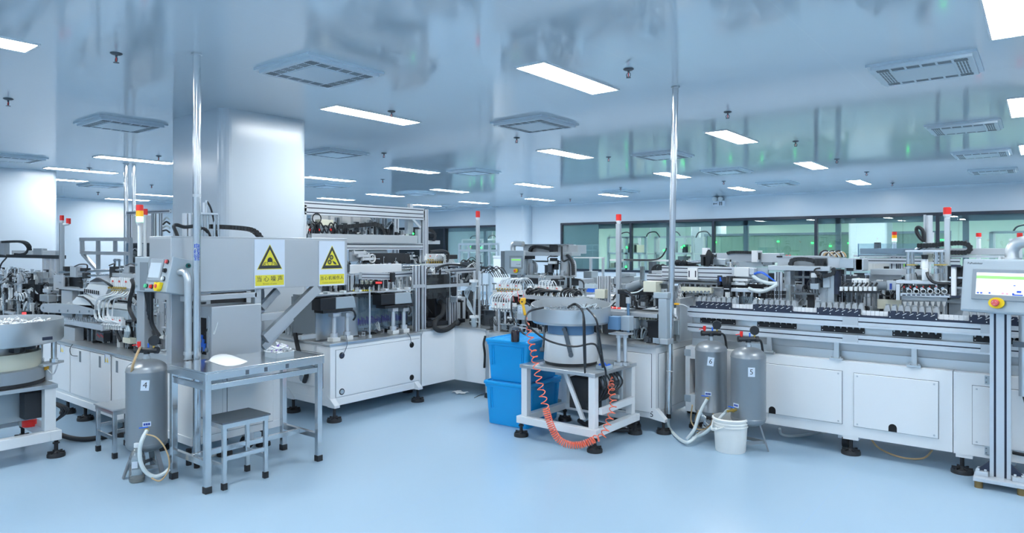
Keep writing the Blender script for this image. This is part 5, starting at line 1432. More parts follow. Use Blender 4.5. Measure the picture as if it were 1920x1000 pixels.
MB().cyl((lt2.x + .02, 2.98, PY(116, 404, 2.97).z - .11), (lt2.x + .07, 3.02, PY(116, 404, 2.97).z - .1), .016, n=10).build('lens_bracket', 'whiteplastic', t)

clutter(a1, -10.6, -8.8, 2.55, 2.85, .706, 1.12, 110, 211, dark=.45, tubes=.25, sc=.55)
clutter(a1, -10.6, -8.8, 2.6, 2.95, 1.2, 1.38, 60, 212, dark=.3, tubes=.3, sc=.55)
clutter(a2, -8.5, -6.0, 2.62, 2.9, .706, .98, 120, 213, dark=.45, tubes=.25, sc=.55)
clutter(a2, -8.4, -6.2, 2.68, 2.95, 1.1, 1.3, 60, 214, dark=.4, tubes=.25, sc=.5)
clutter(gf, gx(276), gx(309), YG + .1, YG + .4, .78, 1.15, 40, 215, dark=.5, tubes=.3, sc=.5)
# ------------------------------------------------------------------ middle line: cabinets
XM = -5.19
mc = thing('base_cabinet', 'white base cabinet with four round cable holes right of the work table', 'cabinet', (-5.7, 4.5, 0))
yA, yB, yC = 3.88, 5.03, 5.56
box(mc, 'body', 'white', -6.3, XM, yA, yB, .2, .70)
box(mc, 'deck_plate', 'steel', -6.32, XM + .015, yA - .015, yB + .02, .70, .722, .002)
box(mc, 'bottom_rail', 'white', -6.3, XM + .004, yA, yB, .135, .2, .003)
panelX(mc, 'access_panel', yA + .06, yB - .02, .215, .655, XM, holes=((PX(640, 664, XM).y, .60, 'slot'), (PX(771, 645, XM).y, .60, 'hole'), (PX(640, 736, XM).y, .26, 'panelgray'), (PX(771, 711, XM).y, .26, 'hole')))
panelY(mc, 'side_panel', -6.05, -5.3, .3, .62, yA, screws=False)
m = MB().cyl((-5.62, yA - .014, .36), (-5.62, yA - .011, .36), .035, n=18); m.build('side_hole', 'panelgray', mc)
for k in range(3): MB().cyl((-5.98 + .0 * k, yA - .014, .44 + .03 * k), (-5.98, yA - .011, .44 + .03 * k), .008, n=10).build('side_bolt', 'darkalu', mc)
for x, y in ((XM + .02, yA + .03), (XM + .02, yB - .06), (-5.8, yA + .02), (-6.2, yB - .1)):
    foot(mc, x, y, .16, .068)
    b = MB().prism([(x - .06, y - .034, .131), (x + .05, y - .034, .131), (x + .05, y - .034, .155), (x - .06, y - .034, .24)], (0, .06, 0)); b.build('foot_bracket', 'white', mc, .003)
tub(mc, 'thin_wire', 'midgray', [PX(649, 628, XM + .02), PX(651, 645, XM + .03), PX(646, 660, XM + .03), PX(641, 664, XM + .02)], .004)
tub(mc, 'thin_wire', 'midgray', [PX(764, 625, XM + .02), PX(769, 632, XM + .03), PX(771, 645, XM + .02)], .004)
tub(mc, 'black_hose', 'rubber', [(-5.7, yA - .03, .78), (-5.6, yA - .05, .60), (-5.5, yA - .04, .45), (-5.55, yA - .03, .33)], .022)
cc = thing('base_cabinet', 'plain white corner cabinet where the line turns behind the floor tape', 'cabinet', (-5.5, 5.9, 0))
XC = PY(911, 650, yC).x
m = MB().box(-6.3, XM - .006, yB + .025, yC, .14, .72).box(-6.3, XC, yC, 6.6, .14, .72); m.build('body', 'white', cc)
m = MB().box(-6.3, XM + .0, yB + .025, yC, .72, .74).box(-6.3, XC + .01, yC - .01, 6.62, .72, .74); m.build('deck_plate', 'steel', cc)
box(cc, 'edge_post', 'aluplate', XC - .005, XC + .045, yC + .0, yC + .05, .05, .72); foot(cc, XC + .02, yC + .02, .14, .045)
for x, y in ((-5.5, 6.4), (-4.9, 6.4), (-5.6, yB + .2)): foot(cc, x, y, .14)
tub(cc, 'black_hose', 'rubber', [PY(910, 630, yC - .03), PY(907, 645, yC - .05), PY(909, 665, yC - .04), PY(908, 690, yC - .03)], .012)
tub(cc, 'floor_wire', 'black', [(-5.1, 6.1, .1), (-4.9, 5.8, .01), (-4.85, 5.6, .005), (-4.8, 5.45, .005)], .003)
cl_ = thing('cloth', 'small crumpled white wipe on the floor under the corner cabinet', 'cloth', tuple(PZ(862, 738, 0)))
q = PZ(862, 738, 0); m = MB(); vs = []
for i in range(9):
    for j in range(5): vs.append((q.x - .08 + .02 * i, q.y - .05 + .025 * j + .02 * math.sin(i), .006 + .012 * abs(math.sin(i * 1.3 + j * 2.1))))
m.add(vs, [(i * 5 + j, i * 5 + j + 1, (i + 1) * 5 + j + 1, (i + 1) * 5 + j) for i in range(8) for j in range(4)], 0, True)
o = m.build('wipe', 'paper', cl_); o.modifiers.new('t', 'SOLIDIFY').thickness = .002

# ---- guarded needle station on the middle cabinet
ns = thing('needle_station', 'two-motor needle station with steel shields right of the warning signs', 'machine', (-5.7, 4.45, .722))
XF = -5.30
ZD = .722
def motor_stand(k, posts, plate, black, white):
    for p in posts:
        y = PX(p, 600, XF).y
        m = MB().cyl((XF, y, ZD), (XF, y, PX(p, plate[3], XF).z), .021, n=16)
        s = m.build('stand_post', 'alu', ns)
        MB().cyl((XF, y, ZD + .03), (XF, y, ZD + .08), .036, n=14).build('post_collar', 'alu', s)
        MB().cbox((XF, y, ZD + .02), (.09, .085, .04)).build('post_base', 'whiteplastic', s, .003)
        zt = PX(p, plate[3], XF).z
        MB().cbox((XF, y, zt - .02), (.075, .075, .035)).build('post_cap', 'alu', s)
    bxX(ns, 'stand_plate', 'black', XF + .06, plate[0], plate[1], plate[2], plate[3], .14, .002)
    a = PX(black[0], black[1], XF + .05); b = PX(black[2], black[3], XF + .05)
    mb = MB().box(XF - .09, XF + .05, a.y, b.y, b.z, a.z).build('motor_cover', 'black', ns, .006)
    y0, y1 = PX(white[0], white[1], XF + .05).y, PX(white[2], white[1], XF + .05).y
    z1 = PX(white[0], white[1], XF + .05).z; z0 = PX(white[0], white[3], XF + .05).z
    MB().prism([(XF - .09, y0, z0), (XF - .09, y1, z0), (XF - .09, y1 - .03, z1), (XF - .09, y0, z1)], (.14, 0, 0)).build('gear_cover', 'panelgray', ns, .004)
    q = PX(white[2] - 12, white[3] + 2, XF + .05)
    tub(ns, 'black_cable', 'black', [q, q + V((.02, .03, -.01)), q + V((.02, .05, -.06)), q + V((0, .04, -.1))], .009)
motor_stand(0, (626, 650.5), (606, 580, 662, 586), (601, 560, 630, 581), (630, 558, 668, 580))
motor_stand(1, (737, 757), (722, 572, 775, 577), (715, 552, 741, 571), (741, 550, 773, 571))
# steel shields
xs0 = -5.42
y0 = PX(592, 600, xs0).y; y1 = PX(671, 590, xs0).y; zt = PX(600, 562, xs0).z
MB().box(xs0 - .36, xs0, y0 - .005, y0, ZD + .06, PX(592, 555, xs0).z).build('shield_plate', 'midgray', ns)
MB().box(xs0 - .003, xs0, y0, y1, ZD + .012, zt).build('shield_plate', 'steel', ns)
bxX(ns, 'base_strip', 'aluplate', xs0 + .01, 565, 628, 594, 636, .05)
# slotted cover plates above
for (a, b, c_, d_) in ((586, 549, 686, 556), (702, 543, 774, 550)):
    ya_, yb2 = PX(a, b, -5.3).y, PX(c_, d_, -5.3).y; z = PX(a, b, -5.45).z - .01
    pl_ = MB().box(-5.52, -5.26, ya_, yb2, z - .012, z).build('cover_plate', 'aluplate', ns, .002)
    for k in range(3): MB().cbox((-5.3, ya_ + (yb2 - ya_) * (.25 + .3 * k), z + .012), (.07, .03, .024)).build('plate_clamp', 'whiteplastic', pl_, .002)
# clear guard with purple-tipped needles
ya_, yb2 = PX(672, 590, -5.4).y, PX(776, 590, -5.4).y
MB().box(-5.40, -5.392, ya_, yb2, ZD + .05, PX(700, 556, -5.4).z).build('clear_guard', 'acrylic', ns)
R = random.Random(77)
for r_ in range(3):
    for k in range(22):
        y = ya_ + .04 + (yb2 - ya_ - .06) * k / 21; x = -5.5 - .1 * r_
        m = MB().cyl((x, y, ZD + .09), (x, y, ZD + .36), .006, n=7, mi=0).cyl((x, y, ZD + .10), (x, y, ZD + .15 + .02 * (k % 2)), .009, n=7, mi=1)
        m.build('needle_tube', ['cupplastic', 'purple'], ns)
for r_ in range(3): MB().box(-5.525 - .1 * r_, -5.475 - .1 * r_, ya_ + .02, yb2 - .02, ZD + .07, ZD + .09).build('needle_tray', 'alu', ns)
box(ns, 'rear_plate', 'midgray', -5.95, -5.93, ya_ - .4, yb2, ZD, ZD + .4)
clutter(ns, -5.48, -5.42, ya_ + .05, yb2 - .05, ZD, ZD + .07, 14, 71, dark=.2)
m = MB().cyl(PX(693, 632, -5.24), PX(693, 538, -5.24), .009, n=12); q = PX(693, 630, -5.24); m.cyl((q.x, q.y, ZD), (q.x, q.y, ZD + .03), .02, n=10); m.build('thin_post', 'alu', ns)
# alu profiles at the right end
for a in (780, 792):
    q = PX(a, 600, -5.26); m = MB(); extr(m, (q.x, q.y, ZD), (q.x, q.y, PX(a, 498, -5.26).z), .055, .055); m.build('guard_profile', ['alu', 'slot'], ns)
def exX(root, X, a, b, w=.05, h=None, n=1, name='profile'):
    m = MB(); extr(m, PX(*a, X), PX(*b, X), w, h or w, 1, n, up=(0, 0, 1)); return m.build(name, ['alu', 'slot'], root)
exX(ns, -5.32, (676, 517.5), (738, 518.5), .05, .07, 2, 'cross_profile')
exX(ns, -5.38, (738, 515), (797, 511.6), .05, .055, 1, 'cross_profile')
bxX(ns, 'profile_clamp', 'black', -5.27, 734, 512, 741, 529, .05)
bxX(ns, 'white_beam', 'white', -5.45, 655, 496, 753, 512, .08, .003)
bxX(ns, 'beam_end', 'darkalu', -5.44, 652, 496, 656, 510, .09)
m = MB().cyl(PX(753, 499, -5.5), PX(785, 498.6, -5.5), .022, n=14).cyl(PX(753, 505, -5.48), PX(800, 503, -5.48), .012, n=10); m.build('chrome_shaft', 'chrome', ns)
bxX(ns, 'cream_box', 'cream', -5.4, 679, 527, 701, 537, .1, .003)
d_ = bxX(ns, 'counter_display', 'black', -5.36, 703, 527, 718, 534, .05, .002)
m = MB()
for k in range(5): rX(m, -5.358, 705 + 2.3 * k, 529, 706.6 + 2.3 * k, 532, .002)
m.build('display_digits', 'ledred', d_)
for k in range(9):
    q = PX(660 + 4 * k, 541, -5.42); m = MB().cyl(q, q + V((.03, .02, .04)), .012, n=8).cyl(q + V((.01, 0, -.02)), q + V((.025, 0, -.02)), .008, n=6, mi=1); m.build('plunger', ['black', 'signyellow'], ns)
for k in range(14): bxX(ns, 'guide_pin', 'alu', -5.4, 655 + 9 * k, 518, 657 + 9 * k, 545, .01)
bxX(ns, 'grey_plate', 'aluplate', -5.4, 653, 515, 676, 545, .03)
bxX(ns, 'flat_bar', 'aluplate', -5.22, 775, 534, 797, 540, .02)
clutter(ns, -6.1, -5.5, 4.2, 5.0, 1.12, 1.35, 40, 72, dark=.35)
clutter(ns, -6.25, -5.62, 3.95, 5.0, ZD + .002, 1.15, 36, 73, dark=.35)

# ---- tall portal gantry behind it
pg_ = thing('portal_gantry', 'tall aluminium portal gantry with drag chain and steel trough behind the needle station', 'machine frame', (-6.95, 5.8, 0))
XG = -6.9
yL_ = 4.75
def gz(px, y): return PX(px, y, XG).z
yR_ = PX(795, 450, XG).y
m = MB(); extr(m, (XG, yL_, gz(700, 397)), (XG, yR_ - .03, gz(700, 397)), .08, .16, 1, 3, up=(0, 0, 1)); m.build('top_beam', ['alu', 'slot'], pg_)
m = MB(); extr(m, (XG, yR_, 1.02), (XG, yR_, gz(795, 393)), .09, .08, 2, 1, up=(1, 0, 0)); m.build('portal_post', ['alu', 'slot'], pg_)
m = MB(); extr(m, (XG, yL_, gz(700, 462)), (XG, yR_ - .03, gz(700, 462)), .06, .09, 1, 2, up=(0, 0, 1)); m.build('lower_beam', ['alu', 'slot'], pg_)
m = MB(); extr(m, (XG - .45, yL_, gz(795, 398) + .0), (XG - .45, yR_ - .5, gz(795, 398)), .06, .1, 1, 2); m.build('rear_beam', ['alu', 'slot'], pg_)
q = PX(721, 430, XG - .3); m = MB(); extr(m, (q.x, q.y, 1.02), (q.x, q.y, gz(721, 402)), .06, .06); m.build('portal_post', ['alu', 'slot'], pg_)
m = MB(); extr(m, (XG, yL_, 1.02), (XG, yL_, gz(577, 385)), .08, .08); m.build('portal_post', ['alu', 'slot'], pg_)
m = MB(); extr(m, (XG - .6, yR_, 1.02), (XG - .6, yR_, gz(795, 400)), .08, .08); m.build('portal_post', ['alu', 'slot'], pg_)
m = MB(); extr(m, (XG - .58, yR_, gz(795, 398)), (XG - .03, yR_, gz(795, 398)), .06, .06); m.build('depth_beam', ['alu', 'slot'], pg_)
bxX(pg_, 'steel_trough', 'steelsheet', XG + .06, 584, 440, 783, 456, .1, .003)
bxX(pg_, 'trough_end', 'midgray', XG + .05, 577, 440, 584, 449, .08)
bxX(pg_, 'trough_bracket', 'aluplate', XG + .02, 784, 430, 789, 456, .06)
MB().bar(PX(769, 406, XG + .02), PX(788, 427, XG + .02), .03, .02, up=(1, 0, 0)).build('corner_brace', 'alu', pg_)
MB().bar(PX(696, 408, XG - .2), PX(709, 424, XG - .2), .025, .02, up=(1, 0, 0)).build('corner_brace', 'alu', pg_)
bxX(pg_, 'lift_profile', 'alu', XG - .1, 765, 405, 775, 440, .07, .002)
for k, a in enumerate((623, 645, 665, 683)): bxX(pg_, 'white_upright', 'white', XG - .35, a - 3, 402, a + 2, 440, .05)
for a in (630, 634, 703, 707, 711): bxX(pg_, 'slot_plate', 'aluplate', XG - .3, a, 408, a + 2.4, 438, .03)
bxX(pg_, 'white_plate', 'white', XG - .42, 584, 404, 700, 440, .02)
for a, b in ((669, 427), (686, 428)): bxX(pg_, 'dark_box', 'midgray', XG - .36, a, b, a + 8, 440, .06)
bxX(pg_, 'valve_box', 'cream', XG + .05, 600, 412, 625, 423, .1, .003)
chain(pg_, [PX(a, b, XG + .03) for a, b in ((632, 426), (650, 425), (690, 421.5), (703, 421), (712, 425), (717, 432), (719, 440))], .06, .05, (1, 0, 0))
chain(pg_, [PX(a, b, XG - .12) for a, b in ((724, 440), (728, 433), (722, 432))], .06, .04, (1, 0, 0))
chain(pg_, [PX(a, b, XG - .2) for a, b in ((776, 430), (790, 431), (803, 432), (811, 437), (813, 444), (810, 451))], .08, .05, (1, 0, 0))
bxX(pg_, 'chain_shelf', 'aluplate', XG - .2, 798, 451, 825, 458, .1)
R = random.Random(5)
for k in range(8):
    a = 578 + 9 * k
    tub(pg_, 'cable', 'black', [PX(a, 438, XG + .04), PX(a + 4, 424 - 3 * (k % 3), XG + .06), PX(a + 9, 420 + 2 * (k % 4), XG + .05), PX(a + 16, 437, XG + .04)], .008, 6)
m = MB().lathe(PX(594, 410, XG + .05), [(.06, -.01), (.068, 0), (.06, .01), (.052, 0), (.06, -.01)], 24, axis='x'); m.build('cable_coil', 'black', pg_)
for a in (580, 598, 620): bxX(pg_, 'red_fitting', 'red', XG + .06, a, 429, a + 2, 433, .02)
for a, b in ((693, 382), (769, 380)):
    q = PX(a, b + 8, XG - .05); MB().cbox(q, (.06, .06, .08)).build('top_bracket', 'alu', pg_, .003)
bxX(pg_, 'led_indicator', 'led', XG + .02, 774.5, 437, 776, 440, .01)
# mechanism under the portal
bxX(pg_, 'black_drive_box', 'blackmatte', XG + .1, 705, 475, 760, 493, .3, .004)
bxX(pg_, 'black_end_plate', 'blackmatte', XG + .1, 760, 476, 768, 494, .06)
bxX(pg_, 'backing_plate', 'panelgray', XG - .02, 656, 467, 725, 490, .02)
bxX(pg_, 'slide_plate', 'alu', XG + .06, 660, 473, 684, 490, .05, .002)
bxX(pg_, 'drive_flange', 'black', XG + .1, 686, 477, 706, 493, .06)
m = MB().lathe(PX(698, 485, XG + .13), [(.05, -.01), (.06, 0), (.05, .01), (.04, 0), (.05, -.01)], 20, axis='x'); m.build('cable_coil', 'tube', pg_)
for k in range(3): air_cylinder(pg_, PX(662 + 8 * k, 474 + 6 * k, XG + .12), (0, 1, 0), .2, .035)
clutter(pg_, XG - .3, XG + .05, PX(765, 480, XG).y, yR_ - .05, 1.3, 1.58, 14, 81, dark=.3)
clutter(pg_, XG - .3, XG + .05, PX(655, 480, XG).y, PX(700, 480, XG).y, 1.3, 1.5, 12, 82, dark=.4)
pb = thing('base_cabinet', 'white cabinet carrying the tall portal gantry behind the needle station', 'cabinet', (-7.1, 5.8, 0))
box(pb, 'body', 'white', -7.6, -6.42, 4.66, 7.0, .14, 1.0); box(pb, 'deck_plate', 'steel', -7.62, -6.4, 4.64, 7.02, 1.0, 1.02)
for x in (-7.3, -6.5):
    for y in (5.0, 6.5): foot(pb, x, y, .14)
clutter(pg_, -6.85, -6.45, 4.9, 6.6, 1.02, 1.32, 50, 83, dark=.4)

# ---- corner station behind clear guards
cs_ = thing('corner_station', 'corner station with clear guards, grey boxes and a thick black looped hose', 'machine', (-5.6, 5.9, .74))
def bX(name, m, X, *a, **k): return bxX(cs_, name, m, X, *a, **k)
bX('flat_bar', 'aluplate', -5.22, 800, 533, 880, 539, .02)
bX('grey_box', 'steelsheet', -5.62, 801, 560, 818, 603, .2, bevel=.004)
bX('grey_box', 'panelgray', -5.66, 800, 556, 838, 562, .24)
bX('black_housing', 'black', -5.5, 816, 556, 842, 604, .2, bevel=.01)
bX('grey_box', 'steelsheet', -5.58, 840, 558, 873, 602, .2, bevel=.004)
bX('black_plate', 'black', -5.7, 872, 545, 890, 600, .05)
bX('dark_bed', 'dust', -5.3, 801, 602, 872, 609, .7)
q = PX(824, 563, -5.48); m = MB().cyl(q, q + V((.05, 0, 0)), .05, n=18).cyl(q + V((.05, 0, 0)), q + V((.09, 0, 0)), .03, n=14); m.build('hose_port', 'midgray', cs_)
tub(cs_, 'black_hose', 'rubber', [PX(825, 565, -5.4), PX(832, 574, -5.3), PX(829, 590, -5.22), PX(817, 602, -5.2), PX(815, 614, -5.16), PX(824, 620, -5.15), PX(838, 618, -5.16), PX(852, 609, -5.2)], .026, 8, 12)
q = PX(853, 608, -5.2); MB().cyl(q - V((0, .0, .02)), q + V((0, .05, .02)), .036, n=14).build('hose_cuff', 'blackmatte', cs_)
for a in (843, 852):
    q = PX(a, 600, -5.3); m = MB(); extr(m, (q.x, q.y, .74), (q.x, q.y, PX(a, 512, -5.3).z), .055, .055); m.build('guard_profile', ['alu', 'slot'], cs_)
MB().box(-5.235, -5.228, PX(800, 520, -5.23).y, PX(842, 520, -5.23).y, PX(820, 560, -5.23).z, PX(820, 515, -5.23).z).build('clear_guard', 'acrylic', cs_)
MB().box(-5.235, -5.228, PX(856, 520, -5.23).y, 5.53, PX(870, 565, -5.23).z, PX(870, 510, -5.23).z).build('clear_guard', 'acrylic', cs_)
chain(cs_, [PX(a, b, -5.3) for a, b in ((812, 528), (814, 512), (822, 502), (838, 497), (858, 497), (874, 500))], .04, .02, (1, 0, 0))
tub(cs_, 'black_cable', 'black', [PX(a, b, -5.8) for a, b in ((806, 472), (826, 470), (838, 473), (841, 480), (838, 492))], .016)
bX('black_motor', 'black', -5.8, 838, 478, 858, 486, .12, bevel=.004)
valve_bank(cs_, PX(800, 489, -5.9), (0, 1, 0), 8, .04, 1.1, (1, 0, 0))
for k in range(8): tub(cs_, 'white_hose', 'tube', [PX(814 + 3 * k, 488, -5.86), PX(820 + 3 * k, 478 + (k % 3), -5.84), PX(832 + 2 * k, 482, -5.82), PX(832 + 3 * k, 494, -5.8)], .007, 6)
bX('long_plate', 'alu', -5.6, 798, 495, 890, 500, .25)
bX('long_plate', 'aluplate', -5.4, 800, 505, 893, 509, .12); exX(cs_, -5.38, (799, 511.4), (893, 506.2), .05, .055, 1, 'cross_profile')
for k in range(9): tub(cs_, 'cable', 'black', [PX(862 + 4 * k, 500, -5.6), PX(868 + 3 * k, 488 + 3 * (k % 3), -5.6), PX(880 + 2 * k, 495, -5.55), PX(885 + k, 512, -5.5)], .008, 6)
tub(cs_, 'thin_cable', 'black', [PX(875, 500, -5.7), PX(877, 488, -5.7), PX(886, 483, -5.7), PX(894, 490, -5.65)], .005)
clutter(cs_, -6.2, -5.45, 5.15, 6.5, .74, 1.1, 60, 91, dark=.55)
clutter(cs_, -6.1, -5.5, 5.1, 6.5, 1.15, 1.45, 60, 92, dark=.4, tubes=.3)
b_ = PX(896, 520, -5.25); t = tower('signal_tower', 'red signal light on a thin post at the line corner', (b_.x, b_.y, .74), PX(896, 396, -5.25).z, .035, 'square', ('red',), .075, .026)
# drip cups on a thin frame beside the post
fr_ = thing('filter_cups', 'two clear filter cups on a slim frame beside the corner signal post', 'filter unit', tuple(PY(893, 620, 5.58)))
for a in (889.5, 899): 
    q = PY(a, 618, 5.6); m = MB(); m.bar((q.x, q.y, .74), (q.x, q.y, PY(a, 508, 5.6).z), .018, .018); m.build('frame_rod', 'alu', fr_)
for b in (535, 602):
    q = PY(889, b, 5.58); MB().lathe((q.x, q.y, q.z), [(0, -.07), (.022, -.07), (.03, -.06), (.033, .03), (0, .03)], 20).build('clear_cup', 'cupplastic', fr_)
    MB().cbox((q.x, q.y, q.z + .045), (.08, .07, .03)).cbox((q.x, q.y, q.z - .01), (.11, .02, .012)).build('cup_head', 'whiteplastic', fr_, .003)
tub(fr_, 'clear_tube', 'cupplastic', [PY(892, 545, 5.56), PY(891, 570, 5.55), PY(890, 594, 5.56)], .006)
for k in range(4): tub(fr_, 'clear_tube', 'cupplastic', [PY(889, 530, 5.56), PY(880 - 3 * k, 548, 5.6), PY(876 + 2 * k, 570, 5.62), PY(888, 590, 5.6)], .005)

# ---- hose station behind the blue boxes
sc_ = thing('base_cabinet', 'white cabinet behind the blue storage boxes', 'cabinet', (-4.0, 5.9, 0))
YS = 5.46
xs0_, xs1_ = PY(917, 620, YS).x, -2.96
box(sc_, 'body', 'white', xs0_, xs1_, YS, 6.6, .14, .70); box(sc_, 'deck_plate', 'steel', xs0_ - .01, xs1_, YS - .015, 6.62, .70, .72)
for x in (-4.4, -3.1): foot(sc_, x, YS + .1, .14); foot(sc_, x, 6.4, .14)
panelY(sc_, 'access_panel', xs0_ + .08, -4.0, .22, .64, YS, screws=False)
hsn = thing('hose_station', 'filling station with rows of white arching hoses behind the upper blue box', 'machine', (-4.1, 5.8, .72))
def bY(name, m, Y, *a, **k): return bxY(hsn, name, m, Y, *a, **k)
YH = 5.62
v0 = PY(934, 543, YH + .12); v1 = PY(980, 545, YH + .12)
valve_bank(hsn, v0, v1 - v0, 9, (v1 - v0).length / 9, .95)
v2 = PY(1006, 547, YH + .25); v3 = PY(1057, 550, YH + .25)
valve_bank(hsn, v2, v3 - v2, 9, (v3 - v2).length / 9, .9)
bY('manifold_body', 'aluplate', YH + .26, 1000, 550, 1062, 556, .06)
bY('manifold_body', 'whiteplastic', YH + .14, 924, 545, 936, 556, .06); bY('manifold_body', 'whiteplastic', YH + .1, 962, 544, 982, 556, .06)
for k in range(9):
    a = 936 + 4.6 * k
    tub(hsn, 'white_hose', 'tube', [PY(a, 538, YH + .12), PY(a + 4, 527 - (k % 3), YH + .1), PY(a + 14, 522 + (k % 2), YH + .14), PY(a + 23, 527, YH + .18), PY(a + 30, 540, YH + .22)], .006, 6)
    b = 934 + 4.8 * k
    tub(hsn, 'white_hose', 'tube', [PY(b, 548, YH + .08), PY(b - 10, 552, YH + .02), PY(b - 16, 562, YH), PY(b - 14, 572, YH), PY(b - 4, 578, YH + .02)], .006, 6)
for k in range(5):
    a = 1012 + 5 * k
    tub(hsn, 'white_hose', 'tube', [PY(a, 542, YH + .28), PY(a - 1 + k, 530 - (2 - abs(k - 2)), YH + .3), PY(a + 6, 527, YH + .34), PY(a + 11, 535, YH + .36), PY(a + 12, 545, YH + .36)], .0055, 6)
w0 = PY(926, 578, YH); w1 = PY(972, 581, YH)
wb_ = valve_bank(hsn, w0, w1 - w0, 9, (w1 - w0).length / 9, .9, (0, -1, 0), 'whiteplastic')
for a in (936, 948, 958):
    q = PY(a, 600, YH + .02); MB().cyl((q.x, q.y, .72), (q.x, q.y, PY(a, 582, YH).z), .017, n=12).build('support_column', 'alu', hsn)
bY('black_plate', 'dust', YH + .4, 920, 584, 990, 608, .05)
m = MB().cyl(PY(948, 561, YH + .06), PY(960, 561, YH + .06), .028, n=16); m.build('silver_motor', 'alu', hsn)
for k in range(5): tub(hsn, 'pink_wire', 'pinkred', [PY(940 + 10 * k, 546, YH + .06), PY(942 + 10 * k, 556, YH + .02), PY(948 + 8 * k, 566, YH + .01)], .003, 5)
bY('silver_box', 'panelgray', YH - .06, 969, 573, 1000, 601, .08, bevel=.003)
lb = bY('label_plate', 'signwhite', YH - .063, 972, 575, 979, 588, .003)
m = MB()
for k in range(4): rY(m, YH - .064, 973, 577 + 3 * k, 978, 578 + 3 * k, .001)
m.build('label_lines', 'midgray', lb)
bY('box_leg', 'panelgray', YH - .02, 978, 600, 988, 625, .04)
bY('steel_shelf', 'steelsheet', YH + .1, 972, 556, 1085, 563, .2)
for k in range(20):
    a = 1000 + 4 * k; q = PY(a, 557, YH + .12); tub(hsn, 'silver_wire', ('tube', 'black', 'cupplastic')[k % 3], [q, PY(a + 3 - k % 5, 550, YH + .14), PY(a + 7, 546 + k % 4, YH + .2)], .006, 5)
for k in range(6): tub(hsn, 'black_hose', 'black', [PY(985 + 4 * k, 552, YH + .15), PY(992 + 5 * k, 541 + 3 * (k % 3), YH + .12), PY(1006 + 8 * k, 546, YH + .14), PY(1030 + 7 * k, 553, YH + .2)], .01, 6)
for k in range(7): tub(hsn, 'black_hose', 'black', [PY(1052 + 3 * k, 556, YH + .15), PY(1054 + 5 * k, 546 + 2 * (k % 3), YH + .14), PY(1066 + 4 * k, 541 + 2 * k, YH + .18), PY(1078 + 2 * k, 552, YH + .22)], .011, 6)
for k in range(8): tub(cs_, 'cable', 'black', [PY(895 + 4 * k, 512, 6.2), PY(900 + 5 * k, 500 + 4 * (k % 3), 6.2), PY(915 + 4 * k, 506 - 3 * (k % 2), 6.2), PY(925 + 4 * k, 520, 6.2)], .005, 6)
clutter(hsn, -4.65, -4.05, 5.75, 6.5, .72, 1.3, 80, 101, dark=.6)
clutter(hsn, -4.5, -4.05, YS + .03, YS + .2, .72, .82, 18, 102, dark=.4)
clutter(hsn, -4.0, -3.5, 5.75, 6.5, .72, 1.2, 40, 103, dark=.5)
clutter(cs_, -5.25, -4.86, 5.7, 6.4, .74, 1.2, 30, 93, dark=.7)
tub(hsn, 'black_cable', 'black', [PY(959, 566, YS + .02), PY(960, 590, YS - .02), PY(968, 610, YS - .06), PY(984, 628, YS - .3), PY(998, 638, YS - .32)], .009)

# ---- inspection gantry with its own panel, further back
ig = thing('inspection_gantry', 'steel gantry with hanging camera and grey screen panel behind the hose station', 'machine', (-5.2, 8.6, 0))
YI = 8.4
def bI(name, m, dy, *a, **k): return bxY(ig, name, m, YI + dy, *a, **k)
pn = bI('panel_box', 'panelgray', 0, 946, 470, 982, 514, .22, bevel=.006); bI('panel_side', 'midgray', .02, 939, 471, 946, 514, .2)
s_ = bI('screen_bezel', 'graypaint', -.01, 955, 480, 979, 504, .012); bI('display', 'screengray', -.013, 958, 484, 977, 501, .004); bI('display_bar', 'screengreen', -.015, 959, 486, 976, 489, .003)
q = PY(968, 508, YI - .01); MB().cyl(q, q - V((0, .03, 0)), .034, n=18).build('stop_plate', 'yellow', ig); MB().cyl(q - V((0, .03, 0)), q - V((0, .05, 0)), .016, n=14).build('stop_button', 'pinkred', ig)
tub(ig, 'duct_elbow', 'steel', [PY(962, 470, YI + .1), PY(962, 462, YI + .1), PY(965, 457.5, YI + .1), PY(972, 457, YI + .1), PY(981, 458, YI + .1)], .045, 6, 14)
bI('cross_beam', 'steelsheet', .05, 968, 473, 1072, 480, .25, bevel=.003)
bI('upper_housing', 'steelsheet', .2, 981, 459, 1060, 473, .3, bevel=.004)
bI('upper_arm', 'steelsheet', .25, 1056, 460, 1083, 476, .25, bevel=.004)
bI('top_strip', 'midgray', .18, 982, 458, 1062, 460, .2); bI('beam_foot', 'black', .02, 984, 480, 996, 486, .1)
chain(ig, [PY(a, b, YI + .15) for a, b in ((994, 472), (996, 466), (1002, 463), (1016, 464), (1030, 467), (1038, 469))], .06, .045)
bI('head_block', 'black', .08, 1030, 459, 1038, 482, .12)
for a, b in ((980, 484), (1052, 484)):
    bI('gantry_leg', 'alu', .1, a, 478, a + 10, 520, .12, bevel=.003)
for a in (988, 993): bI('profile_leg', 'alu', .12, a, 494, a + 3, 520, .05)
MB().tube([PY(1000, 521, YI + .3), PY(1003, 500, YI + .3), PY(996, 492, YI + .3), PY(985, 490, YI + .3)], .05, 12, smooth=6).build('curved_bracket', 'steelsheet', ig)
bI('rear_bar', 'midgray', .5, 1000, 489, 1048, 492, .05)
bI('camera_body', 'black', .02, 1031, 484, 1040, 503, .08, bevel=.003); bI('camera_lens', 'darkalu', 0, 1027, 494, 1034, 511, .07, bevel=.003); bI('camera_clip', 'whiteplastic', -.01, 1028, 490, 1041, 495, .05); bI('camera_side', 'black', .02, 1036, 488, 1043, 506, .07)
tub(ig, 'camera_cable', 'black', [PY(1033, 480, YI), PY(1027, 484, YI), PY(1028, 492, YI)], .008)
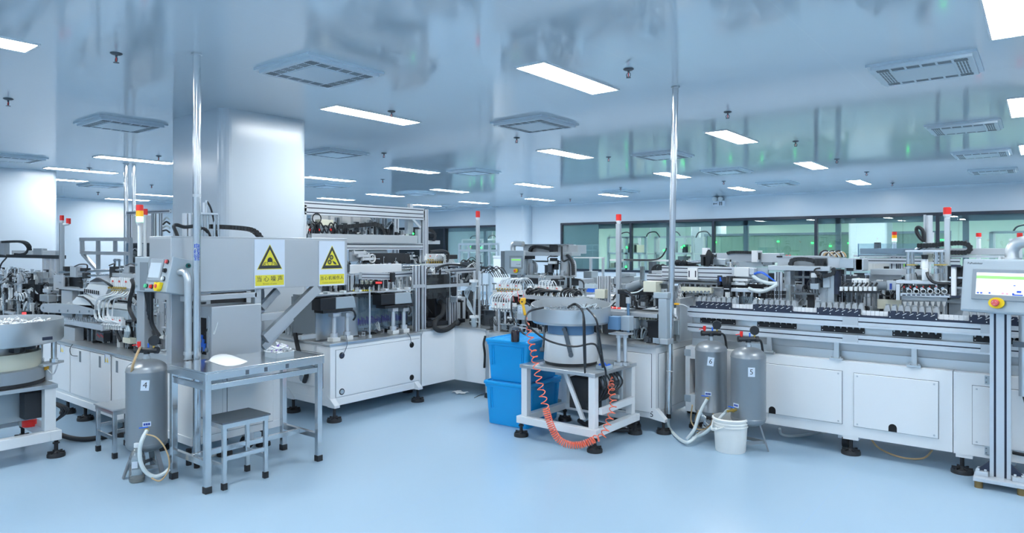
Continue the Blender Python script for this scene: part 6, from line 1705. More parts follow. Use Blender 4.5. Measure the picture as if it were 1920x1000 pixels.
for k in range(2): tub(ig, 'cable', 'black', [PY(a, b, YI) for a, b in ((1053 + k, 462), (1053 + k, 480), (1056 + k, 490), (1066, 487), (1072, 494), (1075 - k, 514))], .012)
chain(ig, [PY(a, b, YI + .02) for a, b in ((1063, 478), (1070, 486), (1074, 496), (1075, 516))], .05, .035)
MB().tube([PY(1060, 492, YI + .2), PY(1068, 489, YI + .2), PY(1074, 495, YI + .2), PY(1075, 520, YI + .2)], .05, 12, smooth=6).build('grey_duct', 'steelsheet', ig)
bI('base_beam', 'steelsheet', -.05, 984, 517, 1050, 523, .3); bI('black_front', 'blackmatte', -.08, 984, 523, 1085, 534, .3); bI('front_joint', 'aluplate', -.09, 1009, 522, 1032, 535, .3); bI('end_plate', 'aluplate', -.09, 1085, 524, 1094, 548, .3)
bI('blue_bottle', 'blueair', .4, 1056, 497, 1066, 502, .05)
tub(ig, 'black_cable', 'black', [PY(a, b, YI - .12) for a, b in ((1056, 522), (1075, 523), (1090, 526), (1095, 534), (1094, 546))], .012)
box(ig, 'base', 'white', -6.9, -3.9, YI - .1, YI + .9, 0, .95); box(ig, 'deck_plate', 'steel', -6.92, -3.88, YI - .12, YI + .92, .95, .97)
clutter(ig, -6.8, -5.6, YI, YI + .6, .97, 1.4, 40, 111, dark=.3)
clutter(ig, -5.3, -4.0, YI - .05, YI + .6, .97, 1.15, 36, 112, dark=.3)

clutter(hsn, -4.65, -4.06, 5.55, 5.9, .72, 1.0, 90, 203, dark=.5, tubes=.25, sc=.5)
clutter(cs_, -5.9, -5.3, 5.2, 6.3, 1.2, 1.42, 80, 204, dark=.45, tubes=.25, sc=.55)
clutter(ns, -5.9, -5.45, 4.1, 5.0, 1.18, 1.33, 70, 205, dark=.45, sc=.55)
clutter(pg_, XG + .02, XG + .1, PX(655, 480, XG).y, PX(780, 480, XG).y, 1.32, 1.5, 50, 206, dark=.45, sc=.5)
clutter(pg_, XG - .3, XG + .02, PX(582, 430, XG).y, PX(770, 430, XG).y, gz(680, 440), gz(680, 440) + .2, 50, 207, dark=.35, sc=.6)
# ------------------------------------------------------------------ right of the feeder: small cabinet and hook station
rc = thing('base_cabinet', 'small white cabinet marked 5 left of the leaning steel pole', 'cabinet', (-2.76, 5.9, 0))
Y5 = 5.40
box(rc, 'body', 'white', -2.945, -2.66, Y5, 6.5, .12, .735); box(rc, 'deck_plate', 'steel', -2.95, -2.655, Y5 - .02, 6.5, .735, .76)
panelY(rc, 'cabinet_door', -2.93, -2.70, .17, .68, Y5, screws=False)
m = MB()
for k in range(12): m.box(-2.662, -2.657, 5.47, 5.52, .33 + .03 * k, .342 + .03 * k)
panelX(rc, 'side_panel', Y5 + .05, 6.3, .18, .68, -2.66)
m.build('side_vent', 'midgray', rc)
for x, y in ((-2.60, Y5 + .03), (-2.9, Y5 + .06), (-2.7, 6.3)): foot(rc, x, y, .13, .062)
MB().prism([(-2.72, Y5 - .005, .12), (-2.57, Y5 - .005, .10), (-2.57, Y5 - .005, .125), (-2.66, Y5 - .005, .21), (-2.72, Y5 - .005, .21)], (0, .06, 0)).build('foot_bracket', 'white', rc, .003)
text_mesh('5', .07, 'cabinet_number', 'ink', rc, frame4(V((-2.695, Y5 - .006, .155)) - V((-2.76, 5.9, 0)), (1, 0, 0), (0, 0, 1)))
hk = thing('cap_station', 'station with red-capped parts on a steel shelf left of the leaning pole', 'machine', (-2.9, 5.9, .76))
def bK(name, m, Y, *a, **k): return bxY(hk, name, m, Y, *a, **k)
Y6 = 5.5
bK('steel_shelf', 'steelsheet', Y6, 1134, 586, 1232, 594, .35, bevel=.003)
bK('grey_post', 'panelgray', Y6 - .02, 1234, 560.5, 1250, 645, .085, bevel=.006); bK('post_arm', 'panelgray', Y6 - .02, 1225, 549, 1252, 560, .09, bevel=.004)
bK('post_foot', 'aluplate', Y6 - .04, 1230, 636, 1252, 646, .12, bevel=.003); bK('foot_block', 'chrome', Y6 - .05, 1224, 634, 1236, 644, .05)
bK('black_slab', 'black', Y6 + .2, 1158, 545, 1232, 553, .3)
bK('dark_column', 'blackmatte', Y6 + .35, 1162, 553, 1196, 580, .2)
bK('dark_column', 'darkalu', Y6 + .3, 1200, 553, 1232, 574, .2)
bK('cream_box', 'cream', Y6 + .15, 1206, 528, 1230, 548, .14, bevel=.003)
m = MB().cyl(PY(1178, 541, Y6 + .2), PY(1203, 531, Y6 + .2), .045, .035, n=18); m.build('dark_motor', 'midgray', hk)
tub(hk, 'cable', 'black', [PY(1172, 546, Y6 + .12), PY(1182, 552, Y6 + .1), PY(1190, 564, Y6 + .1), PY(1194, 578, Y6 + .1)], .012)
tub(hk, 'cable', 'hose_white', [PY(1180, 550, Y6 + .12), PY(1195, 548, Y6 + .1), PY(1206, 541, Y6 + .1)], .006)
for k in range(4):
    q = PY(1140 + 8 * k, 577 + .8 * k, Y6 + .06)
    cpt = thing('capped_tube', ('leftmost', 'second from left', 'third from left', 'rightmost')[k] + ' of four white tubes with red caps on the steel shelf', 'tube', tuple(q), 'red-capped tubes on the shelf')
    MB().cyl(q, q + V((.045, .02, .0)), .012, n=10).build('tube_body', 'paper', cpt)
    MB().cyl(q - V((.03, .012, 0)), q, .015, n=10).build('red_cap', 'red', cpt)
bK('part_tray', 'alu', Y6 + .02, 1136, 580, 1172, 586, .2)
q = PY(1178, 590, Y6 - .03); MB().cyl((q.x, q.y, PY(1178, 625, Y6).z), (q.x, q.y, PY(1178, 563, Y6).z), .013, n=12).build('rod_post', 'bluegray', hk)
MB().cyl(PY(1178, 565, Y6 - .03) - V((0, 0, .02)), PY(1178, 562, Y6 - .03) + V((0, 0, .02)), .022, n=12).build('rod_knob', 'aluplate', hk)
bK('rail_row', 'darkalu', Y6 + .05, 1196, 592, 1232, 597, .1)
for k in range(6): bK('rail_finger', 'cream', Y6 + .04, 1198 + 5.5 * k, 595, 1200.5 + 5.5 * k, 600, .03)
bK('grey_panel', 'aluplate', Y6 + .12, 1196, 598, 1232, 614, .02)
bK('blue_box', 'bluegray', Y6 + .02, 1140, 600, 1170, 618, .12, bevel=.003); bK('white_box', 'panelgray', Y6 + .0, 1168, 596, 1192, 616, .1, bevel=.003)
bK('dark_back', 'dust', Y6 + .5, 1130, 590, 1236, 630, .03)
for k in range(12): tub(hk, 'cable_tangle', ('black', 'hose_white', 'cupplastic', 'midgray')[k % 4], [PY(1182 + 4 * k, 634, Y6 + .1), PY(1180 + 5 * k, 622 - 3 * (k % 3), Y6 + .08), PY(1192 + 4 * k, 616 + 3 * (k % 4), Y6 + .12), PY(1200 + 3 * k, 634, Y6 + .15)], .009, 6)
tub(hk, 'black_hose', 'black', [PY(1224, 634, Y6 + .06), PY(1228, 620, Y6 + .04), PY(1230, 608, Y6 + .05), PY(1236, 602, Y6 + .06)], .014)
for a in (1125, 1133, 1140):
    m = MB(); q = PY(a, 560, Y6 + .5); extr(m, (q.x, q.y, .9), (q.x, q.y, PY(a, 518, Y6 + .5).z), .035, .05); m.build('profile_post', ['alu', 'slot'], hk)
bK('cream_box', 'cream', Y6 + .42, 1115, 543, 1134, 560, .08, bevel=.003)
bxY(hsn, 'blue_tray', 'blueair', Y6 + .9, 1096, 541, 1112, 548, .12); bxY(hsn, 'clear_cover', 'cupplastic', Y6 + .9, 1096, 533, 1114, 541, .12); bxY(hsn, 'white_deck', 'white', Y6 + .7, 1085, 556, 1130, 562, .4)
clutter(hk, -3.25, -2.75, 5.75, 6.2, 1.05, 1.3, 40, 121, dark=.45, tubes=.25)
clutter(hk, -2.93, -2.72, 5.5, 6.2, .76, .98, 24, 122, dark=.5, tubes=.3)
b_ = PY(1160, 520, 5.85); tower('signal_tower', 'red signal light on a square post between the steel bowl and the leaning pole', (b_.x, b_.y, 1.0), PY(1160, 402, 5.85).z, .042, 'square', ('red',), .062, .027)

# ------------------------------------------------------------------ long conveyor on the right
YR0 = 5.75
lc = thing('base_cabinet', 'long low white cabinet with riveted panels behind the air tanks', 'cabinet', (-.6, 6.2, 0))
xL, xJ, xE = -2.56, -.516, 2.0
m = MB().box(-2.2, xJ - .003, YR0, 6.8, .145, .725).box(-2.54, -2.2, YR0 + .35, 6.8, .145, .725).box(-2.54, -2.2, YR0, YR0 + .35, .145, .30).box(-2.54, -2.2, YR0, YR0 + .35, .62, .725).box(-2.54, -2.5, YR0, YR0 + .35, .3, .62)
m.build('body', 'white', lc)
box(lc, 'body_end', 'white', xJ + .003, xE, YR0 - .01, 6.8, .145, .725)
box(lc, 'recess_back', 'hole', -2.5, -2.2, YR0 + .33, YR0 + .345, .3, .62)
panelY(lc, 'access_panel', -1.93, -1.245, .235, .645, YR0, hole=-1.775)
panelY(lc, 'access_panel', -1.16, -.605, .23, .64, YR0, hole=-.895)
panelY(lc, 'access_panel', -.40, .35, .23, .64, YR0 - .01)
panelY(lc, 'access_panel', .55, 1.4, .23, .64, YR0 - .01)
for z in (.69, .20):
    h = MB().box(-.33, -.27, YR0 - .02, YR0 - .01, z - .03, z + .03); hh = h.build('hinge', 'panelgray', lc, .002)
    s = MB()
    for sx in (-.32, -.285):
        for sz in (-.015, .015): s.cyl((sx, YR0 - .024, z + sz), (sx, YR0 - .02, z + sz), .005, n=8)
    s.build('hinge_bolt', 'midgray', hh)
for z in (.26, .67): box(lc, 'hinge', 'panelgray', -2.55, -2.49, YR0 - .008, YR0, z - .03, z + .03, .002)
for x in (-2.45, -1.19, -.465, .9): foot(lc, x, YR0 + .04, .15, .07)
for x in (-1.3, -.25):
    MB().cyl((x + .02, YR0 + .2, .055), (x + .06, YR0 + .2, .055), .055, n=20).build('caster_wheel', 'rubber', lc)
    box(lc, 'caster_fork', 'alu', x - .01, x + .09, YR0 + .16, YR0 + .24, .08, .145)
box(lc, 'foot_plate', 'white', -1.24, -1.13, YR0 + .0, YR0 + .1, .12, .147); box(lc, 'foot_plate', 'white', -.5, -.4, YR0 - .005, YR0 + .1, .12, .147)
tub(lc, 'floor_tube', 'hose_white', [PZ(1462, 804, .1), PZ(1466, 815, .03), PZ(1490, 818, .01), PZ(1535, 812, .02), PZ(1570, 806, .08)], .011)
tub(lc, 'floor_tube', 'hose_tan', [PZ(1632, 822, .12), PZ(1650, 842, .03), PZ(1690, 858, .01), PZ(1730, 860, .02), PZ(1748, 845, .1)], .007)
# regulator seen in the recess
MB().cyl((-2.42, YR0 + .12, .42), (-2.42, YR0 + .12, .58), .025, n=14).cbox((-2.42, YR0 + .12, .5), (.06, .06, .06)).build('regulator', 'whiteplastic', lc, .003)
MB().cyl((-2.34, YR0 + .1, .52), (-2.34, YR0 + .1, .575), .033, n=16).build('red_regulator_cap', 'red', lc)
MB().cbox((-2.34, YR0 + .1, .48), (.06, .06, .07)).cyl((-2.34, YR0 + .1, .38), (-2.34, YR0 + .1, .45), .022, n=12).build('regulator', 'whiteplastic', lc, .003)
box(lc, 'green_tag', 'screengreen', -2.45, -2.43, YR0 + .08, YR0 + .085, .5, .515)
for k in range(4): tub(lc, 'black_hose', 'black' if k < 3 else 'hose_tan', [(-2.46, YR0 + .1, .46 - .04 * k), (-2.4, YR0 + .08, .40 - .02 * k), (-2.3, YR0 + .1, .38 - .03 * k), (-2.22, YR0 + .14, .36 - .015 * k)], .012)

cv = thing('conveyor', 'long twin-rail conveyor with black toothed blocks above the low white cabinet', 'conveyor', (-.6, 5.95, .725))
YV = 5.77
for z0, z1, nm in ((1.0, 1.072, 'upper_rail'), (.868, .932, 'lower_rail')):
    m = MB(); extr(m, (xL + .03, YV + .02, (z0 + z1) / 2), (xE, YV + .02, (z0 + z1) / 2), .04, z1 - z0, 1, 1); m.build(nm, ['alu', 'slot'], cv)
box(cv, 'rail_lip', 'alu', xL + .05, xE, YV - .012, YV, .992, 1.008); box(cv, 'rail_lip', 'alu', xL + .05, xE, YV - .012, YV, .862, .876)
for x in (-1.19, -.30, .6):
    for z in (1.035, .9): box(cv, 'joint_plate', 'aluplate', x - .055, x + .055, YV - .008, YV, z - .038, z + .032, .002)
box(cv, 'dark_rail', 'slot', xL + .05, xE, YV + .0, YV + .06, 1.072, 1.088)
box(cv, 'inner_web', 'steel', xL + .05, xE, YV + .06, YV + .066, .72, 1.07)
# trough
prof = [(YV + .02, .86), (YV + .05, .80), (YV + .12, .755), (YV + .3, .73), (YV + .3, .74), (YV + .125, .765), (YV + .06, .805), (YV + .03, .86)]
MB().prism([(xL + .06, y, z) for y, z in prof], (xE - xL - .06, 0, 0)).build('steel_trough', 'steelsheet', cv)
for x in (-1.81, -1.29, -.76, -.24, .3):
    m = MB().cbox((x, YV + .01, .805), (.035, .03, .13)).cbox((x, YV - .005, .735), (.09, .05, .016)).cyl((x - .03, YV - .01, .743), (x - .03, YV - .01, .755), .007, n=6).cyl((x + .03, YV - .01, .743), (x + .03, YV - .01, .755), .007, n=6)
    m.build('stanchion', 'steel', cv)
def tooth_block(x, z0, z1, m_, y):
    L = .315; n = 7; p = L / n; pts = [(x, z0), (x + L, z0), (x + L, z1 - .008)]
    for k in range(n - 1, -1, -1):
        a = x + k * p
        pts += [(a + p * .95, z1), (a + p * .42, z1), (a + p * .30, z1 - .016), (a + p * .12, z1 - .016), (a + p * .08, z1 - .004)]
    pts += [(x, z1 - .006)]
    o = MB().prism([(a, y, b) for a, b in pts], (0, .035, 0)).build('toothed_block', m_, cv)
    s = MB()
    for k in (0, 2, 4, 6.6): s.cyl((x + .012 + k * p, y - .003, z0 + .012), (x + .012 + k * p, y, z0 + .012), .0045, n=8)
    s.build('block_screw', 'whiteplastic', o)
    return o, p
for i in range(8):
    x = -2.45 + .507 * i
    if x > 1.3: break
    o, p = tooth_block(x, 1.076, 1.134, 'slot', YV - .004)
    s = MB()
    for k in range(6): s.bar((x + .05 + k * p, YV - .006, 1.107), (x + .075 + k * p, YV - .006, 1.121), .004, .009, up=(0, 1, 0))
    s.build('white_pin', 'whiteplastic', o)
    tooth_block(x + .02, .94, .985, 'blackmatte', YV + .045)
    # white label cards between the blocks
    c = MB()
    for k in range(6): c.box(x + .325 + .03 * k, x + .352 + .03 * k, YV + .02, YV + .03, 1.086, 1.124)
    c.build('label_card', 'paper', cv)
    # funnel-shaped holders standing behind the rail
    for k in range(8):
        xx = x - .03 + .046 * k
        f = MB().lathe((xx, YV + .17, 1.10), [(0, 0), (.021, 0), (.021, .03), (.015, .042), (.015, .066), (.02, .07), (0, .07)], 10)
        f.prism([(xx - .021, YV + .14, 1.07), (xx + .021, YV + .14, 1.07), (xx + .021, YV + .14, 1.12), (xx + .013, YV + .14, 1.16), (xx - .013, YV + .14, 1.16), (xx - .021, YV + .14, 1.12)], (0, .06, 0))
        f.build('funnel_holder', 'aluplate', cv)
box(cv, 'top_table', 'alu', xL + .1, xE, YV + .07, YV + .35, 1.055, 1.07)
box(cv, 'card_strip', 'whiteplastic', xL + .1, xE, YV + .09, YV + .1, 1.07, 1.1)
box(cv, 'left_end_box', 'panelgray', PY(1254, 620, YV).x, PY(1274, 620, YV).x, YV - .02, YV + .2, .82, .95, .003)
m = MB().lathe(PY(1264, 596, YV - .03), [(.028, -.004), (.033, 0), (.028, .004), (.025, 0), (.028, -.004)], 20, axis='y'); m.build('wire_loop', 'tube', cv)
bxY(cv, 'orange_clip', 'orangeyellow', YV - .05, 1264, 569, 1272, 572, .03)
tub(cv, 'white_wire', 'tube', [PY(1272, 571, YV - .03), PY(1282, 572, YV - .03), PY(1292, 578, YV)], .004)
bxY(cv, 'end_plate', 'steelsheet', YV + .0, 1268, 560, 1275, 640, .3)
R = random.Random(8)

# ---- stations above the conveyor
def station(name, label, px): 
    q = PY(px, 560, 6.2); return thing(name, label, 'machine', (q.x, 6.2, .725))
s1 = station('slide_unit', 'long white double slide unit just right of the leaning pole', 1330)
def b1(name, m, Y, *a, **k): return bxY(s1, name, m, Y, *a, **k)
def exY(root, Y, a, b, w=.05, h=None, n=1, name='profile'):
    m = MB(); p, q = PY(*a, Y), PY(*b, Y); q.z = p.z; extr(m, p, q, w, h or w, 1, n); return m.build(name, ['alu', 'slot'], root)
exY(s1, 6.28, (1243, 510), (1412, 510), .05, .12, 3, 'long_slide')
exY(s1, 6.32, (1215, 521), (1346, 521), .06, .08, 2, 'lower_slide')
bxx = b1('slide_plate', 'white', 6.23, 1289, 503, 1307, 525, .03, bevel=.002)
for a in (1291, 1303): bxY(bxx, 'plate_slot', 'slot', 6.228, a, 508, a + 2, 520, .003)
b1('end_bearing', 'whiteplastic', 6.22, 1376, 502, 1404, 519, .1, bevel=.003); b1('end_cap', 'alu', 6.22, 1405, 503, 1414, 515, .1, bevel=.003)
b1('joint_strip', 'alu', 6.24, 1372, 503, 1376, 519, .08)
m = MB().cyl(PY(1283, 493, 6.4), PY(1322, 491, 6.4), .018, n=12); m.build('chrome_shaft', 'chrome', s1)
b1('bracket_arm', 'black', 6.35, 1313, 478, 1336, 482, .1); b1('bracket_arm', 'black', 6.35, 1314, 482, 1319, 498, .06); b1('bracket_arm', 'black', 6.38, 1323, 476, 1334, 499, .06)
b1('white_block', 'white', 6.4, 1316, 465, 1326, 479, .08, bevel=.003)
for k in range(5): tub(s1, 'cable', 'black', [PY(1326 + k, 498, 6.33), PY(1325 + 2 * k, 480, 6.32), PY(1329 + k, 470 + k, 6.33), PY(1334, 478, 6.34)], .01, 6)
b1('drive_box', 'panelgray', 6.42, 1334, 486, 1360, 497, .1, bevel=.003)
for k in range(8): tub(s1, 'cable', 'black', [PY(1268 + 3 * k, 498, 6.35), PY(1266 + 3 * k, 491 + k % 3, 6.33), PY(1274 + 2 * k, 489 + k % 4, 6.33), PY(1284, 497, 6.35)], .008, 6)
b1('plate_edge', 'black', 6.25, 1245, 527, 1350, 529, .2); b1('support_plate', 'aluplate', 6.3, 1238, 529, 1350, 533, .3)
b1('hanging_plate', 'darkalu', 6.35, 1292, 533, 1316, 537, .1)
comb = b1('notched_bar', 'cream', 6.1, 1277, 539, 1334, 549, .05)
m = MB()
for k in range(8):
    q = PY(1280 + 7 * k, 548, 6.098); m.lathe(q, [(0, -.002), (.013, -.002), (.013, .004), (0, .004)], 14, axis='y')
m.build('bar_notches', 'midgray', comb)
for k in range(7): b1('post', 'alu', 6.32, 1282 + 10 * k, 530, 1284.5 + 10 * k, 552, .02)
bb = b1('black_bracket', 'slot', 6.1, 1345, 517, 1351, 535, .04); b1('blue_label', 'blueair', 6.09, 1349, 520, 1356, 528, .02)
for k in range(5): tub(s1, 'black_hose', 'black', [PY(1354 + 4 * k, 520, 6.1), PY(1357 + 3 * k, 532, 6.08), PY(1360 + 2 * k, 545, 6.1), PY(1358 + 2 * k, 556, 6.12)], .012, 6)
b1('black_drive', 'black', 6.15, 1362, 518, 1374, 545, .06)
b1('grip_bar', 'whiteplastic', 6.15, 1373, 523, 1402, 528, .05, bevel=.004); b1('grip_bar', 'whiteplastic', 6.13, 1368, 530, 1398, 535, .05, bevel=.004)
b1('long_grip', 'alu', 6.1, 1364, 541, 1428, 548, .05, bevel=.003)
for k in range(9): b1('pin_row', 'black' if k % 2 else 'alu', 6.14, 1366 + 7 * k, 548, 1369 + 7 * k, 556, .03)
MB().prism([PY(*p, 6.0) for p in ((1362, 562), (1392, 556), (1416, 558), (1434, 566), (1430, 569), (1360, 569))], (0, .03, 0)).build('clear_cover', 'acrylic', s1)
bxY(s1, 'dark_gap_sheet', 'blackmatte', 6.78, 1272, 531, 1436, 562, .02)  # added dark sheet, painting in the dark depth behind the slides
clutter(s1, PY(1270, 540, 6.3).x, PY(1392, 540, 6.3).x, 6.2, 6.7, 1.07, 1.25, 60, 131, dark=.5)
clutter(s1, PY(1275, 540, 6.5).x, PY(1360, 540, 6.5).x, 6.4, 6.7, 1.1, 1.42, 30, 132, dark=.35, tubes=.3)

s2 = station('pick_and_place', 'grey pick-and-place portal with black drag chain in the middle of the conveyor', 1510)
def b2(name, m, Y, *a, **k): return bxY(s2, name, m, Y, *a, **k)
Y2 = 6.2
b2('front_beam', 'steelsheet', Y2 - .05, 1440, 499, 1556, 508, .12, bevel=.003)
b2('upper_housing', 'steelsheet', Y2 + .15, 1458, 482, 1560, 500, .2, bevel=.004); b2('housing_edge', 'black', Y2 + .14, 1456, 480, 1467, 483, .2)
b2('housing_top', 'aluplate', Y2 + .14, 1467, 480, 1556, 483, .2)
chain(s2, [PY(a, b, Y2 + .08) for a, b in ((1483, 498), (1484, 491), (1490, 487), (1505, 486), (1520, 488), (1530, 491), (1542, 492))], .05, .035)
b2('carriage', 'black', Y2 + .06, 1527, 485, 1545, 500, .1, bevel=.003)
b2('end_housing', 'steelsheet', Y2 + .02, 1552, 484, 1575, 503, .25, bevel=.003); b2('end_housing', 'panelgray', Y2 + .0, 1574, 486, 1600, 503, .25, bevel=.003)
b2('drive_box', 'steelsheet', Y2 + .05, 1586, 485, 1617, 509, .22, bevel=.004); b2('drive_box_black', 'black', Y2 + .04, 1587, 490, 1600, 508, .1); b2('drive_box_end', 'aluplate', Y2 + .05, 1604, 486, 1619, 507, .2, bevel=.003)
b2('portal_leg', 'steelsheet', Y2, 1470, 508, 1482, 566, .14, bevel=.003); b2('portal_leg_foot', 'panelgray', Y2 - .03, 1472, 534, 1479, 566, .08)
b2('portal_leg', 'panelgray', Y2 - .02, 1552, 510, 1564, 572, .12, bevel=.003); b2('portal_leg_head', 'panelgray', Y2 - .04, 1543, 517, 1556, 540, .1, bevel=.003); b2('portal_leg_side', 'slot', Y2 - .02, 1564, 508, 1572, 552, .1)
b2('cross_bar', 'midgray', Y2 + .05, 1482, 518, 1524, 522, .04); b2('cross_bar', 'midgray', Y2 + .02, 1480, 549, 1536, 553, .05); b2('leg_plate', 'steelsheet', Y2 + .03, 1534, 540, 1552, 572, .06)
b2('dark_column', 'slot', Y2 + .3, 1497, 508, 1503, 552, .1); b2('dark_column', 'slot', Y2 + .28, 1508, 508, 1518, 552, .08); b2('grey_rod', 'aluplate', Y2 + .25, 1504, 508, 1508, 540, .04)
b2('back_panel', 'darkalu', Y2 + .42, 1484, 508, 1552, 566, .02)
m = MB().cyl(PY(1525, 514, Y2 - .02), PY(1525, 532, Y2 - .02), .03, n=16); m.build('gripper_motor', 'darkalu', s2)
b2('gripper_head', 'whiteplastic', Y2 - .06, 1520, 512, 1532, 521, .06, bevel=.004); b2('gripper_body', 'panelgray', Y2 - .05, 1519, 532, 1535, 543, .06, bevel=.003)
for a in (1521, 1526, 1531): b2('gripper_finger', 'darkalu', Y2 - .04, a, 543, a + 2, 550, .03)
for k in range(4): tub(s2, 'gripper_hose', 'black', [PY(1532 + 2 * k, 516 + 2 * k, Y2 - .06), PY(1540, 524 - 3 * k, Y2 - .07), PY(1536 - k, 512 + k, Y2 - .07), PY(1528, 510, Y2 - .05)], .008, 6)
chain(s2, [PY(a, b, Y2 - .08) for a, b in ((1544, 519), (1554, 516), (1561, 514), (1564, 508), (1561, 503))], .04, .03)
tub(s2, 'head_wire', 'black', [PY(1526, 508, Y2 - .06), PY(1530, 504, Y2 - .06), PY(1538, 503, Y2 - .06)], .006)
tub(s2, 'loop_wire', 'black', [PY(1520, 524, Y2 - .06), PY(1514, 532, Y2 - .07), PY(1516, 542, Y2 - .06), PY(1522, 544, Y2 - .05)], .006)
for k in range(3): tub(s2, 'blue_tube', 'blueair', [PY(1414, 513 + k, 6.15), PY(1424, 510 + k, 6.13), PY(1434, 513 + k, 6.12), PY(1456, 530, 6.1)], .006, 6)
tub(s2, 'white_sleeve', 'hose_white', [PY(1412, 518, 6.1), PY(1424, 526, 6.08), PY(1440, 531, 6.07), PY(1458, 532, 6.06)], .016, 8)
tub(s2, 'white_sleeve', 'hose_white', [PY(1404, 541, 6.08), PY(1420, 547, 6.05), PY(1436, 545, 6.04), PY(1450, 538, 6.04), PY(1458, 533, 6.05)], .016, 8)
for a in (1457, 1463): 
    m = MB(); q = PY(a, 530, 6.12); extr(m, (q.x, 6.12, 1.07), (q.x, 6.12, PY(a, 510, 6.12).z), .035, .035); m.build('profile_post', ['alu', 'slot'], s2)
b2('slope_plate', 'panelgray', 6.3, 1398, 502, 1440, 530, .02)
for r_ in range(2):
    for k in range(9): b2('black_plunger', 'black', 6.1, 1437 + 4 * k, 546 + 7 * r_, 1439.6 + 4 * k, 552 + 7 * r_, .03)
b2('plunger_rail', 'aluplate', 6.14, 1432, 540, 1474, 545, .06)
bxY(s2, 'dark_gap_sheet', 'blackmatte', 6.78, 1440, 515, 1575, 566, .02)  # dark sheet added for contrast; stands in for shaded depth behind the portal
clutter(s2, PY(1440, 540, 6.5).x, PY(1570, 540, 6.5).x, 6.45, 6.75, 1.07, 1.4, 36, 141, dark=.4)
for k in range(9): tub(s2, 'cable_heap', ('black', 'hose_white', 'hose_tan')[k % 3], [PY(1536 + 4 * k, 482, 6.5), PY(1540 + 4 * k, 473 + k % 4, 6.5), PY(1550 + 4 * k, 471 + 2 * (k % 3), 6.5), PY(1562 + 3 * k, 482, 6.5)], .009, 6)
for k in range(2): b2('red_mark', 'pinkred', Y2 + .16, 1473 + 6 * k, 478, 1476 + 6 * k, 480, .02)

s3 = station('press_station', 'motor-driven press station on four guide columns left of the operator panel', 1715)
def b3(name, m, Y, *a, **k): return bxY(s3, name, m, Y, *a, **k)
Y3 = 6.05
b3('top_plate', 'alu', Y3, 1697, 469, 1769, 473, .16, bevel=.002)
for a, dy in ((1703, 0), (1711, .1), (1755, 0), (1765, .1)):
    q = PY(a, 500, Y3 + .03 + dy); z0 = PY(a, 528, Y3 + .05).z; z1 = PY(a, 473, Y3 + .05).z
    c = MB().cyl((q.x, q.y, z0), (q.x, q.y, z1), .014, n=14).build('guide_column', 'chrome', s3)
    MB().cyl((q.x, q.y, z0), (q.x, q.y, z0 + .06), .024, n=14).build('column_bushing', 'steel', c); MB().cyl((q.x, q.y, z0 + .10), (q.x, q.y, z0 + .115), .024, n=14).build('column_ring', 'steel', c)
for a, b in ((1699, 1716), (1751, 1774)): b3('column_clamp', 'brass', Y3 + .0, a, 496, b, 498, .14)
m = MB().cyl(PY(1734, 478, Y3 + .02), PY(1734, 486, Y3 + .02), .025, .02, n=14); m.build('actuator_knob', 'black', s3)
m = MB().cyl(PY(1734, 486, Y3 + .03), PY(1733, 504, Y3 + .03), .022, .03, n=16); m.build('actuator_neck', 'whiteplastic', s3)
b3('actuator_body', 'whiteplastic', Y3 - .01, 1728, 504, 1740, 527, .08, bevel=.005); b3('actuator_side', 'cream', Y3 + .05, 1738, 476, 1748, 491, .06, bevel=.003)
b3('press_plate', 'alu', Y3 - .02, 1680, 527, 1782, 533, .2, bevel=.002)
b3('plate_leg', 'alu', Y3 - .02, 1680, 533, 1687, 563, .04); b3('plate_leg', 'alu', Y3 - .02, 1711, 533, 1714, 556, .02); b3('plate_leg', 'alu', Y3 - .02, 1754, 533, 1757, 556, .02)
b3('lower_bar', 'alu', Y3 - .03, 1688, 551, 1781, 557, .08, bevel=.002); b3('lower_bar', 'aluplate', Y3 + .02, 1690, 557, 1776, 564, .06)
for k in range(10): b3('slot_mark', 'slot', Y3 - .032, 1692 + 9 * k, 552.5, 1698 + 9 * k, 554.5, .003)
for k in range(6):
    q = PY(1698 + 13 * k, 541, Y3); m = MB().cbox(q, (.03, .04, .05), mi=0).cyl(q + V((.02, -.02, .0)), q + V((.02, -.04, 0)), .012, n=8, mi=1); m.build('clamp_unit', ['black', 'chrome'], s3)
    MB().lathe(q + V((.03, -.04, -.02)), [(.016, -.003), (.02, 0), (.016, .003), (.014, 0), (.016, -.003)], 14, axis='y').build('wire_ring', 'tube', s3)
for k in range(6): b3('red_dot', 'red', Y3 - .025, 1694 + 12 * k, 537, 1696 + 12 * k, 540, .01)
for k in range(8):
    q = PY(1696 + 10.6 * k, 566, Y3 - .02); MB().cyl(q, q - V((0, 0, .035)), .014, .006, n=10).cyl(q - V((0, 0, .035)), q - V((0, 0, .10)), .0025, n=6).build('nozzle', 'whiteplastic', s3)
b3('clear_shield', 'cream', Y3 + .12, 1645, 562, 1690, 580, .02); b3('back_shield', 'aluplate', Y3 + .14, 1690, 564, 1790, 584, .02)
tub(s3, 'black_cable', 'black', [PY(1738, 511, Y3 - .03), PY(1742, 522, Y3 - .05), PY(1752, 530, Y3 - .05), PY(1770, 532, Y3 - .04), PY(1784, 531, Y3)], .011)
b3('white_column', 'white', Y3 - .04, 1783, 500, 1792, 556, .08, bevel=.006); b3('column_collar', 'slot', Y3 - .05, 1783, 497, 1800, 501, .08); b3('column_collar', 'slot', Y3 - .05, 1783, 555, 1800, 559, .08)
m = MB().cyl(PY(1634, 536, Y3 + .1), PY(1664, 536, Y3 + .1), .036, n=20); m.build('grey_motor', 'midgray', s3)
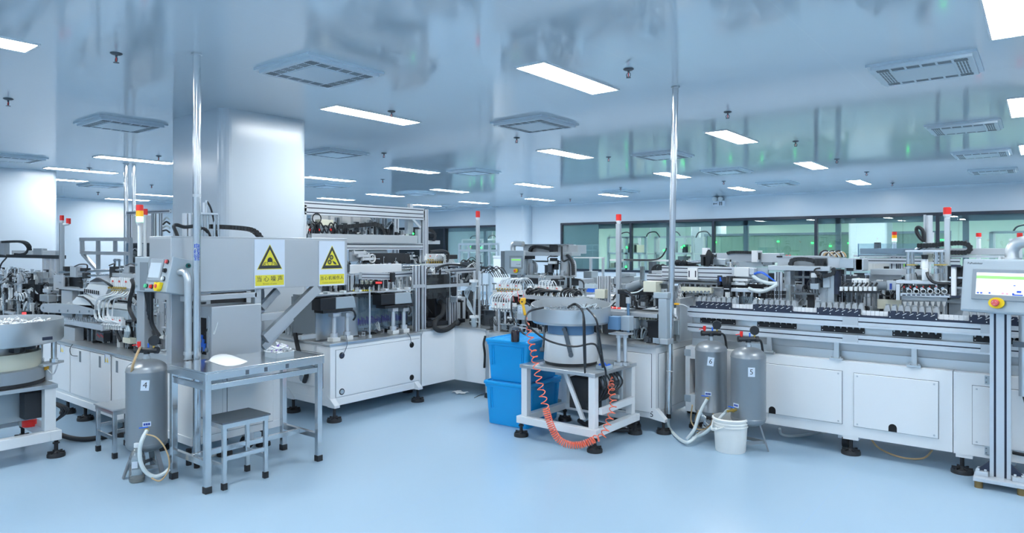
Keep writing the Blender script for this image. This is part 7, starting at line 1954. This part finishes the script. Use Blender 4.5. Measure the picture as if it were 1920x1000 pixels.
b3('motor_flange', 'aluplate', Y3 + .08, 1662, 527, 1680, 545, .08, bevel=.003); b3('motor_label', 'navy', Y3 + .07, 1668, 532, 1672, 543, .01)
tub(s3, 'motor_cable', 'black', [PY(1648, 548, Y3 + .06), PY(1658, 554, Y3 + .05), PY(1668, 555, Y3 + .05), PY(1678, 546, Y3 + .06)], .006)
b3('long_trough', 'steelsheet', Y3 + .5, 1632, 506, 1730, 516, .3)
b3('grey_wall', 'aluplate', Y3 + .55, 1630, 512, 1690, 545, .02)
# valve row on a black bar between the portals
b3('black_bar', 'black', Y3 + .05, 1572, 545, 1650, 549, .05)
for k in range(8):
    b3('bar_clip', 'whiteplastic', Y3 + .03, 1574 + 9 * k, 538, 1580 + 9 * k, 546, .05, bevel=.002); b3('drop_rod', 'darkalu', Y3 + .08, 1578 + 9 * k, 549, 1580 + 9 * k, 574, .02)
    q = PY(1577 + 9 * k, 537, Y3 + .05); MB().cyl(q, q + V((.02, 0, .03)), .008, n=8).build('bar_plunger', 'black', s3)
b3('white_block', 'white', Y3 + .06, 1597, 523, 1625, 537, .1, bevel=.004)
for k in range(6): b3('block_port', 'midgray', Y3 + .058, 1599 + 4.2 * k, 526 + 4 * (k % 2), 1601 + 4.2 * k, 529 + 4 * (k % 2), .004)
bxY(s3, 'dark_gap_sheet', 'darkalu', 6.78, 1580, 520, 1800, 570, .02)  # added sheet, dark colour in place of shaded depth behind the press
clutter(s3, PY(1580, 540, 6.5).x, PY(1690, 540, 6.5).x, 6.3, 6.7, 1.07, 1.3, 34, 151, dark=.35)
clutter(s3, PY(1690, 540, 6.4).x, PY(1795, 540, 6.4).x, 6.3, 6.6, 1.1, 1.45, 34, 152, dark=.4, tubes=.3)
clutter(s3, PY(1782, 540, 6.1).x, PY(1800, 540, 6.1).x, 6.1, 6.2, 1.05, 1.5, 8, 153, dark=.7)
b_ = PY(1776, 500, 6.25); tower('signal_tower', 'red signal light on a tall square post left of the operator panel', (b_.x, b_.y, 1.06), PY(1776, 389, 6.25).z, .038, 'square', ('red',), .055, .028)

# fine fittings in front of the larger ones
clutter(s1, PY(1275, 540, 6.15).x, PY(1390, 540, 6.15).x, 6.08, 6.3, 1.07, 1.24, 60, 231, dark=.5, sc=.5)
clutter(s2, PY(1440, 540, 6.1).x, PY(1560, 540, 6.1).x, 6.22, 6.5, 1.07, 1.3, 60, 241, dark=.5, sc=.5)
clutter(s3, PY(1580, 540, 6.3).x, PY(1795, 540, 6.3).x, 6.28, 6.5, 1.07, 1.42, 90, 251, dark=.45, sc=.5)
clutter(s1, PY(1262, 500, 6.4).x, PY(1390, 500, 6.4).x, 6.4, 6.5, 1.40, 1.47, 40, 232, dark=.5, sc=.5)
clutter(hk, -2.93, -2.7, 5.56, 5.95, 1.08, 1.2, 40, 221, dark=.5, sc=.5)
clutter(hk, -3.2, -2.75, 5.6, 6.1, .77, .98, 40, 222, dark=.5, tubes=.25, sc=.5)
# ------------------------------------------------------------------ second line of machines behind the conveyor
bl = thing('base_cabinet', 'white cabinet row of the second line behind the conveyor stations', 'cabinet', (-2.5, 9.0, 0))
YB2 = 8.6
box(bl, 'body', 'white', -3.7, 3.5, YB2, YB2 + 1.2, .14, .95); box(bl, 'deck_plate', 'steel', -3.72, 3.5, YB2 - .02, YB2 + 1.22, .95, .97)
for k in range(4): panelY(bl, 'access_panel', -3.55 + 1.6 * k, -2.15 + 1.6 * k, .25, .85, YB2, screws=False)
for k in range(5): foot(bl, -3.5 + 1.6 * k, YB2 + .1, .14)
gl = thing('long_gantry', 'long grey beam gantry behind the conveyor under the dark-framed window', 'machine', (-2.5, 9.0, .97))
def bg(name, m, Y, *a, **k): return bxY(gl, name, m, Y, *a, **k)
bg('long_beam', 'aluplate', 8.8, 1334, 475, 1462, 492, .2, bevel=.004)
bg('beam_slot', 'midgray', 8.79, 1430, 492, 1448, 497, .1); bg('beam_block', 'white', 8.72, 1409, 470, 1420, 492, .2, bevel=.003); bg('block_side', 'black', 8.75, 1419, 474, 1424, 487, .1)
bg('white_cover', 'whiteplastic', 8.85, 1380, 490, 1428, 496, .2); MB().prism([PY(*p, 8.8) for p in ((1380, 492), (1425, 490), (1432, 500), (1380, 502))], (0, .3, 0)).build('sloped_cover', 'panelgray', gl)
chain(gl, [PY(a, b, 8.78) for a, b in ((1364, 476), (1370, 473.5), (1385, 473), (1410, 474))], .06, .035)
bg('white_bar', 'white', 9.2, 1143, 487, 1255, 490, .1); bg('white_bar', 'white', 9.4, 1075, 482.5, 1132, 484.5, .05)
for a in (1105, 1128): bg('bar_post', 'alu', 9.4, a, 484, a + 2.5, 520, .05)
tub(gl, 'black_cable', 'black', [PY(a, b, 9.15) for a, b in ((1170, 487), (1200, 488), (1228, 487), (1240, 482), (1247, 472), (1250, 465))], .012)
bg('black_bar', 'darkalu', 9.15, 1170, 486, 1218, 488, .06)
for n9, (a, b, c_, d_) in enumerate(((1094, 509, 1109, 522), (1165, 512, 1181, 518.5), (1151, 519, 1190, 534), (1112, 521, 1150, 535))): bg('white_box', 'panelgray', 9.0 + .013 * n9, a, b, c_, d_, .2, bevel=.004)
for a in (1200, 1204): bg('chrome_post', 'chrome', 8.9, a, 500, a + 3, 528, .04)
bg('dark_bracket', 'darkalu', 8.85, 1216, 491, 1224, 522, .12)
for k in range(8): tub(gl, 'black_hose', 'black', [PY(1222 + 3 * k, 507, 8.8), PY(1226 + 3 * k, 500 - k % 3, 8.8), PY(1236 + 2 * k, 497 + k % 4, 8.8), PY(1244 + k, 506, 8.8)], .012, 6)
bg('slide_end', 'aluplate', 8.7, 1229, 514, 1246, 525, .15); bg('slide_top', 'alu', 8.7, 1222, 508, 1244, 513, .15)
clutter(gl, -3.6, -2.4, 8.7, 9.6, .97, 1.35, 46, 161, dark=.3)
clutter(gl, -2.4, -1.8, 8.7, 9.6, .97, 1.42, 40, 162, dark=.3)
g2 = thing('guarded_gantry', 'gantry with clear guard, drag chain loop and tall cylinder behind the press station', 'machine', (-.6, 9.0, .97))
def b4(name, m, Y, *a, **k): return bxY(g2, name, m, Y, *a, **k)
b4('long_beam', 'steelsheet', 8.8, 1612, 466, 1905, 478, .3, bevel=.003); b4('beam_lip', 'alu', 8.75, 1600, 479, 1905, 483, .1)
b4('beam_lip', 'slot', 8.76, 1612, 484, 1800, 485.5, .1)
b4('clear_guard', 'acrylic', 8.74, 1609, 457, 1730, 480, .01); b4('guard_edge', 'bluegray', 8.735, 1608.5, 457, 1610, 482, .012)
m = MB(); p, q = PY(1615, 489, 8.7), PY(1800, 489, 8.7); q.z = p.z; extr(m, p, q, .05, .06, 1, 1); m.build('lower_profile', ['alu', 'slot'], g2)
for a in (1670, 1679, 1686):
    q = PY(a, 500, 8.7); m = MB(); extr(m, (q.x, 8.79, .97), (q.x, 8.79, PY(a, 481, 8.79).z), .05, .05); m.build('profile_post', ['alu', 'slot'], g2)
b4('white_panel', 'whiteplastic', 9.3, 1612, 486, 1700, 508, .02); b4('screen', 'screengray', 8.9, 1714, 485, 1728, 491, .03); b4('green_label', 'screengreen', 8.9, 1691, 492, 1697, 500, .03); b4('navy_label', 'navy', 8.89, 1697, 494, 1702, 504, .03)
b4('black_tray', 'black', 8.8, 1657, 500, 1669, 505, .1); b4('black_box', 'black', 8.82, 1712, 498, 1727, 506, .1)
chain(g2, [PY(a, b, 8.7) for a, b in ((1720, 461), (1750, 460), (1780, 457), (1800, 456), (1813, 458), (1819, 464), (1817, 471), (1808, 474), (1790, 474), (1760, 474))], .07, .05)
m = MB().cyl(PY(1742, 462, 8.9), PY(1742, 436, 8.9), .05, n=16).cyl(PY(1742, 436, 8.9), PY(1742, 404, 8.9), .035, n=16); m.build('tall_cylinder', 'alu', g2)
m = MB().cyl(PY(1734, 462, 8.9), PY(1734, 403, 8.9), .014, n=10); m.build('tall_rod', 'alu', g2)
tub(g2, 'black_hose', 'black', [PY(a, b, 8.85) for a, b in ((1732, 452), (1725, 446), (1719, 436), (1719, 428), (1724, 427), (1730, 433), (1732, 444), (1731, 454))], .02, 6)
for k in range(5): tub(g2, 'grey_tube', ('alu', 'black')[k % 2], [PY(1716 + 5 * k, 468, 8.75), PY(1726 + 4 * k, 464 + k % 3, 8.74), PY(1745 + 2 * k, 463, 8.76)], .014, 5)
for k in range(4): b4('cabinet_light', 'led', 9.0, 1763 + 3.2 * k, 449, 1765 + 3.2 * k, 451.5, .02)
b4('black_cup', 'black', 8.9, 1639, 455, 1649, 466, .1)
clutter(g2, -1.55, .2, 8.9, 9.7, .97, 1.4, 56, 171, dark=.3)
clutter(g2, .2, 1.6, 8.7, 9.6, .97, 1.5, 30, 172, dark=.3)
# signal lights further back, seen over the second line
for px, py, yy, sg, lb_ in ((1677, 435, 12.0, ('red', 'amber', 'greenlit'), 'stacked three-colour signal light in front of the far window'), (1741, 430, 11.5, ('red',), 'small red signal light beside the tall cylinder'), (1835, 437, 12.5, ('red',), 'small red signal light just left of the panel duct, far back'), (1912, 437, 12.0, ('red',), 'small red signal light right of the panel duct, far back')):
    q = PY(px, 470, yy); tower('signal_tower', lb_, (q.x, yy, 0), PY(px, py, yy).z, .06, 'round', sg, .05 if len(sg) > 1 else .06, .035, 'whiteplastic')
r3 = thing('wire_rack', 'low aluminium frame table far back near the window on the right', 'rack', (1.5, 13.5, 0))
for a in (-.4, 1.0, 2.4):
    m = MB(); extr(m, (a, 13.4, 0), (a, 13.4, 1.75), .05, .05); m.build('rack_post', ['alu', 'slot'], r3)
for z in (1.0, 1.35, 1.73): box(r3, 'rack_shelf', 'alu', -.45, 2.45, 13.35, 13.9, z, z + .03)
clutter(r3, -.3, 2.3, 13.5, 13.8, 1.03, 1.3, 16, 181, dark=.3)
# rail and boxes near the left window
r4 = thing('guard_rail', 'pale tube guard rail in front of the left window', 'rail', (-14.5, 15.2, 0))
for z in (PY(880, 458, 15.2).z, PY(880, 470, 15.2).z): box(r4, 'rail_tube', 'panelgray', PY(861, 460, 15.2).x, PY(935, 460, 15.2).x, 15.18, 15.24, z - .03, z + .03)
for a in (861, 879, 898, 917, 934): q = PY(a, 460, 15.2); box(r4, 'rail_post', 'panelgray', q.x - .03, q.x + .03, 15.19, 15.232, 0, PY(a, 458, 15.2).z)
w4 = thing('carton', 'tall white box standing right of the left window', 'box', tuple(PY(933, 585, 14.0)))
bxY(w4, 'box_body', 'white', 14.0, 925, 482, 941, 588, .5, bevel=.01); bxY(w4, 'box_lid', 'whiteplastic', 13.98, 924, 480, 942, 484, .54)
# ------------------------------------------------------------------ machines in the next cleanroom
def rack(name, label, x0, x1, y, seed):
    t = thing(name, label, 'machine', ((x0 + x1) / 2, y, 0), 'machines in the next room')
    n = max(2, round((x1 - x0) / 1.1))
    for k in range(n + 1):
        x = x0 + (x1 - x0) * k / n
        for dy in (0, .9): box(t, 'frame_post', 'alu', x - .04, x + .04, y + dy - .04, y + dy + .04, 0, 2.0)
    for z in (.9, 1.42, 1.96): box(t, 'frame_beam', 'alu', x0, x1, y - .04, y + .04, z, z + .06)
    box(t, 'cabinet', 'white', x0, x1, y + .05, y + .85, .1, .9); box(t, 'upper_deck', 'aluplate', x0, x1, y + .05, y + .85, 1.42, 1.45)
    R = random.Random(seed)
    for k in range(int((x1 - x0) * 7)):
        x = R.uniform(x0 + .1, x1 - .1); z = R.choice((.96, 1.48)); h = R.uniform(.1, .4)
        box(t, 'fixture_block', R.choice(['alu', 'white', 'darkalu', 'midgray', 'black', 'cream']), x - R.uniform(.03, .12), x + R.uniform(.03, .12), y + .1, y + R.uniform(.2, .7), z, z + h)
    for k in range(max(3, int((x1 - x0) * 2.2))):
        x = R.uniform(x0 + .1, x1 - .1); z = R.choice((1.0, 1.1, 1.55, 1.65, 1.7))
        MB().cbox((x, y - .05, z), (R.choice((.05, .05, .09)), .02, .05)).build('green_indicator', 'led', t)
    for k in range(max(2, int(x1 - x0))):
        x = x0 + .4 + k; tub(t, 'cable_loop', 'black', [(x, y, 1.96), (x + .1, y, 2.12), (x + .35, y, 2.15), (x + .5, y, 1.98)], .02)
        if k % 2: MB().cyl((x, y + .3, 1.96), (x, y + .3, 2.3), .03, n=10).build('top_cylinder', 'alu', t)
    return t
rack('assembly_machine', 'aluminium assembly frame with green lights behind the second window pane', -11.7, -10.3, 20.2, 1)
rack('assembly_machine', 'aluminium assembly machine with green lights just left of the bright pillar beyond the glass', -10.15, -8.85, 20.6, 2)
cu = thing('strip_curtain', 'dark green plastic strip curtain in the next room', 'curtain', (-4.5, 23.0, 0))
for k in range(38):
    x = -9.4 + .19 * k
    MB().box(x, x + .2, 22.9 + .012 * (k % 2), 22.905 + .012 * (k % 2), .1, 2.05).build('curtain_strip', 'curtain', cu)
box(cu, 'curtain_rail', 'framegray', -9.4, -2.1, 22.85, 22.95, 2.05, 2.12)
for x in (-9.35, -2.15): box(cu, 'curtain_post', 'framegray', x - .05, x + .05, 22.86, 22.95, 0, 2.05)
R = random.Random(15)
for k in range(12):
    x = -9.0 + .53 * k; MB().cbox((x, 22.86, R.uniform(1.35, 1.85)), (.06, .02, .04)).build('green_indicator', 'led', cu)
ct2 = thing('work_counter', 'long white counter in front of the green strip curtain', 'counter', (-4.0, 20.6, 0))
box(ct2, 'counter_body', 'white', -8.1, -1.2, 20.5, 21.3, 0, 1.05); box(ct2, 'counter_top', 'whiteplastic', -8.15, -1.15, 20.45, 21.35, 1.05, 1.09)
for k in range(26):
    x = -7.8 + .25 * k; h = R.uniform(.06, .3)
    tag(MB().box(x - R.uniform(.05, .11), x + R.uniform(.05, .11), 20.6, 21.1, 1.09, 1.09 + h).build('parts_bin', R.choice(['white', 'paper', 'panelgray', 'whiteplastic'])), 'small white bin on the counter beyond the dark-framed window', 'bin', 'bins on the counter beyond the window')
rack('assembly_machine', 'aluminium assembly frame behind the rightmost window panes', -1.0, 2.6, 19.6, 3)
rack('assembly_machine', 'aluminium assembly frame behind the left window', -19.6, -15.2, 21.5, 4)
